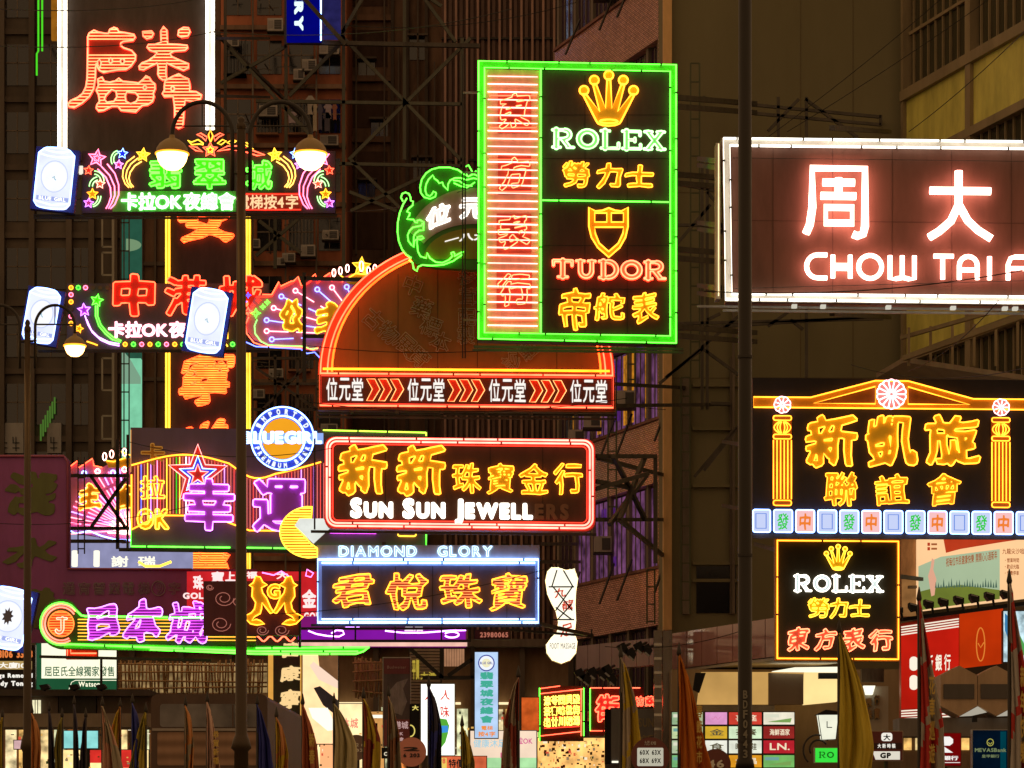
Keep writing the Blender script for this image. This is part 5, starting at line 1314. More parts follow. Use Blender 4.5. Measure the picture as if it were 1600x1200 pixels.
for R, mt, fc in ((48, emit('salmon_star_tube', (4.2, .9, .8), 1.1), red_face), (30, BB, paint('blue_face', (.05, .08, .55), .5, .1)), (17, emit('salmon_star_tube', (0, 0, 0)), red_face)):
    pts = star(310, 742, R, 0, .42); par = s.fill('star', [pts], fc, .09 + .02 * (R < 40) + .02 * (R < 20), .11 + .02 * (R < 40) + .02 * (R < 20)); s.neon('neon_outline', [(pts, True)], mt if R != 30 else B_, 1.1, .19, par)
ofa = paint('unlit_gold', (.55, .28, .03), .5, .2)
for ch, b, lit in (('卡', (221, 693, 258, 726), 0), ('拉', (220, 744, 258, 780), 1)):
    L = place([(ch, glyph(ch, .03, 0.0))], *b)
    signtext(s, L, ofa, AY if lit else None, 1.1, .03, .09)
    if not lit: s.neon('unlit_tube', [(l, True) for _, LL in L for l in LL], emit('dead_amber', (.35, .14, .02), 1.0), 1.0, .08)
it = place(layout('OK', bold=.045), 215, 795, 264, 827)
signtext(s, it, yf, AY, 1.25, .03, .09)
vf = paint('violet_face2', (.55, .10, .62), .5, .1)
for ch, b in zip('幸運', [(288, 748, 368, 829), (396, 747, 481, 830)]):
    signtext(s, place([(ch, glyph(ch, .034, 0.0, 110))], *b), vf, emit('violet_pale', (3.0, .9, 4.0), .9), 1.2, .24, .30, d0=.2)
s.neon('low_tube', [([(516, 829), (588, 829)], False)], emit('magenta_tube', (3.0, .3, 3.2), 1.0), 1.2, .08)
s.neon('low_tube', [(rrect(622, 826, 650, 833, 3, 3), True)], AY, 1.2, .08)
V = []; Fc = []; add_bar(V, Fc, s.pt(186, 859, 0), s.pt(670, 859, 0), .12); s.mesh('ledge_rail', V, Fc, dsteel)
V = []; Fc = []; add_bar(V, Fc, s.pt(200, 680, .1), s.pt(200, 860, .1), .08); s.mesh('post', V, Fc, dsteel)
beams(s, [((300, 760, Y + .5), (300, 760, 134.4)), ((600, 760, Y + .5), (600, 760, 158))], steel)
# ---- round beer badge ---------------------------------------------------------------
Y = 99
s = sign('neon_sign', 'round blue and amber beer badge sign with white lettering band across it', 'neon sign', 442, 736, Y)
cx, cy, R = 441.5, 685.5, 49
circ = arc(cx, cy, R, R, 0, 354, 59)
s.fill('board', [circ], paint('badge_blue', (.06, .10, .55), .5, .15), -.35, 0)
s.neon('ring_tube', [(circ, True)], B_, 1.3, .09); s.neon('ring_tube', [(arc(cx, cy, 35, 35, 0, 354, 40), True)], B_, 1.6, .09)
s.fill('amber_disc', [arc(cx, cy, 32, 32, 0, 350, 35)], emit('amber_disc', (1.0, .52, .05), .95, .1, 1.2), .003, .04)
bw = emit('badge_white', (.85, .92, 1.0), 1.15)
def ringtext(txt, a0, a1, r0, h, flip):
    n = len(txt)
    for i, ch in enumerate(txt):
        if ch == ' ': continue
        a = math.radians(a0 + (a1 - a0) * (i + .5) / n)
        L = place([(ch, glyph(ch, .05, 0, 50))], -.5, -.5, .5, .5)[0][1]
        w = h * .62
        out = []
        for l in L:
            o = []
            for x, y in l:
                rr = r0 + (-y if not flip else y) * h
                aa = a + (x * w / r0) * (1 if not flip else -1)
                o.append((cx + rr * math.cos(aa), cy + rr * math.sin(aa)))
            out.append(o)
        s.fill('letter', out, bw, .003, .06)
ringtext('IMPORTED', 200, 340, 42, 9, False); ringtext('PREMIUM BEER', 165, 15, 42, 8, True)
it = place(layout('BLUEGIRL', bold=.04), 380, 675, 503, 694)
s.box('band', 378, 677, 505, 693, emit('band_glow', (.30, .45, .95), 1.0), -.1, .045)
for c, L in it:
    par = s.fill('letter', L, bw, .05, .09); s.neon('neon_outline', [(l, True) for l in L], B_, .8, .12, par, sides=5)
beams(s, [((442, 685, Y + .3), (442, 685, 101.6))], steel)

# ---- dark purple boards at lower left ------------------------------------------------
Y = 108
s = sign('signboard', 'unlit purple board with large dull green characters and grey small characters below', 'signboard', 60, 1010, Y)
pm = paint('purple_board', (0.32, 0.085, 0.26), .6, .35, scale=.5)
s.fill('board', [[(-60, 711), (100, 711), (108, 720), (108, 889), (400, 889), (400, 1004), (-60, 1004)]], pm, -.45, 0)
pe = paint('pink_edge', (.35, .08, .14), .5, .2)
s.neon('edge_tube', [([(-60, 713), (100, 713), (106, 722), (106, 887)], False)], pe, 2.2, .05); s.neon('edge_tube', [([(106, 889), (300, 890)], False)], pe, 2.0, .05)
dg = paint('dull_green_face', (.14, .15, .045), .6, .3)
for ch, b in zip('淺水灣', [(8, 737, 90, 806), (4, 840, 89, 888), (8, 918, 92, 990)]):
    signtext(s, place([(ch, glyph(ch, .045, 1.2))], *b), dg, None, d=.04)
gt = paint('grey_tube', (.30, .24, .24), .4, .2)
for ch, x in zip('通宵營業電梯9字', (99, 123, 146, 170, 192, 216, 241, 264)):
    L = place([(ch, glyph(ch, .012, 0, 70))], x + (3 if ch == '9' else 0), 910, x + (14 if ch == '9' else 18), 929)
    s.neon('unlit_character', [(l, True) for l in L[0][1]], gt, .55, .04, sides=5)
s.neon('unlit_ring', [(arc(248, 919.5, 10.5, 11.5, 0, 345, 20), True)], gt, .8, .04)
beams(s, [((60, 960, Y + .5), (60, 960, 168))], steel)

# ---- green bordered japan city sign --------------------------------------------------
Y = 101
s = sign('neon_sign', 'long green bordered neon sign with round red letter badge and purple hatched characters', 'neon sign', 320, 1025, Y)
gb = [(577, 1022)] + [(575, 1012), (568, 1018), (555, 1022), (100, 1022)] + arc(96, 974, 36, 40, 90, 305, 22) + [(128, 956), (400, 957), (400, 1006), (577, 1010)]
gb = [(560, 1022), (100, 1014)] + arc(96, 975, 35, 39, 95, 300, 22) + [(124, 955), (130, 961), (400, 963), (400, 1008), (577, 1011)]
s.fill('board', [gb], paint('deep_green_board', (.04, .10, .02), .6, .3), -.35, 0)
s.neon('border_tube', [([(560, 1018), (400, 1018), (110, 1007)] + arc(96, 975, 32, 33, 80, 300, 20) + [(128, 962), (134, 963), (340, 966)], False)], G_, 1.6, .1)
s.neon('border_tube', [([(577, 1011), (568, 1018), (556, 1022), (400, 1022), (235, 1015)], False), ([(400, 1013), (577, 1012)], False)], G_, 1.6, .1)
s.fill('green_edge', [[(100, 1004), (400, 1011), (560, 1014), (577, 1011), (566, 1019), (556, 1022), (400, 1022), (100, 1013)]], green_paint, .002, .02)
s.neon('inner_line', [([(122, 968 + k * 5.3), (400, 969 + k * 5.3)], False) for k in range(7)], emit('amber_line', (2.2, .9, .08), 1.0), .8, .05)
s.neon('badge_ring', [(arc(96, 975, 29, 30, 60, 320, 22), False), (arc(96, 975, 25, 26, 60, 325, 22), False)], emit('salmon_ring', (4.2, .55, .38), 1.0), 1.3, .1)
circ = arc(96, 975, 20, 20, 0, 345, 24)
par = s.fill('badge_disc', [circ], paint('orange_disc', (.65, .15, .05), .5, .1), .01, .04)
s.neon('badge_hatch', hatch([circ], 4.0), emit('orange_hatch', (2.4, .42, .07), 1.0), .9, .07, par); s.neon('badge_edge', [(circ, True)], emit('orange_hatch', (0, 0, 0)), 1.0, .08, par)
J = stroke_shape([([(.2, .96), (.95, .96)], .06), ([(.62, .96), (.62, .3)], .12), ('arc', .36, .3, .26, .26, 0, -150, .1)])
signtext(s, place([('J', J)], 87, 964, 106, 991), paint('pink_j', (.8, .4, .35), .5, .1), emit('pink_j_tube', (3.4, 1.0, .7), 1.0), .9, .05, .11, name='letter')
pf2 = paint('purple_hatch_face', (.35, .05, .38), .5, .2)
for ch, b in zip('日本城', [(137, 944, 188, 1001), (193, 936, 255, 1004), (260, 940, 329, 1006)]):
    signtext(s, place([(ch, glyph(ch, .075 if ch == '日' else .06 if ch == '本' else .035, 1.2))], *b), pf2, emit('violet_rim', (2.6, .9, 3.8), .8), 1.1, .1, .17, emit('purple_hatch', (1.45, .16, 1.7), .9), 4.6, .7)
V = []; Fc = []; add_bar(V, Fc, s.pt(62, 1026, 0), s.pt(330, 1032, 0), .1); s.mesh('ledge_rail', V, Fc, dsteel)
beams(s, [((200, 990, Y + .4), (200, 990, 107.4))], steel)
s = sign('neon_sign', 'small orange red neon corner peeking out under the green bordered sign', 'neon sign', 128, 1030, 102.5)
s.box('board', 103, 1010, 152, 1030, paint('orange_board', (.5, .12, .03), .5, .2), -.3, 0)
s.neon('border_tube', [([(106, 1012), (106, 1027), (151, 1027)], False), ([(111, 1012), (111, 1021), (151, 1021)], False)], R2, 1.2, .08)

# ---- dark panel with gold figures ----------------------------------------------------
Y = 98
s = sign('neon_sign', 'maroon panel with two gold neon figures holding a letter between them', 'neon sign', 393, 993, Y)
s.box('board', 318, 908, 468, 993, paint('maroon_panel', (.13, .035, .05), .6, .3), -.35, 0)
fig = [(402, 899), (409, 900), (413, 908), (420, 912), (411, 917), (413, 925), (419, 933), (425, 947), (430, 955), (425, 957), (418, 948), (412, 940), (411, 950), (409, 957), (400, 962), (396, 968), (403, 966), (409, 968), (416, 973), (404, 975), (394, 973), (383, 962), (395, 956), (400, 950), (402, 940), (396, 930), (397, 916), (392, 913), (398, 909)]
fig = [(396 + (x - 402) * 1.0 + 4, y + 2) for x, y in fig]
figm = [(2 * 427.5 - x, y) for x, y in fig]
for f in (fig, figm):
    par = s.fill('figure_emblem', [f], gold, 0.0, .04); s.neon('neon_outline', [(f, True)], A_, 1.15, .1, par)
signtext(s, place(layout('G', bold=.05), 418, 913, 438, 936), gold, A_, 1.0, .04, .1, name='letter')
sw = emit('dull_swirl', (.42, .14, .10), 1.0)
for cx_, cy_, r in ((328, 918, 6), (350, 935, 16), (373, 940, 10), (345, 975, 16), (410, 985, 10), (440, 985, 12)):
    s.neon('swirl_tube', [([(cx_ + r * (1 - i / 34) * math.cos(i * .45), cy_ + r * .8 * (1 - i / 34) * math.sin(i * .45)) for i in range(24)], False)], sw, .7, .05, sides=5)
s.box('end_post', 467, 880, 470, 1012, dsteel, -.2, .1)
beams(s, [((390, 960, Y + .4), (390, 960, 100.5))], steel)

Y = 106
s = sign('neon_sign', 'bright red sign with white gold shop characters glimpsed on both sides of the gold figures', 'neon sign', 395, 1005, Y)
s.box('board', 292, 893, 496, 975, emit('red_lightbox', (.72, .05, .06), 1.0, .2), -.35, 0)
rw = emit('red_white_text', (1.0, .72, .70), 1.2)
for ch, b in (('珠', (302, 899, 318, 922)), ('寶', (330, 893, 350, 910)), ('上', (352, 893, 368, 908)), ('福', (385, 893, 402, 904)), ('金', (472, 921, 494, 950)), ('大', (432, 893, 450, 905))):
    signtext(s, place([(ch, glyph(ch, .035, .3, 60))], *b), rw, None, d=.04)
signtext(s, place(layout('GOLDEN', bold=.04, n=60), 286, 926, 350, 936), rw, None, d=.04, name='lettering', merge=True)
signtext(s, place(layout('GOLD', bold=.04, n=60), 475, 957, 508, 969), rw, None, d=.04, name='lettering', merge=True)
s.neon('pink_tube', [([(410, 895), (428, 899), (440, 893), (452, 901)], False), ([(480, 890), (490, 896), (486, 902), (478, 900)], True)], emit('magenta_bright', (3.6, .6, 2.4), 1.0), 1.1, .08)
s.neon('red_curl', [([(345, 997 + 3 * math.sin(i * .9)) if 0 else (345 + i * 3, 999 + 4 * math.sin(i * .9)) for i in range(40)], False)], R_, 1.3, .3)
beams(s, [((400, 930, Y + .4), (400, 930, 134))], steel)

# ---- purple swirl fascia --------------------------------------------------------------
Y = 104
s = sign('neon_sign', 'long magenta purple fascia with white neon swirls under the blue bordered sign', 'neon sign', 595, 1010, Y)
s.box('board', 466, 963, 728, 1010, emit('magenta_glow', (.32, .03, .26), 1.0, .3, .8), -.5, 0)
s.box('lower_strip', 466, 985, 727, 999, emit('violet_glow', (.36, .03, .50), 1.0, .2, .8), .003, .03)
s.box('white_strip', 466, 1001, 730, 1010, emit('cream_pink_glow', (.75, .50, .42), 1.0, .2), .003, .05)
vw = emit('violet_white', (3.0, 1.2, 4.4), 1.2)
s.neon('swirl_tube', [([(482, 986), (495, 991), (512, 994), (530, 995), (538, 991), (536, 986), (526, 985), (518, 990)], False), ([(540, 981), (562, 981)], False),
    ([(602, 986), (630, 989), (660, 989), (700, 986), (728, 985)], False), (arc(706, 992, 11, 4.5, 200, 520, 16), False)], vw, 1.3, .1)
signtext(s, place(layout('皇后', bold=.04, n=60), 632, 972, 662, 987), emit('white_pink_lit', (1, .8, .9), 1.1), None, d=.05)
for y in (983, 1002.5): V = []; Fc = []; add_bar(V, Fc, s.pt(466, y, .3), s.pt(736, y, .3), .09); s.mesh('frame_bar', V, Fc, dsteel)
for x in (522, 556, 618, 690, 735): V = []; Fc = []; add_bar(V, Fc, s.pt(x, 975, .3), s.pt(x, 1004, .3), .06); s.mesh('frame_bar', V, Fc, dsteel)
beams(s, [((600, 990, Y + .5), (600, 990, 124))], steel)

# ---- blue sign at top -----------------------------------------------------------------
s = sign('neon_sign', 'blue lit vertical sign with sideways white capital letters at the top edge', 'neon sign', 477, 66, 140)
s.box('board', 448, -80, 502, 65, emit('royal_blue_glow', (.005, .008, .28), 1.0, .3, .8), -.5, 0)
s.box('side_panel', 505, -80, 532, 60, emit('steel_blue', (.05, .045, .16), 1.0, .4), -.3, -.05)
s.neon('edge_tube', [([(501.5, -80), (501.5, 64)], False)], B_, 1.3, .05)
it = place(layout('JEWELLERY', bold=.06), 0, 0, 190, 18)
it = [(c, [[(474 - y + 0, x - 142) for x, y in l] for l in L]) for c, L in it]
for c, L in it: s.fill('letter', L, emit('cyan_white', (.75, .95, 1.0), 1.2), .01, .08)
beams(s, [((480, 60, 140.5), (480, 60, 150)), ((448, 66, 140.3), (750, 72, 140.3)), ((432, -50, 140), (540, 70, 140))], steel, w=.2)
# ---- foot shaped sign ----------------------------------------------------------------
s = sign('foot_sign', 'white lit foot shaped sign with red brush characters behind a dark lattice', 'foot sign', 877, 1036, 110)
ft = [(862, 888), (872, 888), (884, 892), (897, 890), (902, 905), (899, 925), (898, 945), (899, 970), (897, 990), (901, 1003), (899, 1020), (890, 1031), (877, 1036), (863, 1031), (855, 1020), (854, 1008), (862, 997), (871, 988), (873, 972), (869, 955), (862, 942), (856, 928), (853, 908), (856, 894)]
s.fill('board', [[((x - 877) * 1.06 + 877, (y - 962) * 1.02 + 962) for x, y in ft]], paint('foot_rim', (.5, .42, .3), .5, .2), -.4, 0)
s.fill('face', [ft], emit('foot_glow', (1.0, .95, .80), 1.3, .08), .003, .05)
s.neon('neon_outline', [(ft, True)], emit('cream_tube', (3.0, 2.2, 1.0), 1.0), .9, .08)
for i in range(0, len(ft)):
    x, y = ft[i]; x2, y2 = ft[(i + 1) % len(ft)]
    for t_ in (0, .5): s.fill('rim_bulb', [arc(x + (x2 - x) * t_, y + (y2 - y) * t_, 1.4, 1.4, 0, 300, 5)], emit('rim_bulb_glow', (1.0, .9, .55), 1.6), .09, .16)
rp = emit('red_print', (.65, .05, .02), 1.0)
for ch, b in (('九', (866, 919, 884, 935)), ('龍', (878, 937, 896, 955)), ('足', (875, 973, 894, 996))): signtext(s, place([(ch, glyph(ch, .02, 1.2, 60))], *b), rp, None, d=.06, d0=.05)
signtext(s, place(layout('FOOT MASSAGE', bold=.01, n=50), 859, 1005, 899, 1014), emit('grey_print', (.25, .22, .18), 1.0), None, d=.055, d0=.05, merge=True, name='lettering')
lat = [((857, 918), (897, 918)), ((862, 969), (897, 969)), ((864, 918), (894, 955)), ((894, 918), (868, 955)), ((868, 950), (893, 969)), ((893, 945), (871, 969)), ((870, 892), (862, 918)), ((880, 892), (895, 918))]
for a, b in lat: V = []; Fc = []; add_bar(V, Fc, s.pt(*a, .3), s.pt(*b, .3), .05); s.mesh('lattice_bar', V, Fc, dsteel)
V = []; Fc = []; add_bar(V, Fc, s.pt(790, 984, .3), s.pt(924, 995, .3), .09); s.mesh('support_beam', V, Fc, dsteel)
V = []; Fc = []; add_bar(V, Fc, s.pt(924, 984, .3), s.pt(924, 997, .3), .06); s.mesh('support_beam', V, Fc, dsteel)
beams(s, [((885, 960, 110.4), (885, 960, 124))], steel)
# ================================================================== STREET LEVEL
def lbox(name, label, cat, x0, y0, x1, y1, Y, mat, depth=.3, rim=None, group=None):
    s = sign(name, label, cat, (x0 + x1) / 2, y1, Y, group)
    if rim:
        s.box('casing', x0 - 1.2, y0 - 1.2, x1 + 1.2, y1 + 1.2, rim, -depth, -.01)
    s.box('panel', x0, y0, x1, y1, mat, -depth * .9, 0.0)
    return s
def T_(s, txt, x0, y0, x1, y1, mat, bold=.02, n=60, d=.03, **kw):
    signtext(s, place(layout(txt, bold=bold, n=n, **kw), x0, y0, x1, y1), mat, None, d=d, d0=.002, merge=(x1 - x0) / len(txt) < 7, name='lettering' if (x1 - x0) / len(txt) < 7 else 'character')
rimd = paint('dark_rim', (.05, .045, .04), .5, .3)
ink = emit('ink_dark', (.02, .02, .02), .5)
blackp = paint('matt_black', (.015, .014, .013), .7, .3)
# podium behind everything on the left and middle
t = building('shop_podium', 'low dark podium of shops running along the street under the signs', -400, 1046, 1006, 124, 10, paint('podium_brown', (.28, .17, .09), .8, .4))
for x in range(-100, 1040, 76):
    t.box('pier', x, 1006, x + 8, 1500, conc_dark, 0, .4); t.box('added_ceiling_light', x + 16, 1098, x + 60, 1101, emit('ceiling_cream', (1.0, .8, .45), 1.2), .02, .5)  # ceiling strips added to brighten the shop row
t.box('cornice', -400, 1000, 1046, 1012, trim, -.2, .7)
warm = [(1.0, .66, .26), (1.0, .78, .42), (.9, .9, .6), (1.0, .42, .14), (.95, .8, .5)]
random.seed(11)
i = 0
for x in range(-100, 1040, 76):
    for k in range(3):
        a = x + 12 + k * 21; c = warm[(i * 3 + k) % 5]
        if random.random() < .88:
            y0 = 1105 + random.random() * 30
            t.box('lit_shop_window', a, y0, a + 17, 1215, emit('shop_glow_%s' % 'abcde'[(i * 3 + k) % 5], c, .85, .85, 2.0), .02, .06)
    i += 1
# shelf clutter in the shop windows
s = Thing('shop_goods', 'small bright goods and posters seen in the lit shop fronts along the bottom', 'shop goods', P(500, 1200, 123)); s.Y = 123.3; s.o['kind'] = 'stuff'
clutter(s, -60, 1110, 1036, 1206, 520, .0, 3, 7)
# lower left boards
s = lbox('billboard', 'black beauty clinic board with orange phone number and gold strip at the lower left', 'billboard', -30, 1009, 54, 1076, 112, paint('board_black', (.03, .022, .02), .5, .2), rim=rimd)
T_(s, '3106 3368', -2, 1016, 51, 1028, emit('orange_print', (.85, .22, .05), 1.0), .04)
s.box('gold_strip', -25, 1033, 50, 1046, emit('gold_strip', (.45, .30, .10), 1.0), 0, .02)
signtext(s, place(layout('大廈10F', bold=.03, n=60), -2, 1035, 48, 1044.5), emit('white_print', (1.0, .95, .85), 1.0), None, d=.04, d0=.021, merge=True, name='lettering')
T_(s, 'gs Removal', -2, 1052, 51, 1061, _mats['white_print'], .05); T_(s, 'Body Toning', -12, 1064, 51, 1074, _mats['white_print'], .05)
s = lbox('billboard', 'green framed cream pharmacy billboard with dark green characters beneath the green neon sign', 'billboard', 57, 1005, 182, 1078, 113, emit('green_print', (.04, .16, .08), 1.0, .1), rim=rimd)
s.box('cream_panel', 65, 1004, 182, 1060, emit('cream_print', (.86, .84, .66), 1.0, .08), 0, .02)
signtext(s, place(layout('屈臣氏全線獨家發售', bold=.012, n=70), 70, 1041, 179, 1057), emit('dark_green_print', (.05, .14, .07), 1.0), None, d=.04, d0=.021, merge=True, name='lettering')
T_(s, 'Watsons', 123, 1065, 160, 1073, _mats['cream_print'], .02); s.neon('curve_line', [([(108, 1077), (112, 1066), (118, 1063), (182, 1063)], False)], _mats['cream_print'], .6, .02, sides=5)
for x in (160,): V = []; Fc = []; add_bar(V, Fc, s.pt(x, 1030, .3), s.pt(x, 1080, .3), .09); s.mesh('post', V, Fc, dsteel)
bamboo = paint('bamboo', (.55, .34, .14), .6, .4)
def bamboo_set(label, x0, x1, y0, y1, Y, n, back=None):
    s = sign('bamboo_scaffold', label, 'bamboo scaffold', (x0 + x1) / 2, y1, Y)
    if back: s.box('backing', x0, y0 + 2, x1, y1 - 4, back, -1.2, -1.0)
    for k in range(n):
        x = x0 + (x1 - x0) * (k + random.uniform(-.4, .4)) / n; l = random.uniform(-4, 4)
        V = []; Fc = []; add_tube(V, Fc, [s.pt(x, y0 + random.uniform(-3, 8), random.uniform(0, .6)), s.pt(x + l / 3, (y0 + y1) / 2, .3), s.pt(x + l, y1 + random.uniform(-3, 6), random.uniform(0, .6))], False, .035, 6)
        s.mesh('bamboo_pole', V, Fc, bamboo, smooth=True)
    for k in range(4):
        y = y0 + (y1 - y0) * (k + .5) / 4
        V = []; Fc = []; add_tube(V, Fc, [s.pt(x0 - 4, y, .5), s.pt(x1 + 4, y + random.uniform(-5, 5), .5)], False, .035, 6); s.mesh('bamboo_pole', V, Fc, bamboo, smooth=True)
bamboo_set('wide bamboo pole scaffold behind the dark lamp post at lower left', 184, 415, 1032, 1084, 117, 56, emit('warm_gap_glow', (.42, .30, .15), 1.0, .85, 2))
bamboo_set('tied bundle of bamboo poles hanging beside the tall maroon banner', 556, 598, 1030, 1088, 108, 16)
t = Thing('awning', 'long dark eave with flat roof above the lit shops at lower left', 'awning', P(150, 1096, 110)); t.Y = 110
t.box('roof', -60, 1078, 235, 1088, paint('eave_dark', (.10, .08, .06), .7, .4), -4, .4); t.box('fascia', -60, 1115, 250, 1136, paint('eave_beige', (.30, .24, .16), .7, .3), -3, .2)
t.box('panel', 92, 1088, 150, 1115, dsteel, -3, 0); t.box('panel', -60, 1088, 90, 1115, paint('eave_brown', (.13, .09, .06), .7, .4), -3, -.1); t.box('panel', 151, 1088, 250, 1115, _mats['eave_brown'], -3, -.1)
w = t.box('lit_window', 51, 1094, 64, 1116, emit('shop_cream', (.9, .85, .6), .8, .4), 0, .06)
for x in (55, 59): t.box('window_bar', x, 1094, x + 1, 1116, dsteel, .06, .1, w)
for x in (-20, 70, 116, 158): 
    f = sign('flood_light', 'black flood light on the eave, ' + {-20: 'at the far left edge', 70: 'left of the lit window posts', 116: 'under the billboard corner', 158: 'beneath the billboard post'}[x], 'flood light', x, 1078, 109, 'flood lights on the lower left eave')
    f.fill('housing', [[(x - 8, 1071), (x + 5, 1069), (x + 9, 1075), (x - 4, 1079)]], blackp, -.3, .2); f.box('arm', x - 1, 1075, x + 1, 1080, blackp, -.2, 0)
s = lbox('lit_shop', 'cyan white lit shop front window at lower left behind the flags', 'shop front', 100, 1142, 153, 1169, 108, emit('cyan_glow', (.42, .85, .82), 1.0, .3), rim=rimd)
s = lbox('lit_shop', 'cream white lit shop front with red panels at the bottom left', 'shop front', 98, 1172, 232, 1225, 107.5, emit('cream_glow', (1.0, .80, .42), 1.0, .35, 1.5), rim=rimd)
s.box('red_panel', 141, 1172, 165, 1192, emit('red_print2', (.8, .08, .06), 1.0, .3), 0, .03); s.box('red_panel', 188, 1172, 222, 1200, _mats['red_print2'], 0, .03); s.box('dark_silhouette', 128, 1170, 141, 1220, blackp, 0, .1); clutter(s, 100, 1172, 230, 1222, 70, .03, 4)
s = lbox('lit_shop', 'small pink and blue lit panels at the far lower left', 'shop front', 22, 1157, 60, 1170, 108, emit('pink_glow', (.85, .6, .6), 1.0, .3), rim=rimd)
s.box('blue_panel', 40, 1157, 52, 1170, emit('aqua_glow', (.2, .7, .75), 1.0), 0, .02)
# pharmacy sign
s = lbox('signboard', 'tall amber framed pharmacy sign with two amber characters on a dark panel', 'signboard', 419, 1022, 471, 1162, 106, emit('amber_box_glow', (.62, .36, .10), 1.0, .15), rim=rimd)
s.box('dark_panel', 427, 1022, 469, 1119, paint('olive_dark', (.10, .08, .05), .6, .3), 0, .02)
for ch, b in (('健', (438, 1003, 468, 1028)), ('康', (438, 1040, 470, 1066)), ('寧', (437, 1077, 470, 1108))): signtext(s, place([(ch, glyph(ch, .035, .8))], *b), emit('pale_amber_print', (1.0, .68, .30), 1.0), None, d=.05, d0=.021)
T_(s, 'IN HONG', 436, 1131, 467, 1139, emit('brown_print', (.10, .05, .02), 1.0), .02); T_(s, 'PHAR', 444, 1144, 470, 1152, _mats['brown_print'], .04)
s = lbox('signboard', 'small purple strip with white characters under the amber pharmacy sign', 'signboard', 436, 1165, 470, 1182, 106, paint('violet_strip', (.08, .04, .10), .5, .2), rim=rimd)
T_(s, 'L|港', 448, 1168, 470, 1179, _mats['white_print'], .02)
s = lbox('poster', 'bright peach and cream back lit poster with dark diagonal shape beside the pharmacy sign', 'poster', 473, 1022, 528, 1162, 105, emit('peach_glow', (1.0, .70, .42), 1.0, .15), rim=rimd)
s.fill('poster_print', [[(497, 1022), (528, 1022), (528, 1070), (518, 1064), (500, 1052)]], emit('poster_brown', (.22, .12, .06), 1.0, .3), 0, .01)
s.fill('poster_print', [[(490, 1075), (500, 1072), (528, 1094), (528, 1120), (505, 1102)]], emit('poster_black', (.05, .035, .03), 1.0, .3), 0, .01)
s.fill('poster_print', [[(482, 1106), (512, 1106), (527, 1140), (512, 1142), (488, 1122)]], emit('poster_white', (1.1, 1.05, .85), 1.1), 0, .012)
s.fill('poster_print', [[(484, 1040), (490, 1034), (528, 1064), (528, 1076), (498, 1062)]], emit('poster_pink', (1.0, .72, .55), 1.0), .011, .02)
s = lbox('lit_shop', 'bright shop front with red brush characters behind flags at lower middle', 'shop front', 496, 1100, 566, 1225, 112, emit('shop_white', (1.0, .80, .48), 1.0, .45, 1.0), rim=rimd)
for ch, b in (('沐', (533, 1122, 546, 1138)), ('城', (547, 1122, 560, 1138))): signtext(s, place([(ch, glyph(ch, .02, .8, 60))], *b), emit('coral_print', (.9, .3, .2), 1.0), None, d=.03)
clutter(s, 497, 1142, 565, 1222, 50, .01, 7); s.box('red_counter', 500, 1163, 520, 1200, emit('orange_glow', (1.0, .45, .2), 1.1), 0, .03)
s = lbox('lit_shop', 'warm lit entrance with pale ceiling lamps between the banners', 'shop front', 568, 1112, 600, 1225, 113, emit('entrance_glow', (.62, .36, .14), 1.0, .6, 1.0), rim=rimd)
clutter(s, 569, 1112, 599, 1200, 26, .0, 6); s.box('lamp_strip', 572, 1117, 598, 1122, emit('lamp_cream', (1, .95, .75), 1.2), 0, .05); s.box('door', 575, 1130, 590, 1200, blackp, 0.06, .1)
s = lbox('banner', 'tall maroon and dark banner with faint script and white characters near its foot', 'banner', 599, 1028, 641, 1166, 101, paint('banner_photo', (.14, .10, .10), .5, .5, scale=2), rim=paint('white_edge', (.6, .55, .5), .5, .2), depth=.1)
s.box('banner_top', 600, 1029, 640, 1053, paint('maroon_print', (.20, .05, .055), .5, .2), 0, .01); s.box('banner_foot', 600, 1124, 640, 1165, paint('maroon_print2', (.28, .07, .07), .5, .2), 0, .01)
s.fill('banner_print', [[(608, 1080), (620, 1066), (638, 1060), (630, 1076), (636, 1096), (628, 1118), (612, 1112)]], paint('pale_streak', (.34, .28, .28), .5, .5, scale=6), 0, .01)
T_(s, 'Budweiser', 605, 1040, 635, 1045, paint('pink_print', (.5, .3, .28), .5), .01, brush=.5)
pp = emit('dull_pink_print', (.45, .28, .26), 1.0)
T_(s, '香港城', 605, 1127, 638, 1139, pp, .02); T_(s, '00K', 616, 1144, 630, 1149, pp, .02); T_(s, '禮會', 616, 1152, 631, 1158, pp, .02)
s = sign('roller_shutter', 'pale corrugated shutter wall with faded yellow writing in the lower middle', 'roller shutter', 665, 1100, 112)
s.box('frame', 638, 1012, 690, 1102, dsteel, -.4, -.2)
for k in range(18): s.box('shutter_slat', 640, 1014 + k * 4.8, 688, 1017.6 + k * 4.8, paint('shutter_metal', (.42, .36, .24), .6, .35), -.2, .02)
T_(s, '平價', 644, 1030, 655, 1062, emit('faded_yellow', (.45, .33, .04), 1.0), .02, d=.06); T_(s, '大減', 657, 1050, 682, 1062, _mats['faded_yellow'], .02, d=.06)
s = sign('striped_board', 'pink lit slatted board above the steel bracket in the lower middle', 'board', 710, 1042, 111)
for k in range(8): s.box('slat', 694 + k * 4, 1014, 697.4 + k * 4, 1041, emit('pink_slat', (.52, .30, .18), 1.0, .3), -.1, 0)
s = sign('steel_bracket', 'heavy dark steel bracket arm holding the white foot massage box', 'bracket', 690, 1070, 102)
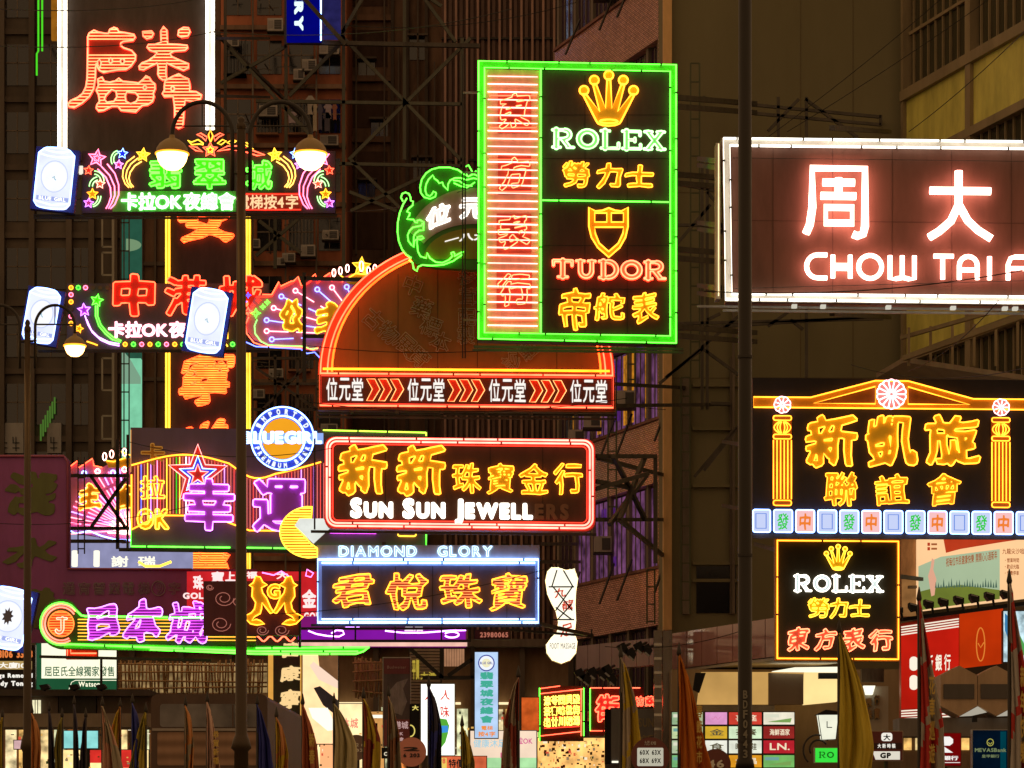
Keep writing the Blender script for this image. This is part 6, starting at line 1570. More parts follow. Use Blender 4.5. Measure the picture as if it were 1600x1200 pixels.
for a, b in (((640, 1013), (690, 1058)), ((690, 1012), (690, 1060)), ((660, 1059), (745, 1059)), ((700, 1056), (738, 1030)), ((738, 1010), (738, 1060))): V = []; Fc = []; add_bar(V, Fc, s.pt(*a), s.pt(*b), .14); s.mesh('bracket_bar', V, Fc, dsteel)
beams(s, [((690, 1040, 102), (690, 1040, 112))], dsteel)
s = lbox('light_box', 'white light box with red characters and a green and blue bowl shape', 'light box', 658, 1069, 710, 1180, 100, emit('white_box_glow', (1.0, 1.0, .92), 1.05, .05), rim=paint('grey_rim', (.25, .24, .2), .5, .3))
rr = emit('red_ink', (.75, .06, .05), 1.0)
for ch, b in (('人', (664, 1077, 680, 1094)), ('人', (688, 1078, 703, 1094)), ('味', (688, 1103, 702, 1122)), ('道', (668, 1105, 682, 1122))): signtext(s, place([(ch, glyph(ch, .01, 1.2, 60))], *b), rr, None, d=.03, d0=.002)
s.fill('green_print', [[(684, 1122), (698, 1124), (702, 1134), (700, 1146), (696, 1160), (688, 1170), (678, 1171), (676, 1164), (684, 1152), (682, 1136)]], emit('leaf_green', (.10, .42, .04), 1.0), 0, .012)
s.fill('blue_print', [[(682, 1134), (700, 1134), (700, 1144), (682, 1146)]], emit('sky_blue_ink', (.05, .3, .75), 1.0), .013, .02)
s = lbox('signboard', 'black sign with yellow ring emblem left of the white light box', 'signboard', 640, 1100, 656, 1180, 101, blackp)
s.neon('ring_emblem', [(arc(641, 1142, 7, 9, -90, 90, 8), False)], emit('yellow_ink', (.8, .65, .15), 1.0), 1.0, .03)
T_(s, '大', 644, 1102, 654, 1110, _mats['yellow_ink'], .03)
s = lbox('signboard', 'dark strip with white latin letters behind the round bus stop plates', 'signboard', 596, 1168, 645, 1185, 104, blackp)
T_(s, 'CHIU TH', 600, 1175, 634, 1181, emit('cream_ink', (.8, .7, .5), 1.0), .03)
# blue vertical light box
s = lbox('light_box', 'tall pale blue vertical light box with round badge and teal characters', 'light box', 742, 1019, 778, 1153, 99, emit('pale_blue_box', (.62, .78, 1.0), 1.0, .25, 1.2), rim=rimd)
s.fill('badge', [arc(760, 1036, 13, 13, 0, 345, 24)], emit('navy_ink', (.04, .05, .35), 1.0), 0, .01)
s.fill('badge_ring', [arc(760, 1036, 11.2, 11.2, 0, 345, 24)], emit('white_ink', (.9, .95, 1.0), 1.0), .011, .016); s.fill('badge_core', [arc(760, 1036, 7, 7, 0, 340, 18)], emit('straw_ink', (.9, .85, .55), 1.0), .017, .022)
T_(s, 'BLUE GIRL', 750, 1034, 770, 1038, _mats['navy_ink'], .02, d=.03)
for k, ch in enumerate('翡翠城夜總會'): signtext(s, place([(ch, glyph(ch, .05, 0, 70))], 750, 1050 + k * 13.6, 771, 1061.5 + k * 13.6), emit('teal_ink', (.06, .42, .30), 1.0), None, d=.03, d0=.002)
oi = emit('orange_ink', (.9, .28, .05), 1.0)
T_(s, '電梯', 752, 1134, 770, 1141, oi, .02); T_(s, '按4字', 747, 1143, 774, 1151, oi, .03)
s = lbox('signboard', 'small dark red strip with a phone number under the blue bordered sign', 'signboard', 742, 985, 797, 998, 105, paint('phone_strip', (.12, .04, .03), .5, .3), rim=rimd)
T_(s, '23980065', 750, 988, 794, 996, emit('dull_red_ink', (.45, .14, .09), 1.0), .03)
# red neon shops
s = sign('neon_sign', 'small maroon neon shop sign with green edges and columns of yellow characters', 'neon sign', 877, 1158, 113)
s.box('board', 843, 1072, 912, 1158, paint('shop_maroon', (.12, .03, .02), .6, .3), -.3, 0)
s.neon('border_tube', [([(843, 1075), (843, 1158)], False), ([(912, 1075), (912, 1150)], False)], G_, .9, .08); s.neon('border_tube', [([(845, 1076), (875, 1072)], False), ([(845, 1084), (910, 1077)], False), ([(845, 1150), (908, 1143)], False), ([(908, 1076), (908, 1150)], False)], R_, .8, .08)
for k, w_ in enumerate(('涼茶龜', '苓膏廿', '四味川', '貝枇杷', '酸梅湯')):
    it = place_v(w_, 850 + k * 11.4, 1087 - k * .7, 860 + k * 11.4, 1137 - k * .7, bold=.02, n=60)
    s.neon('neon_outline', [(l, True) for _, L in it for l in L], emit('lemon_tube', (3.6, 2.6, .3), 1.0), .6, .09, sides=5)
s.neon('underglow_tube', [([(850, 1090 + k * 16), (905, 1087 + k * 16)], False) for k in range(4)], RD, .8, .03)
s = sign('neon_sign', 'small black neon shop sign with green edge and one large pink red character', 'neon sign', 960, 1152, 112)
s.box('board', 921, 1074, 1006, 1150, _mats['shop_maroon'], -.3, 0)
s.neon('border_tube', [([(922, 1076), (922, 1142)], False)], G_, .9, .08); s.neon('border_tube', [([(922, 1075), (1000, 1075)], False), ([(922, 1142), (1004, 1142)], False)], R_, .8, .08)
signtext(s, place([('街', glyph('街', .04, .6))], 930, 1085, 968, 1128), paint('pink_char', (.7, .15, .2), .5, .1), R_, 1.1, .03, .09)
for k, ch in enumerate('坊藥'): signtext(s, place([(ch, glyph(ch, .03, .4, 60))], 992 + k * 16, 1088, 1006 + k * 16, 1104), _mats['pink_char'], R_, .7, .03, .09)
s = lbox('lit_shop', 'crowded brightly lit shop front with white and red price boards under the red neon signs', 'shop front', 840, 1153, 945, 1225, 114, emit('bright_shop', (1.0, .62, .25), 1.0, .6, 1.6), rim=rimd)
clutter(s, 841, 1154, 944, 1222, 170, .01, 5, 7)
s = lbox('light_box', 'wide white and pink light box with faint blue writing and green lower edge', 'light box', 735, 1142, 838, 1200, 104, emit('white_pink_box', (1.0, .82, .66), 1.0, .15, .8), rim=rimd)
s.box('green_edge', 735, 1184, 838, 1200, emit('pale_green_ink', (.55, .85, .5), 1.0, .2), 0, .01)
T_(s, '卡拉OK', 798, 1152, 832, 1163, emit('magenta_ink', (.7, .12, .3), 1.0), .02); T_(s, '健康沐足', 740, 1155, 790, 1168, emit('aqua_ink', (.4, .65, .75), 1.0), .01)
s.box('pink_tag', 782, 1176, 812, 1184, emit('pink_tag', (.8, .15, .3), 1.0), .011, .03)
s = lbox('light_box', 'orange red hand written price boards at the bottom middle', 'light box', 676, 1182, 760, 1225, 103, emit('orange_red_glow', (.85, .25, .12), 1.0, .4), rim=rimd)
s.box('yellow_card', 679, 1184, 698, 1212, emit('yellow_card', (.85, .6, .12), 1.0), 0, .02); T_(s, '98', 686, 1185, 696, 1193, rr, .02, d=.04); T_(s, '特價', 701, 1186, 725, 1200, ink, .02)
s = lbox('signboard', 'orange lit menu board left of the red neon shops', 'signboard', 815, 1090, 842, 1142, 110, emit('menu_orange', (.75, .2, .05), 1.0, .5), rim=rimd)
s = lbox('signboard', 'grey panel sign with dim gold letters and a lit lower edge beside the steel column', 'signboard', 955, 1107, 1022, 1192, 108, paint('grey_sign_panel', (.28, .27, .25), .5, .3), rim=rimd)
T_(s, 'SUN SUN', 968, 1122, 1021, 1136, paint('dim_gold', (.45, .36, .2), .4, .2), .02); T_(s, '新新', 976, 1148, 1021, 1170, _mats['dim_gold'], .01, brush=1.0)
s.box('lit_edge', 956, 1189, 966, 1192, _mats['lamp_cream'], 0, .03)
s.box('dark_edge', 945, 1108, 954, 1194, blackp, -.3, 0)
# fascia over that corner, columns
t = Thing('shop_fascia', 'purple grey panelled shop fascia with pale seams at the street corner', 'fascia', P(960, 1050, 110)); 
ff = Facade(t, 900, 116, 1034, 110.5)
pgp = paint('purple_grey_panel', (.30, .20, .22), .3, .2, spec=.6)
for i in range(7): ff.box('panel', i / 7 + .003, (i + 1) / 7 - .003, 1010, 1050, -.5, 0, pgp)
t = Thing('shop_fascia', 'glossy purple grey fascia of flat panels running right of the steel column', 'fascia', P(1130, 1045, 103))
ff = Facade(t, 1050, 107.5, 1222, 99)
for i in range(7): ff.box('panel', i / 7 + .003, (i + 1) / 7 - .003, 990, 1046, -.6, 0, paint('mirror_purple', (.42, .22, .20), .06, .15, spec=.8))
ff.box('soffit', 0, 1, 1047, 1051, -3, -.05, paint('soffit_cream', (.5, .45, .35), .6, .2))
t = Thing('steel_column', 'brushed steel corner column between the two purple grey fascias', 'column', P(1032, 1300, 106)); t.Y = 106
t.o.location.z = 0; t.org.z = 0
for x0, x1 in ((1022, 1034), (1036, 1050)): t.box('column_face', x0, 985, x1, 1366, paint('brushed_steel', (.22, .19, .16), .25, .3, .8), -.5, 0)
for k in range(9): t.box('joint_band', 1022, 1005 + k * 22, 1034, 1009 + k * 22, paint('bright_steel', (.5, .48, .42), .2, .2, .9), 0, .05)
# flood light clusters
fl = [(905, 1052), (915, 1060), (925, 1050), (940, 1052), (955, 1060), (972, 1012), (985, 1020), (998, 1010), (1010, 1014), (948, 1046)]
for i, (x, y) in enumerate(fl):
    s = sign('flood_light', 'black flood light in the corner cluster, ' + ['lowest left', 'low second from left', 'low third from left', 'low fourth from left', 'lowest right of the lower group', 'upper left of the upper group', 'lowest of the upper group', 'middle of the upper group', 'right end of the upper group', 'highest of the lower group'][i], 'flood light', x, y + 10, 105, 'flood lights over the corner shop')
    s.fill('housing', [[(x - 9, y - 2), (x + 3, y - 8), (x + 9, y + 3), (x + 5, y + 12), (x - 3, y + 6)]], blackp, -.3, .3)
    s.fill('lens', [[(x - 2, y + 5), (x + 5, y + 11), (x + 3, y + 13), (x - 4, y + 7)]], paint('lens_glass', (.3, .3, .3), .1, .1), .301, .31)
    V = []; Fc = []; add_bar(V, Fc, P(x + 4, y - 2, 105), P(x + 12, y - 6, 110), .08); s.mesh('arm', V, Fc, dsteel)
# the cream lit wall and shop on the right
t = building('corner_shop', 'cream lit corner shop block with dark windows under the small watch sign', 1050, 1470, 1046, 104, 8, paint('shop_brown', (.34, .24, .14), .7, .3))
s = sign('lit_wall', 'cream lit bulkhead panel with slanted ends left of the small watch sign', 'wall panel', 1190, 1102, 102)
s.fill('panel', [[(1096, 1050), (1256, 1050), (1254, 1100), (1090, 1100)]], emit('bulkhead_glow', (.58, .38, .15), 1.0, .4, .35), -.5, 0)  # emission in place of soffit lamp light on the wall, dimmer here
s.fill('panel', [[(1258, 1050), (1308, 1048), (1308, 1096), (1256, 1101)]], emit('bulkhead_glow2', (.85, .66, .34), 1.0, .2, .5), -.5, 0)  # brighter copy of the same painted lamp light
s.fill('side_panel', [[(1200, 1052), (1254, 1054), (1254, 1101), (1200, 1102)]], paint('brown_side', (.30, .22, .14), .6, .2), .003, .3)
s.fill('glow_strip', [[(1205, 1050), (1240, 1044), (1312, 1043), (1312, 1051)]], emit('strip_white', (1, .92, .68), 1.2), .01, .5)  # emission stands in for the brightly lit underside of the awning
s.fill('black_bracket', [[(1086, 1052), (1102, 1052), (1092, 1083), (1082, 1078)]], blackp, 0, .3)
s.box('vent', 1278, 1052, 1308, 1061, blackp, .01, .3)
s.box('trim', 1098, 1102, 1210, 1111, paint('mirror_trim', (.3, .27, .2), .2, .3, .6), -.2, .1)
gx = [(1050, 1072), (1074, 1098), (1102, 1136), (1139, 1190), (1193, 1241)]
gy = [(1113, 1132), (1135, 1154), (1157, 1177), (1180, 1199)]
gc = [[(.45, .6, .4), (.55, .6, .4), (.85, .45, .7), (.75, .12, .08), (.95, .9, .75)],
      [(.7, .8, .5), (.6, .7, .45), (.8, .55, .08), (.8, .95, .7), (.42, .06, .05)],
      [(.6, .7, .5), (.5, .65, .4), (.95, .95, .85), (.9, .92, .8), (.62, .05, .07)],
      [(.3, .6, .3), (.5, .6, .3), (.9, .85, .6), (.85, .45, .05), (.3, .6, .22)]]
gt_ = [['', '', '~', '喜筵', ''], ['', '', '金', '茶餐', '海鮮酒家'], ['', '', '食', '時裝鞋', 'LN.'], ['', '', '書', '大昌', '']]
rowname = ['top', 'second', 'third', 'bottom']
for r in range(4):
    for c in range(5):
        x0, x1 = gx[c]; y0, y1 = gy[r]
        s = lbox('light_box', '%s row shop directory light box, %s' % (rowname[r], ['leftmost column', 'second column from left', 'middle column', 'just left of the dark pole', 'right end column'][c]), 'light box', x0, y0, x1, y1, 101, emit('dir_glow_%s%s' % (rowname[r], 'abcde'[c]), gc[r][c], 1.0, .25, 2.5), rim=rimd, group='shop directory light boxes')
        tx = gt_[r][c]
        if tx and tx != '~': T_(s, tx, x0 + (x1 - x0) * .2, y0 + 4, x1 - (x1 - x0) * .15, y1 - 5, emit('dir_ink_light' if (r, c) in ((0, 3), (1, 4), (2, 4), (3, 3)) else 'dir_ink_dark', (1, .85, .6) if (r, c) in ((0, 3), (1, 4), (2, 4), (3, 3)) else (.12, .1, .05), .9), .015)
        elif tx == '~': s.neon('script_print', [([(1112 + i, 1122 + 2 * math.sin(i * .8)) for i in range(16)], False)], emit('pink_ink', (.7, .2, .4), 1.0), .5, .02, sides=5)
        else:
            s.box('stripe', x0 + 2, y0 + 3, (x0 + x1) / 2, y0 + 8, emit('dir_stripe_%s' % 'ab'[(r + c) % 2], ((.9, .9, .7), (.2, .45, .4))[(r + c) % 2], .8), 0, .01)
            s.fill('leaf_print', [[(x0 + 5, y1 - 4), (x1 - 4, y0 + 9), (x1 - 6, y1 - 3)]], emit('dir_leaf', (.25, .45, .12), .8), 0, .012)
s = lbox('signboard', 'small green lit name sign with serif letters behind the mustard flag', 'signboard', 1274, 1169, 1357, 1191, 90, emit('apple_green_glow', (.10, .85, .12), 1.0, .1), rim=paint('cream_rim', (.4, .42, .3), .5, .2))
T_(s, 'RO', 1279, 1174, 1303, 1185, emit('deep_green_ink', (.01, .16, .01), 1.0), .03, slab=True); T_(s, 'LEX', 1312, 1174, 1346, 1185, _mats['deep_green_ink'], .03, slab=True)
s = sign('lantern_clock', 'white faced lantern clock with tapering glass hanging before the corner shop', 'clock', 1293, 1158, 95)
s.fill('glass', [[(1278, 1117), (1310, 1116), (1306, 1155), (1284, 1156)]], emit('lantern_glow', (.95, .95, .8), 1.0, .1), -.4, 0)
s.fill('roof', [[(1274, 1117), (1290, 1109), (1312, 1112), (1312, 1117)]], blackp, -.5, .1)
s.box('hand', 1292, 1136, 1300, 1137.3, blackp, .01, .03); s.box('hand', 1291.5, 1127, 1292.8, 1137, blackp, .01, .03)
s.neon('frame', [([(1278, 1117), (1284, 1156), (1306, 1155), (1310, 1116)], True)], blackp, .8, .02, sides=5)
s.neon('scroll', [(arc(1278, 1172, 22, 24, 130, 320, 16), False), (arc(1280, 1170, 14, 14, 150, 330, 12), False)], dsteel, 1.6, -.2)
s = sign('wall_lamp', 'bright cream wall lamp beside metal characters right of the mustard flag', 'wall lamp', 1365, 1150, 101)
s.box('back_wall', 1350, 1072, 1388, 1150, paint('cream_wall', (.5, .45, .33), .6, .3), -.4, 0); s.fill('lamp', [[(1348, 1072), (1366, 1072), (1362, 1086), (1352, 1086)]], emit('lamp_white', (1, .95, .75), 1.3), .01, .3)
for ch, b in (('表', (1352, 1090, 1362, 1106)), ('行', (1365, 1086, 1374, 1102)), ('珠', (1352, 1108, 1362, 1124)), ('寶', (1365, 1106, 1374, 1124))): signtext(s, place([(ch, glyph(ch, .03, .3, 60))], *b), paint('brass_letter', (.35, .24, .1), .3, .2, .7), None, d=.12)
s.box('metal_bulkhead', 1345, 1045, 1380, 1066, paint('brushed_dark', (.16, .15, .12), .3, .5, .7, scale=5), -.1, .2)
s = lbox('signboard', 'maroon and cream three part shop sign with round white emblem right of the mustard flag', 'signboard', 1360, 1143, 1410, 1188, 88, paint('maroon_gloss', (.16, .03, .025), .4, .2), rim=paint('cream_rim2', (.4, .3, .2), .5, .2))
s.fill('emblem', [rrect(1377, 1145, 1394, 1158, 4)], emit('emblem_white', (.9, .85, .75), 1.0), 0, .02); signtext(s, place([('大', glyph('大', .03, 0))], 1380, 1147, 1391, 1157), blackp, None, d=.03, d0=.021)
s.box('strip', 1361, 1161, 1409, 1170, paint('dark_maroon', (.05, .015, .015), .5, .2), 0, .01); signtext(s, place(layout('大新時裝', bold=.02, n=60, track=.3), 1371, 1162, 1399, 1169), emit('emblem_white', (0, 0, 0)), None, d=.03, d0=.011, merge=True, name='lettering')
s.fill('cream_plate', [[(1363, 1174), (1406, 1174), (1406, 1187), (1368, 1187)]], emit('cream_plate', (.75, .70, .58), 1.0), 0, .02); signtext(s, place(layout('GP', bold=.06, n=60), 1375, 1176, 1392, 1185), blackp, None, d=.03, d0=.021, merge=True, name='lettering')
V = []; Fc = []; add_bar(V, Fc, s.pt(1385, 1189, -.1), s.pt(1385, 1330, -.1), .1); s.mesh('post', V, Fc, dsteel)
# bank fascia
bankr = emit('bank_red', (.66, .04, .02), 1.0, .45, .35)
s = sign('bank_fascia', 'bright red bank fascia with white stripes, white characters and a latin name', 'fascia', 1455, 1122, 97)
fa2 = [(1408, 976), (1498, 958), (1498, 1040), (1475, 1115), (1408, 1122)]
s.fill('board', [[(1408, 974), (1499, 958), (1499, 1120), (1408, 1122)]], paint('bank_red_paint', (.62, .04, .02), .4, .15), -.5, -.01)
s.fill('red_panel', [[(1408, 990), (1498, 976), (1498, 1104), (1408, 1108)]], bankr, -.01, .01)
for k in range(4): s.fill('white_stripe', [[(1408, 979 + k * 4), (1498, 966 + k * 4), (1498, 968 + k * 4), (1408, 981 + k * 4)]], emit('stripe_cream', (1.0, .9, .72), 1.0), .011, .02)
for k in range(4): s.fill('white_stripe', [[(1408, 1110 + k * 4), (1474 + k * 5, 1106 + k * 4), (1478 + k * 5, 1108 + k * 4), (1408, 1112 + k * 4)]], _mats['stripe_cream'], .011, .02)
s.fill('emblem', [rrect(1421, 1026, 1434, 1048, 6)], _mats['stripe_cream'], .011, .03); s.fill('emblem', [rrect(1421, 1055, 1434, 1078, 6)], _mats['stripe_cream'], .011, .03)
it = place(layout('大新銀行', bold=.02, track=.35), 1434, 1024, 1485, 1050); signtext(s, xform(it, lambda x, y: (x, y - (x - 1434) * .05)), _mats['stripe_cream'], None, d=.04, d0=.011)
it = place(layout('DahSing Bank', bold=.035), 1438, 1054, 1492, 1078); signtext(s, it, _mats['stripe_cream'], None, d=.04, d0=.011, merge=True, name='lettering')
s = sign('bank_fascia', 'orange red fascia with a slim golden oval ring emblem beside the bank name', 'fascia', 1532, 1043, 97.5)
s.fill('board', [[(1500, 958), (1567, 946), (1567, 1036), (1500, 1044)]], emit('bank_orange', (.66, .085, .012), 1.0, .45, .35), -.5, 0)
s.neon('ring_emblem', [(arc(1532, 1007, 6.5, 26, 0, 345, 24), True), ([(1528, 1005), (1532, 1012), (1537, 1004)], False)], emit('gold_ring', (.75, .22, .03), 1.0), 1.0, .02)
s = lbox('billboard', 'narrow blue and white back lit poster strip at the right edge beside the orange fascia', 'billboard', 1568, 955, 1606, 1034, 96, emit('poster_blue_white', (.6, .75, .8), .9, .7, 3), rim=rimd)
for k in range(5): s.fill('poster_print', [[(1570 + k * 6, 958 + k * 9), (1578 + k * 6, 966 + k * 11), (1576 + k * 6, 1000 + k * 6), (1570 + k * 5, 985 + k * 9)]], (emit('p_blue', (.05, .25, .5), .8), emit('p_green', (.1, .45, .1), .8), emit('p_red', (.6, .08, .05), .8))[k % 3], 0, .01 + k * .004)
# billboard with landscape
s = sign('billboard', 'wide pale landscape billboard with red banner corner and fine orange writing at the right edge', 'billboard', 1520, 958, 99)
s.fill('panel', [[(1434, 842), (1640, 842), (1640, 930), (1434, 955)]], emit('billboard_peach', (.80, .55, .33), 1.0, .12, .3), -.4, 0)
s.fill('teal_field', [[(1435, 885), (1470, 870), (1562, 858), (1562, 935), (1435, 953)]], emit('billboard_teal', (.52, .62, .44), 1.0, .15, .3), 0, .006)
s.fill('grass', [[(1435, 925), (1462, 918), (1500, 914), (1562, 922), (1562, 936), (1435, 954)]], emit('billboard_green', (.28, .33, .08), 1.0, .3, .6), .007, .012)
s.fill('red_banner', [[(1474, 842), (1600, 842), (1560, 848), (1500, 858), (1478, 864)]], emit('billboard_red', (.60, .10, .04), 1.0, .15), .007, .012)
random.seed(9)
for k in range(24):
    x = 1462 + k * 4.1; h = random.uniform(5, 16); b = 918 + .15 * abs(k - 12) - h * .1
    s.fill('tree_print', [[(x - 1.6, b), (x, b - h), (x + 1.6, b)]], emit('tree_dark', (.07, .13, .09), 1.0), .013, .017)
pr = emit('rust_ink', (.36, .10, .03), 1.0)
it = place(layout('祝每位市民健康快樂 開開心心過新年', bold=.01, n=40), 1478, 868, 1558, 882); signtext(s, xform(it, lambda x, y: (x, y - (x - 1478) * .15 + 4)), pr, None, d=.02, d0=.013, merge=True, name='lettering')
it = place(layout('九龍尖沙咀', bold=.01, n=40), 1566, 857, 1600, 866); signtext(s, it, pr, None, d=.02, d0=.013, merge=True, name='lettering')
for k in range(3):
    signtext(s, place(layout('・' + ['營業時間', '歡迎光臨', '免費停車'][k], bold=.01, n=40), 1570, 872 + k * 10, 1592, 879 + k * 10), pr, None, d=.02, d0=.013, merge=True, name='lettering')
s.fill('logo', [rect(1449, 848, 1453, 853)], _mats['billboard_red'], .007, .015); s.fill('logo', [rect(1449, 855, 1453, 860)], _mats['billboard_red'], .007, .015); s.fill('logo', [rect(1455, 849, 1464, 852)], pr, .007, .015); s.fill('logo', [rect(1455, 856, 1464, 859)], pr, .007, .015)
s.fill('figure_print', [[(1456, 872), (1460, 876), (1458, 890), (1463, 905), (1460, 930), (1455, 932), (1450, 900), (1454, 886)]], emit('figure_pink', (.75, .38, .25), 1.0), .013, .017)
s = lbox('wall_panel', 'narrow rough orange lit wall strip between small watch sign and landscape billboard', 'wall panel', 1408, 842, 1432, 965, 99.5, paint('plaster_orange', (.65, .38, .2), .8, .5, scale=3)); 
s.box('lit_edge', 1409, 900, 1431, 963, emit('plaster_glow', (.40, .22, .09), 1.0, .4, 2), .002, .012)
s.box('ledge', 1418, 916, 1433, 920, trim, .013, .3)
V = []; Fc = []; add_bar(V, Fc, P(1372, 973, 95), P(1640, 938, 92), .12)
s = Thing('lamp_rail', 'dark rail carrying the row of black spot lights under the landscape billboard', 'rail', P(1480, 965, 94)); s.mesh('rail', V, Fc, blackp)
beams(s, [((1440, 964, 94), (1440, 964, 99)), ((1580, 945, 93), (1580, 945, 99))], dsteel)
s.neon('red_reflection_tube', [], R_, 1, 0)
pos = [(1380, 958), (1404, 955), (1428, 951), (1452, 946), (1475, 943), (1499, 940), (1523, 937), (1547, 934), (1572, 931)]
nth = ['first', 'second', 'third', 'fourth', 'fifth', 'sixth', 'seventh', 'eighth', 'ninth']
for i, (x, y) in enumerate(pos):
    s = sign('spot_light', '%s from the left of the black spot lights under the landscape billboard' % nth[i], 'spot light', x, y + 12, 94, 'spot lights under the landscape billboard')
    s.fill('housing', [[(x - 8, y - 9), (x + 6, y - 5), (x + 6, y + 3), (x - 3, y + 5), (x - 8, y - 2)]], blackp, -.3, .2)
    s.fill('lens', [[(x - 7, y - 8), (x + 4, y - 5), (x + 3, y - 3.5), (x - 7, y - 6)]], paint('lens_glass', (0, 0, 0)), .201, .21)
    V = []; Fc = []; add_bar(V, Fc, s.pt(x + 4, y, 0), s.pt(x + 6, y + 13, 0), .07); s.mesh('arm', V, Fc, blackp)
# zigzag canopy
zc = paint('zig_grey', (.52, .36, .22), .6, .3)
t = Thing('zigzag_bay', 'grey brown zigzag bay front with slit windows below the orange fascia', 'bay front', P(1560, 1122, 92)); t.Y = 92
for k in range(3):
    x = 1470 + k * 58
    w = t.fill('bay', [[(x, 1055), (x + 29, 1040), (x + 57, 1055), (x + 57, 1103), (x + 29, 1119), (x, 1103)]], zc, -1.5, 0)
    t.box('slit_window', x + 4, 1069, x + 52, 1092, paint('slit_grey', (.10, .085, .07), .4, .2), .003, .05, w)
    t.fill('light_shade', [[(x + 31, 1119), (x + 58, 1104), (x + 72, 1113), (x + 50, 1118)]], emit('shade_glow', (.42, .38, .30), 1.0), -.3, .01)
    t.box('arm', x + 50, 1119, x + 57, 1128, blackp, -.2, 0)
t.box('lower_wall', 1408, 1121, 1660, 1150, paint('grey_low', (.20, .17, .14), .6, .4), -2, -.4)
t = building('street_shops', 'row of dark shop fronts with brass lamps behind the flags at the lower right', 1408, 1660, 1140, 100, 6, paint('low_shop', (.28, .19, .11), .7, .4))
for k in range(12): t.box('lit_opening', 1412 + k * 18, 1152, 1424 + k * 18, 1172, emit('shop_glow_%s' % 'abcde'[k % 5], (0, 0, 0)), 0, .05)
s = lbox('signboard', 'red bank street sign with bold white emblem and two white characters, half behind a flag', 'signboard', 1455, 1146, 1501, 1196, 87, emit('deep_red_box', (.26, .008, .008), 1.0, .2), rim=paint('dark_red_rim', (.2, .03, .03), .5, .2))
wi = emit('white_ink2', (.95, .9, .85), 1.0)
s.fill('emblem', [[(1474, 1151), (1484, 1151), (1489, 1155), (1489, 1161), (1484, 1165), (1474, 1165)]], wi, 0, .02); s.fill('emblem', [[(1474, 1166), (1489, 1176), (1474, 1176)]], wi, 0, .02)
T_(s, '新銀行', 1462, 1181, 1497, 1188, wi, .03); s.box('line', 1474, 1191, 1500, 1192, wi, 0, .01)
V = []; Fc = []; add_bar(V, Fc, s.pt(1478, 1198, -.1), s.pt(1478, 1330, -.1), .1); s.mesh('post', V, Fc, dsteel)
s = lbox('signboard', 'dark blue teal bank sign with small gold ring emblem and dim lettering at lower right', 'signboard', 1520, 1141, 1575, 1210, 86, emit('navy_box', (.006, .022, .045), 1.0, .4), rim=paint('silver_rim', (.35, .35, .33), .3, .2))
s.box('teal_gleam', 1563, 1143, 1572, 1208, emit('teal_strip', (.0, .10, .13), 1.0, .3), 0, .01)
s.neon('ring_emblem', [(arc(1547, 1160, 5, 5.5, 0, 345, 16), True), ([(1544, 1160), (1547, 1163), (1550, 1160)], False)], emit('olive_gold', (.45, .42, .08), 1.0), .7, .02, sides=5)
T_(s, 'MEVASBank', 1523, 1169, 1572, 1175, emit('olive_gold_dim', (.16, .2, .09), 1.0), .03); T_(s, '皇甲銀行', 1534, 1179, 1561, 1184, _mats['olive_gold_dim'], .01)
V = []; Fc = []; add_bar(V, Fc, s.pt(1548, 1212, -.1), s.pt(1548, 1330, -.1), .1); s.mesh('post', V, Fc, dsteel)

# ================================================================== BUS
s = Thing('double_decker_bus', 'dark brown double decker bus seen from behind at the lower left', 'bus', (P(328, 1300, 58).x, 58, 0)); s.Y = 58
busm = paint('bus_body', (.10, .06, .04), .55, .3, spec=.3)
s.fill('body', [[(236, 1094)] + [(238, 1088), (246, 1084), (408, 1084), (416, 1088), (418, 1094), (418, 1388), (236, 1388)]], busm, -11, 0)
wv = s.fill('rear_window', [rrect(250, 1100, 404, 1136, 5)], emit('bus_lit_window', (.13, .085, .05), 1.0, .7, 1.2), 0, .012); paint('bus_glass', (.02, .018, .02), .08, .2, spec=.9)
for x in (290, 327, 364): s.box('window_bar', x - 1.2, 1101, x + 1.2, 1135, busm, .012, .03, wv)
s.fill('advert_panel', [rrect(246, 1144, 408, 1196, 3)], striped('bus_advert', (.20, .11, .06), (.34, .20, .12), 1.2, .5, 'Z'), 0, .012)
s.box('grey_band', 238, 1138, 416, 1142, paint('bus_trim', (.3, .26, .22), .4, .2), 0, .02)
s.fill('rear_window', [rrect(262, 1206, 392, 1256, 5)], _mats['bus_glass'], 0, .012)
for x in (242, 404): s.box('tail_light', x, 1290, x + 8, 1314, emit('tail_red', (.8, .04, .02), 1.0), 0, .03)
s.box('bumper', 238, 1360, 416, 1378, blackp, 0, .12)
s.box('number_plate', 306, 1340, 348, 1352, paint('plate_yellow', (.7, .55, .08), .5, .1), 0, .03)
for x in (240, 392):
    for dy in (1.8, 8.2):
        V = []; Fc = []; c = P(x + 11, 1300, 58); b0 = len(V)
        for xx in (-.13, .13):
            for k in range(18): a = 2 * math.pi * k / 18; V.append(Vector((c.x + xx, 58 + dy + .48 * math.cos(a), .48 + .48 * math.sin(a))))
        Fc += [tuple(range(17, -1, -1)), tuple(range(18, 36))] + [(k, (k + 1) % 18, 18 + (k + 1) % 18, 18 + k) for k in range(18)]
        s.mesh('wheel', V, Fc, blackp)

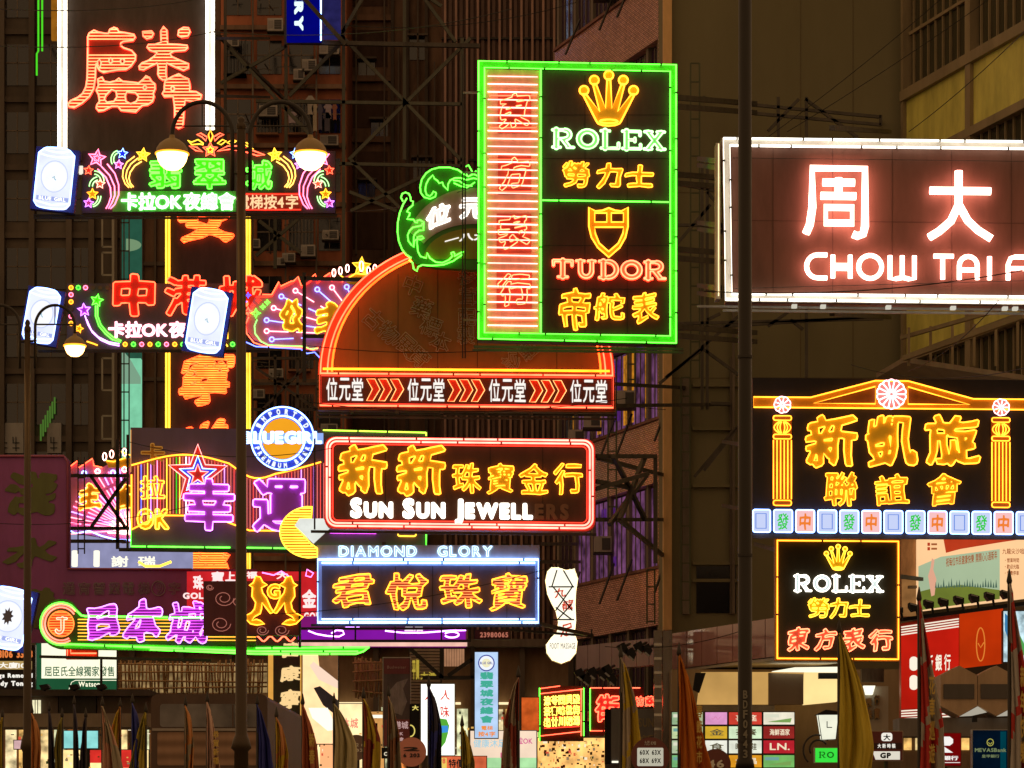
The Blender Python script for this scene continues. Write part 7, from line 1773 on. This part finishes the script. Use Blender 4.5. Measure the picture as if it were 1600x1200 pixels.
# ================================================================== LAMP POSTS AND POLES
polem = paint('lamp_post_paint', (.06, .038, .018), .45, .3, .2)
bulbm = emit('sodium_bowl', (1.0, .50, .13), 12.0)
def lamp_post(label, x, Y, ytop, arch, rod, ybrace, lampy, dw, prad, hang=0):
    s = Thing('street_lamp', label, 'street lamp', (P(x, 1300, Y).x, Y, 0), 'twin armed arched street lamps'); s.Y = Y
    k = Y / F; zt = P(x, ytop, Y).z; c = P(x, 1300, Y); z0 = 0.0
    V = []; Fc = []; zc = P(x, 1160, Y).z
    add_lathe(V, Fc, (c.x, Y, 0), [(prad * 2.2 * k, 0), (prad * 2.2 * k, .5), (prad * 1.5 * k, .7), (prad * 1.3 * k, zc - 14 * k), (prad * 1.9 * k, zc - 9 * k), (prad * 1.6 * k, zc + 2 * k), (prad * 1.25 * k, zc + 10 * k), (prad * 1.1 * k, zc + 12 * k), (prad * .8 * k, zt - 20 * k)])
    s.mesh('pole', V, Fc, polem, smooth=True)
    V = []; Fc = []
    add_lathe(V, Fc, (c.x, Y, 0), [(prad * .7 * k, zt - 20 * k), (prad * .9 * k, zt - 16 * k), (prad * .9 * k, zt - 12 * k), (prad * .5 * k, zt - 9 * k), (prad * .75 * k, zt - 5 * k), (prad * .5 * k, zt - 1 * k), (.2 * k, zt + 1 * k)])
    s.mesh('finial', V, Fc, polem, smooth=True)
    for sg in (-1, 1):
        cx = x + sg * (rod + arch); 
        path = [(x + sg * rod, ytop + 115 * arch / 47)] + [(cx - sg * arch * math.cos(a), lampy - 15 - (lampy - 15 - (lampy - 15 - arch * 1.1)) * math.sin(a) - 15) for a in [math.pi * i / 20 for i in range(21)]] + [(cx + sg * arch, lampy - 12)]
        V = []; Fc = []; add_tube(V, Fc, [P(a, b, Y) for a, b in path], False, 2.6 * k * arch / 47 + .006, 8); s.mesh('arm', V, Fc, dsteel, smooth=True)
        V = []; Fc = []; add_tube(V, Fc, [P(x + sg * rod, ybrace, Y), P(cx + sg * arch, ybrace, Y)], False, 1.3 * k, 6); add_tube(V, Fc, [P(cx, lampy - 30 - arch * 1.1, Y), P(cx, ybrace, Y)], False, 1.0 * k, 6)
        s.mesh('brace', V, Fc, dsteel)
        for yy in (ytop + 50 * arch / 47, ytop + 88 * arch / 47):
            V = []; Fc = []; add_tube(V, Fc, [P(x, yy, Y), P(x + sg * rod, yy, Y)], False, 1.8 * k, 6); s.mesh('bracket', V, Fc, dsteel)
        lc = P(cx + sg * arch, lampy, Y); V = []; Fc = []
        pr_ = [(dw, 0), (dw * 1.0, 1.5), (dw * .93, dw * .35), (dw * .75, dw * .62), (dw * .45, dw * .85), (dw * .18, dw * .98), (dw * .15, dw * 1.15)]
        add_lathe(V, Fc, lc, [(r_ * k, z_ * k) for r_, z_ in pr_], 24); hd = s.mesh('lamp_head', V, Fc, paint('lamp_dome', (.30, .20, .08), .5, .2), smooth=True)
        V = []; Fc = []; pr_ = [(.1, -dw * .95), (dw * .4, -dw * .9), (dw * .68, -dw * .68), (dw * .86, -dw * .36), (dw * .94, -.5)]
        add_lathe(V, Fc, lc, [(r_ * k, z_ * k) for r_, z_ in pr_], 24); s.mesh('lamp_bowl', V, Fc, bulbm, hd, smooth=True)
        V = []; Fc = []; add_tube(V, Fc, [lc + Vector((dw * .98 * k * math.cos(t_ * math.pi / 14), dw * .98 * k * math.sin(t_ * math.pi / 14), .5 * k)) for t_ in range(28)], True, 1.5 * k, 6); s.mesh('lamp_rim_glow', V, Fc, emit('rim_light_orange', (1.6, .5, .03), 1.3), hd, smooth=True)  # glowing ring added for the orange light along the dome's lower edge
    return s
sA = lamp_post('nearer twin arched street lamp with two lit amber bowls in front of the karaoke sign', 377, 32, 183, 47, 14, 197, 241, 26, 8.5)
sA.Y = 31.6
sB = lamp_post('farther twin arched street lamp at the left edge with a lit amber bowl', 43, 46, 500, 31, 12, 507, 541, 17, 6)
Yp = 20
s = Thing('lamp_column', 'plain dark steel pole with vertical white lettering crossing the whole right half', 'pole', (P(1163, 1300, Yp).x, Yp, 0)); s.Y = Yp
V = []; Fc = []; c = P(1164, 1300, Yp); k = Yp / F
add_lathe(V, Fc, (c.x, Yp, 0), [(.09, 0), (.09, .3), (12 * k, .5), (12.3 * k, P(0, 1192, Yp).z - .04), (15 * k, P(0, 1192, Yp).z - .03), (13 * k, P(0, 1192, Yp).z + .02), (11.2 * k, P(0, 1185, Yp).z), (9.5 * k, 13.0)], 28)
s.mesh('pole', V, Fc, paint('pole_black', (.022, .017, .011), .4, .3, .3), smooth=True)
for y in (560, 870, 1160): V = []; Fc = []; add_lathe(V, Fc, (c.x, Yp, P(0, y, Yp).z), [(11.6 * k, 0), (11.6 * k, .02)], 28); s.mesh('band', V, Fc, dsteel)
it = place_v('BDF0443', 1160, 1078, 1167, 1186, bold=.03, n=60)
V = []; Fc = []
for ch, L in it:
    s.Y = Yp; add_fill(V, Fc, s, [[(x, y) for x, y in l] for l in L], 12.0 * k, 12.6 * k)
s.mesh('lettering', V, Fc, paint('grey_letters', (.22, .20, .15), .6, .3))
it = place_v('BH3542', 369, 1090, 375, 1128, bold=.03, n=50); V = []; Fc = []
for ch, L in it: add_fill(V, Fc, sA, L, 9 * 31.6 / F - .36, 9.6 * 31.6 / F - .355)
# ================================================================== BUS STOP PLATES
def stop(label, x, y, r, Y, fc, face, txt, inkm):
    s = Thing('bus_stop_sign', label, 'bus stop sign', (P(x, 1300, Y).x, Y, 0), 'round bus stop plates on poles'); s.Y = Y
    V = []; Fc = []; add_lathe(V, Fc, (P(x, 1300, Y).x, Y + .05, 0), [(.035, 0), (.035, P(x, y + r - 2, Y).z)], 12); s.mesh('pole', V, Fc, dsteel)
    pl = s.fill('plate', [arc(x, y, r, r, 0, 350, 35)], fc, -.03, 0)
    if face: s.fill('route_panel', [rrect(x - r * .68, y - r * .45, x + r * .68, y + r * .5, 2)], face, .001, .006, pl)
    rows = txt.split('/')
    for i, l in enumerate(rows):
        hh = r * .8 / len(rows); yy = y - r * .4 + i * hh * 1.08
        signtext(s, place(layout(l, bold=.03, n=60), x - r * .55, yy + hh * .15, x + r * .55, yy + hh * .8), inkm, None, d=.01, d0=.0065, merge=True, name='lettering')
    if r > 25: signtext(s, place(layout('九巴 KMB', bold=.02, n=50), x - r * .3, y - r * .82, x + r * .3, y - r * .58), paint('pale_ink', (.6, .55, .5), .5), None, d=.006, d0=.001, merge=True, name='lettering')
ci = paint('cream_plate_paint', (.75, .72, .6), .5, .2); ki = paint('black_ink', (.02, .02, .02), .5, .1)
stop('dark ringed bus stop plate with four black route numbers on cream', 1016, 1182, 30, 24, paint('maroon_plate', (.16, .05, .04), .5, .2), emit('route_panel_lit', (.55, .52, .40), .9), '60X 63X/68X 69X', ki)
stop('salmon pink bus stop plate with dark numbers left of the white light box', 643, 1175, 23, 30, paint('salmon_plate', (.7, .28, .22), .5, .2), None, '2/6 203', ki)
stop('dark brown bus stop plate left of the maroon banner foot', 557, 1168, 20, 34, paint('brown_plate', (.2, .13, .10), .5, .2), None, '1A 2 6/203', ci)
stop('worn maroon bus stop plate half hidden by the orange flag', 1118, 1194, 24, 26, _mats['maroon_plate'], None, '46', ci)
s = lbox('signboard', 'small dark strip under the salmon bus stop plate', 'signboard', 636, 1190, 655, 1206, 30.1, paint('plate_dark', (.1, .04, .04), .5, .2), depth=.05)
# ================================================================== FLAGS
flagcols = {}
def cloth_mat(nm, col):
    if nm in flagcols: return flagcols[nm]
    m = paint('flag_' + nm, col, .85, .3, scale=3)
    nt = m.node_tree; b = nt.nodes['Principled BSDF']; tr = nt.nodes.new('ShaderNodeBsdfTranslucent'); mx = nt.nodes.new('ShaderNodeMixShader'); mx.inputs[0].default_value = .3
    src = b.inputs['Base Color'].links[0].from_socket; nt.links.new(src, tr.inputs['Color'])
    nt.links.new(b.outputs[0], mx.inputs[1]); nt.links.new(tr.outputs[0], mx.inputs[2]); nt.links.new(mx.outputs[0], nt.nodes['Material Output'].inputs[0])
    flagcols[nm] = m; return m
def flag(label, x, ytop, wpx, Y, nm, col, side=1, txt=None, second=None, lean=0.0, pole=None, seed=0):
    rnd = random.Random(seed + int(x))
    s = Thing('banner_flag', label, 'flag', (P(x, 1300, Y).x, Y, 0), 'limp banner flags on poles along the kerb'); s.Y = Y
    k = Y / F; zt = P(x, ytop, Y).z; xp = P(x, 1300, Y).x; zb = max(.35, CZ - 1.1)
    V = []; Fc = []; add_tube(V, Fc, [Vector((xp - lean * .6, Y, 0.13)), Vector((xp, Y, zt))], False, .014 if pole is None else pole, 8)
    add_lathe(V, Fc, (xp, Y, zt), [(.016, -.02), (.022, 0), (.004, .09)], 8)
    s.mesh('pole', V, Fc, dsteel, smooth=True)
    nr, ncol = 44, 16; ph = rnd.uniform(0, 6); V = []; Fc = []; H = zt - .04 - zb
    for i in range(nr + 1):
        v = i / nr; z = zt - .04 - v * H
        w = wpx * k * (min(1, (v * 3.2) ** .75 if wpx > 28 else (v * 7) ** .6) * (1 + .22 * math.sin(v * 7 + ph)) * (1 - .35 * max(0, v - .6)))
        sway = .25 * wpx * k * math.sin(v * 4.2 + ph) * v
        for j in range(ncol + 1):
            u = j / ncol
            V.append(Vector((xp - lean * .6 * v + side * (u * w) + sway * u, Y + .13 * math.sin(u * 12 + v * 7 + ph) * u ** .5 * (.4 + v) + .05 * math.sin(u * 23 + v * 9 + ph), z - .10 * u * w * 3 - .02 * math.sin(u * 12 + ph))))
    for i in range(nr):
        for j in range(ncol):
            a = i * (ncol + 1) + j; Fc.append((a, a + 1, a + ncol + 2, a + ncol + 1))
    mats = [cloth_mat(nm, col)] + ([cloth_mat(second[0], second[1])] if second else [])
    c = s.mesh('cloth', V, Fc, mats, smooth=True)
    if second:
        for q, p in enumerate(c.data.polygons):
            i, j = divmod(q, ncol)
            if (i // 7 + (j + i) // 9) % 2: p.material_index = 1
    sol = c.modifiers.new('thickness', 'SOLIDIFY'); sol.thickness = .006
    if txt:
        y0 = ytop + (1200 - ytop) * .45; it = place_v(txt, x + side * wpx * .45 - 4, y0, x + side * wpx * .45 + 5, 1196, bold=.02, n=50)
        V = []; Fc = []
        for ch, L in it: add_fill(V, Fc, s, L, .17, .175)
        s.mesh('lettering', V, Fc, cloth_mat('ink_gold', (.7, .5, .12)), c)
FL = [('yellow flag at the far left edge', 4, 1118, 7, 34, 'yellow', (.55, .40, .04), -1), ('orange brown flag by the far lamp post', 50, 1112, 10, 33, 'rust', (.55, .24, .08), 1), ('thin dark flag right of the far lamp post', 77, 1108, 6, 34, 'black', (.05, .045, .07), 1),
      ('thin olive flag in front of the cyan shop', 97, 1118, 7, 33, 'olive', (.30, .26, .06), -1), ('black narrow flag before the cyan shop', 116, 1098, 5, 34, 'black', (0, 0, 0), 1), ('dark narrow flag right of the cyan shop', 134, 1118, 6, 33, 'black', (0, 0, 0), -1),
      ('salmon pink flag left of the brown spear flag', 160, 1100, 17, 32, 'salmon', (.60, .30, .20), 1), ('rust brown spear flag with dark tip', 188, 1102, 11, 33, 'rust', (0, 0, 0), -1), ('navy blue flag left of the yellow one', 207, 1096, 9, 31, 'navy', (.05, .06, .28), 1),
      ('mustard yellow flag with dark spear tip beside the bus', 228, 1110, 17, 31, 'mustard', (.55, .42, .05), -1), ('beige rolled flag in front of the bus', 290, 1100, 10, 30, 'beige', (.5, .42, .28), 1), ('pale pink lettered flag between the bus and the near lamp post', 324, 1094, 28, 29, 'pinkish', (.62, .36, .28), 1),
      ('navy flag right of the near lamp post', 402, 1098, 14, 30, 'navy', (0, 0, 0), 1), ('yellow and orange flag in front of the pharmacy sign', 432, 1118, 15, 29, 'yellow', (0, 0, 0), 1), ('wide rust brown flag below the peach poster', 473, 1098, 28, 28, 'rustred', (.42, .13, .06), 1),
      ('pale olive flag right of the peach poster', 522, 1096, 22, 29, 'sage', (.5, .44, .24), 1), ('dark red brown flag left of the maroon banner', 568, 1088, 12, 28, 'darkred', (.34, .08, .05), 1), ('brown flag crossing the maroon banner', 607, 1085, 14, 28, 'brown', (.32, .15, .08), 1),
      ('black and navy flag in front of the white light box', 670, 1070, 22, 27, 'navy', (0, 0, 0), 1), ('olive yellow flag beside the tall blue light box', 722, 1132, 16, 28, 'olive', (0, 0, 0), 1), ('dark flag with red cloth left of the red neon shops', 810, 1055, 20, 26, 'darkred', (0, 0, 0), -1),
      ('cream and yellow rolled flag in front of the grey sign', 970, 1024, 16, 25, 'cream', (.60, .50, .36), 1), ('broad orange red flag left of the dark pole', 1061, 1020, 52, 24, 'orange', (.66, .17, .02), 1), ('broad mustard flag crossing the small watch sign', 1311, 985, 42, 23, 'mustard', (0, 0, 0), 1),
      ('red white and yellow patched flag in front of the bank fascia', 1436, 935, 26, 22, 'crimson', (.50, .05, .04), 1), ('grey flag with red and white tail at the right edge', 1577, 908, 26, 21, 'greyflag', (.42, .38, .33), 1)]
for f in FL:
    lab, x, yt, w, Y, nm, c, sd = f
    sec = {1436: ('whitish', (.6, .55, .45)), 1577: ('crimson', (.50, .05, .04)), 970: ('yellow', (.55, .40, .04)), 432: ('rust', (.55, .24, .08)), 670: ('black', (.05, .045, .07)), 188: ('yellow', (0, 0, 0)), 160: ('beige', (.5, .42, .28)), 290: ('rust', (0, 0, 0)), 568: ('yellow', (0, 0, 0)), 607: ('beige', (0, 0, 0)), 810: ('cream', (.60, .50, .36)), 228: ('olive', (0, 0, 0)), 722: ('mustard', (0, 0, 0))}.get(x)
    flag(lab, x, yt, w * (1.7 if w < 20 else 1.25), Y, nm, tuple(min(.8, q * 1.5) for q in c), sd, {324: '恭賀新禧', 1061: '春節花市', 1577: '新年快樂', 1436: '花車巡遊', 473: '新春'}.get(x), sec)
# ================================================================== CABLES
random.seed(21)
cabs = [((-40, 70, 60), (340, 48, 95), 'across the top of the tall sign with the huge red character', 2), ((-40, 12, 60), (340, -8, 95), 'along the very top left corner', 2), ((540, 40, 90), (900, 4, 100), 'above the big green bordered sign', 3), ((330, 50, 70), (800, 14, 90), 'across the lattice at the top middle', 3),
        ((1200, 214, 100), (1480, -10, 92), 'steep over the olive wall', 1), ((1230, 206, 100), (1600, -40, 90), 'slanting past the upper right windows', 1), ((1420, 206, 90), (1620, 30, 70), 'across the upper right mustard panels', 1), ((1100, 455, 60), (1640, 414, 60), 'over the white bordered sign low across its letters', 2),
        ((1330, 570, 80), (1620, 570, 70), 'just above the gold pediment', 3), ((1420, 580, 78), (1560, 470, 70), 'under the white bordered sign', 2), ((200, 690, 90), (520, 700, 84), 'across the karaoke board with the triple star', 3), ((480, 628, 84), (980, 622, 88), 'across the red dome strip', 3),
        ((480, 540, 84), (760, 548, 84), 'across the red dome face', 1), ((0, 818, 96), (300, 790, 96), 'across the dull green characters', 2), ((420, 960, 84), (850, 890, 84), 'slanting over the blue bordered sign', 2), ((540, 330, 120), (745, 290, 90), 'left of the green scroll emblem', 2), ((880, 610, 95), (1040, 640, 108), 'right of the red dome', 1),
        ((945, 1010, 90), (1160, 985, 90), 'over the purple grey fascia', 2), ((740, 130, 80), (1060, 130, 80), 'over the crown of the green bordered sign', 0)]
for a, b, d, sag in cabs[:-1]:
    V = []; Fc = []; A = P(*a); B = P(*b); n = 16
    pts = [A.lerp(B, i / n) + Vector((0, 0, -sag * .12 * 4 * (i / n) * (1 - i / n))) for i in range(n + 1)]
    add_tube(V, Fc, pts, False, .012, 5)
    single('overhead_cable', V, Fc, blackp, 'thin black cable ' + d, 'cable', 'thin overhead cables')
s = sign('vertical_cable_pair', 'pair of thin dark vertical rods left of the big green bordered sign', 'rod', 725, 560, 92)
for x in (723, 727): V = []; Fc = []; add_tube(V, Fc, [s.pt(x, 85), s.pt(x, 560)], False, .025, 5); s.mesh('rod', V, Fc, dsteel)
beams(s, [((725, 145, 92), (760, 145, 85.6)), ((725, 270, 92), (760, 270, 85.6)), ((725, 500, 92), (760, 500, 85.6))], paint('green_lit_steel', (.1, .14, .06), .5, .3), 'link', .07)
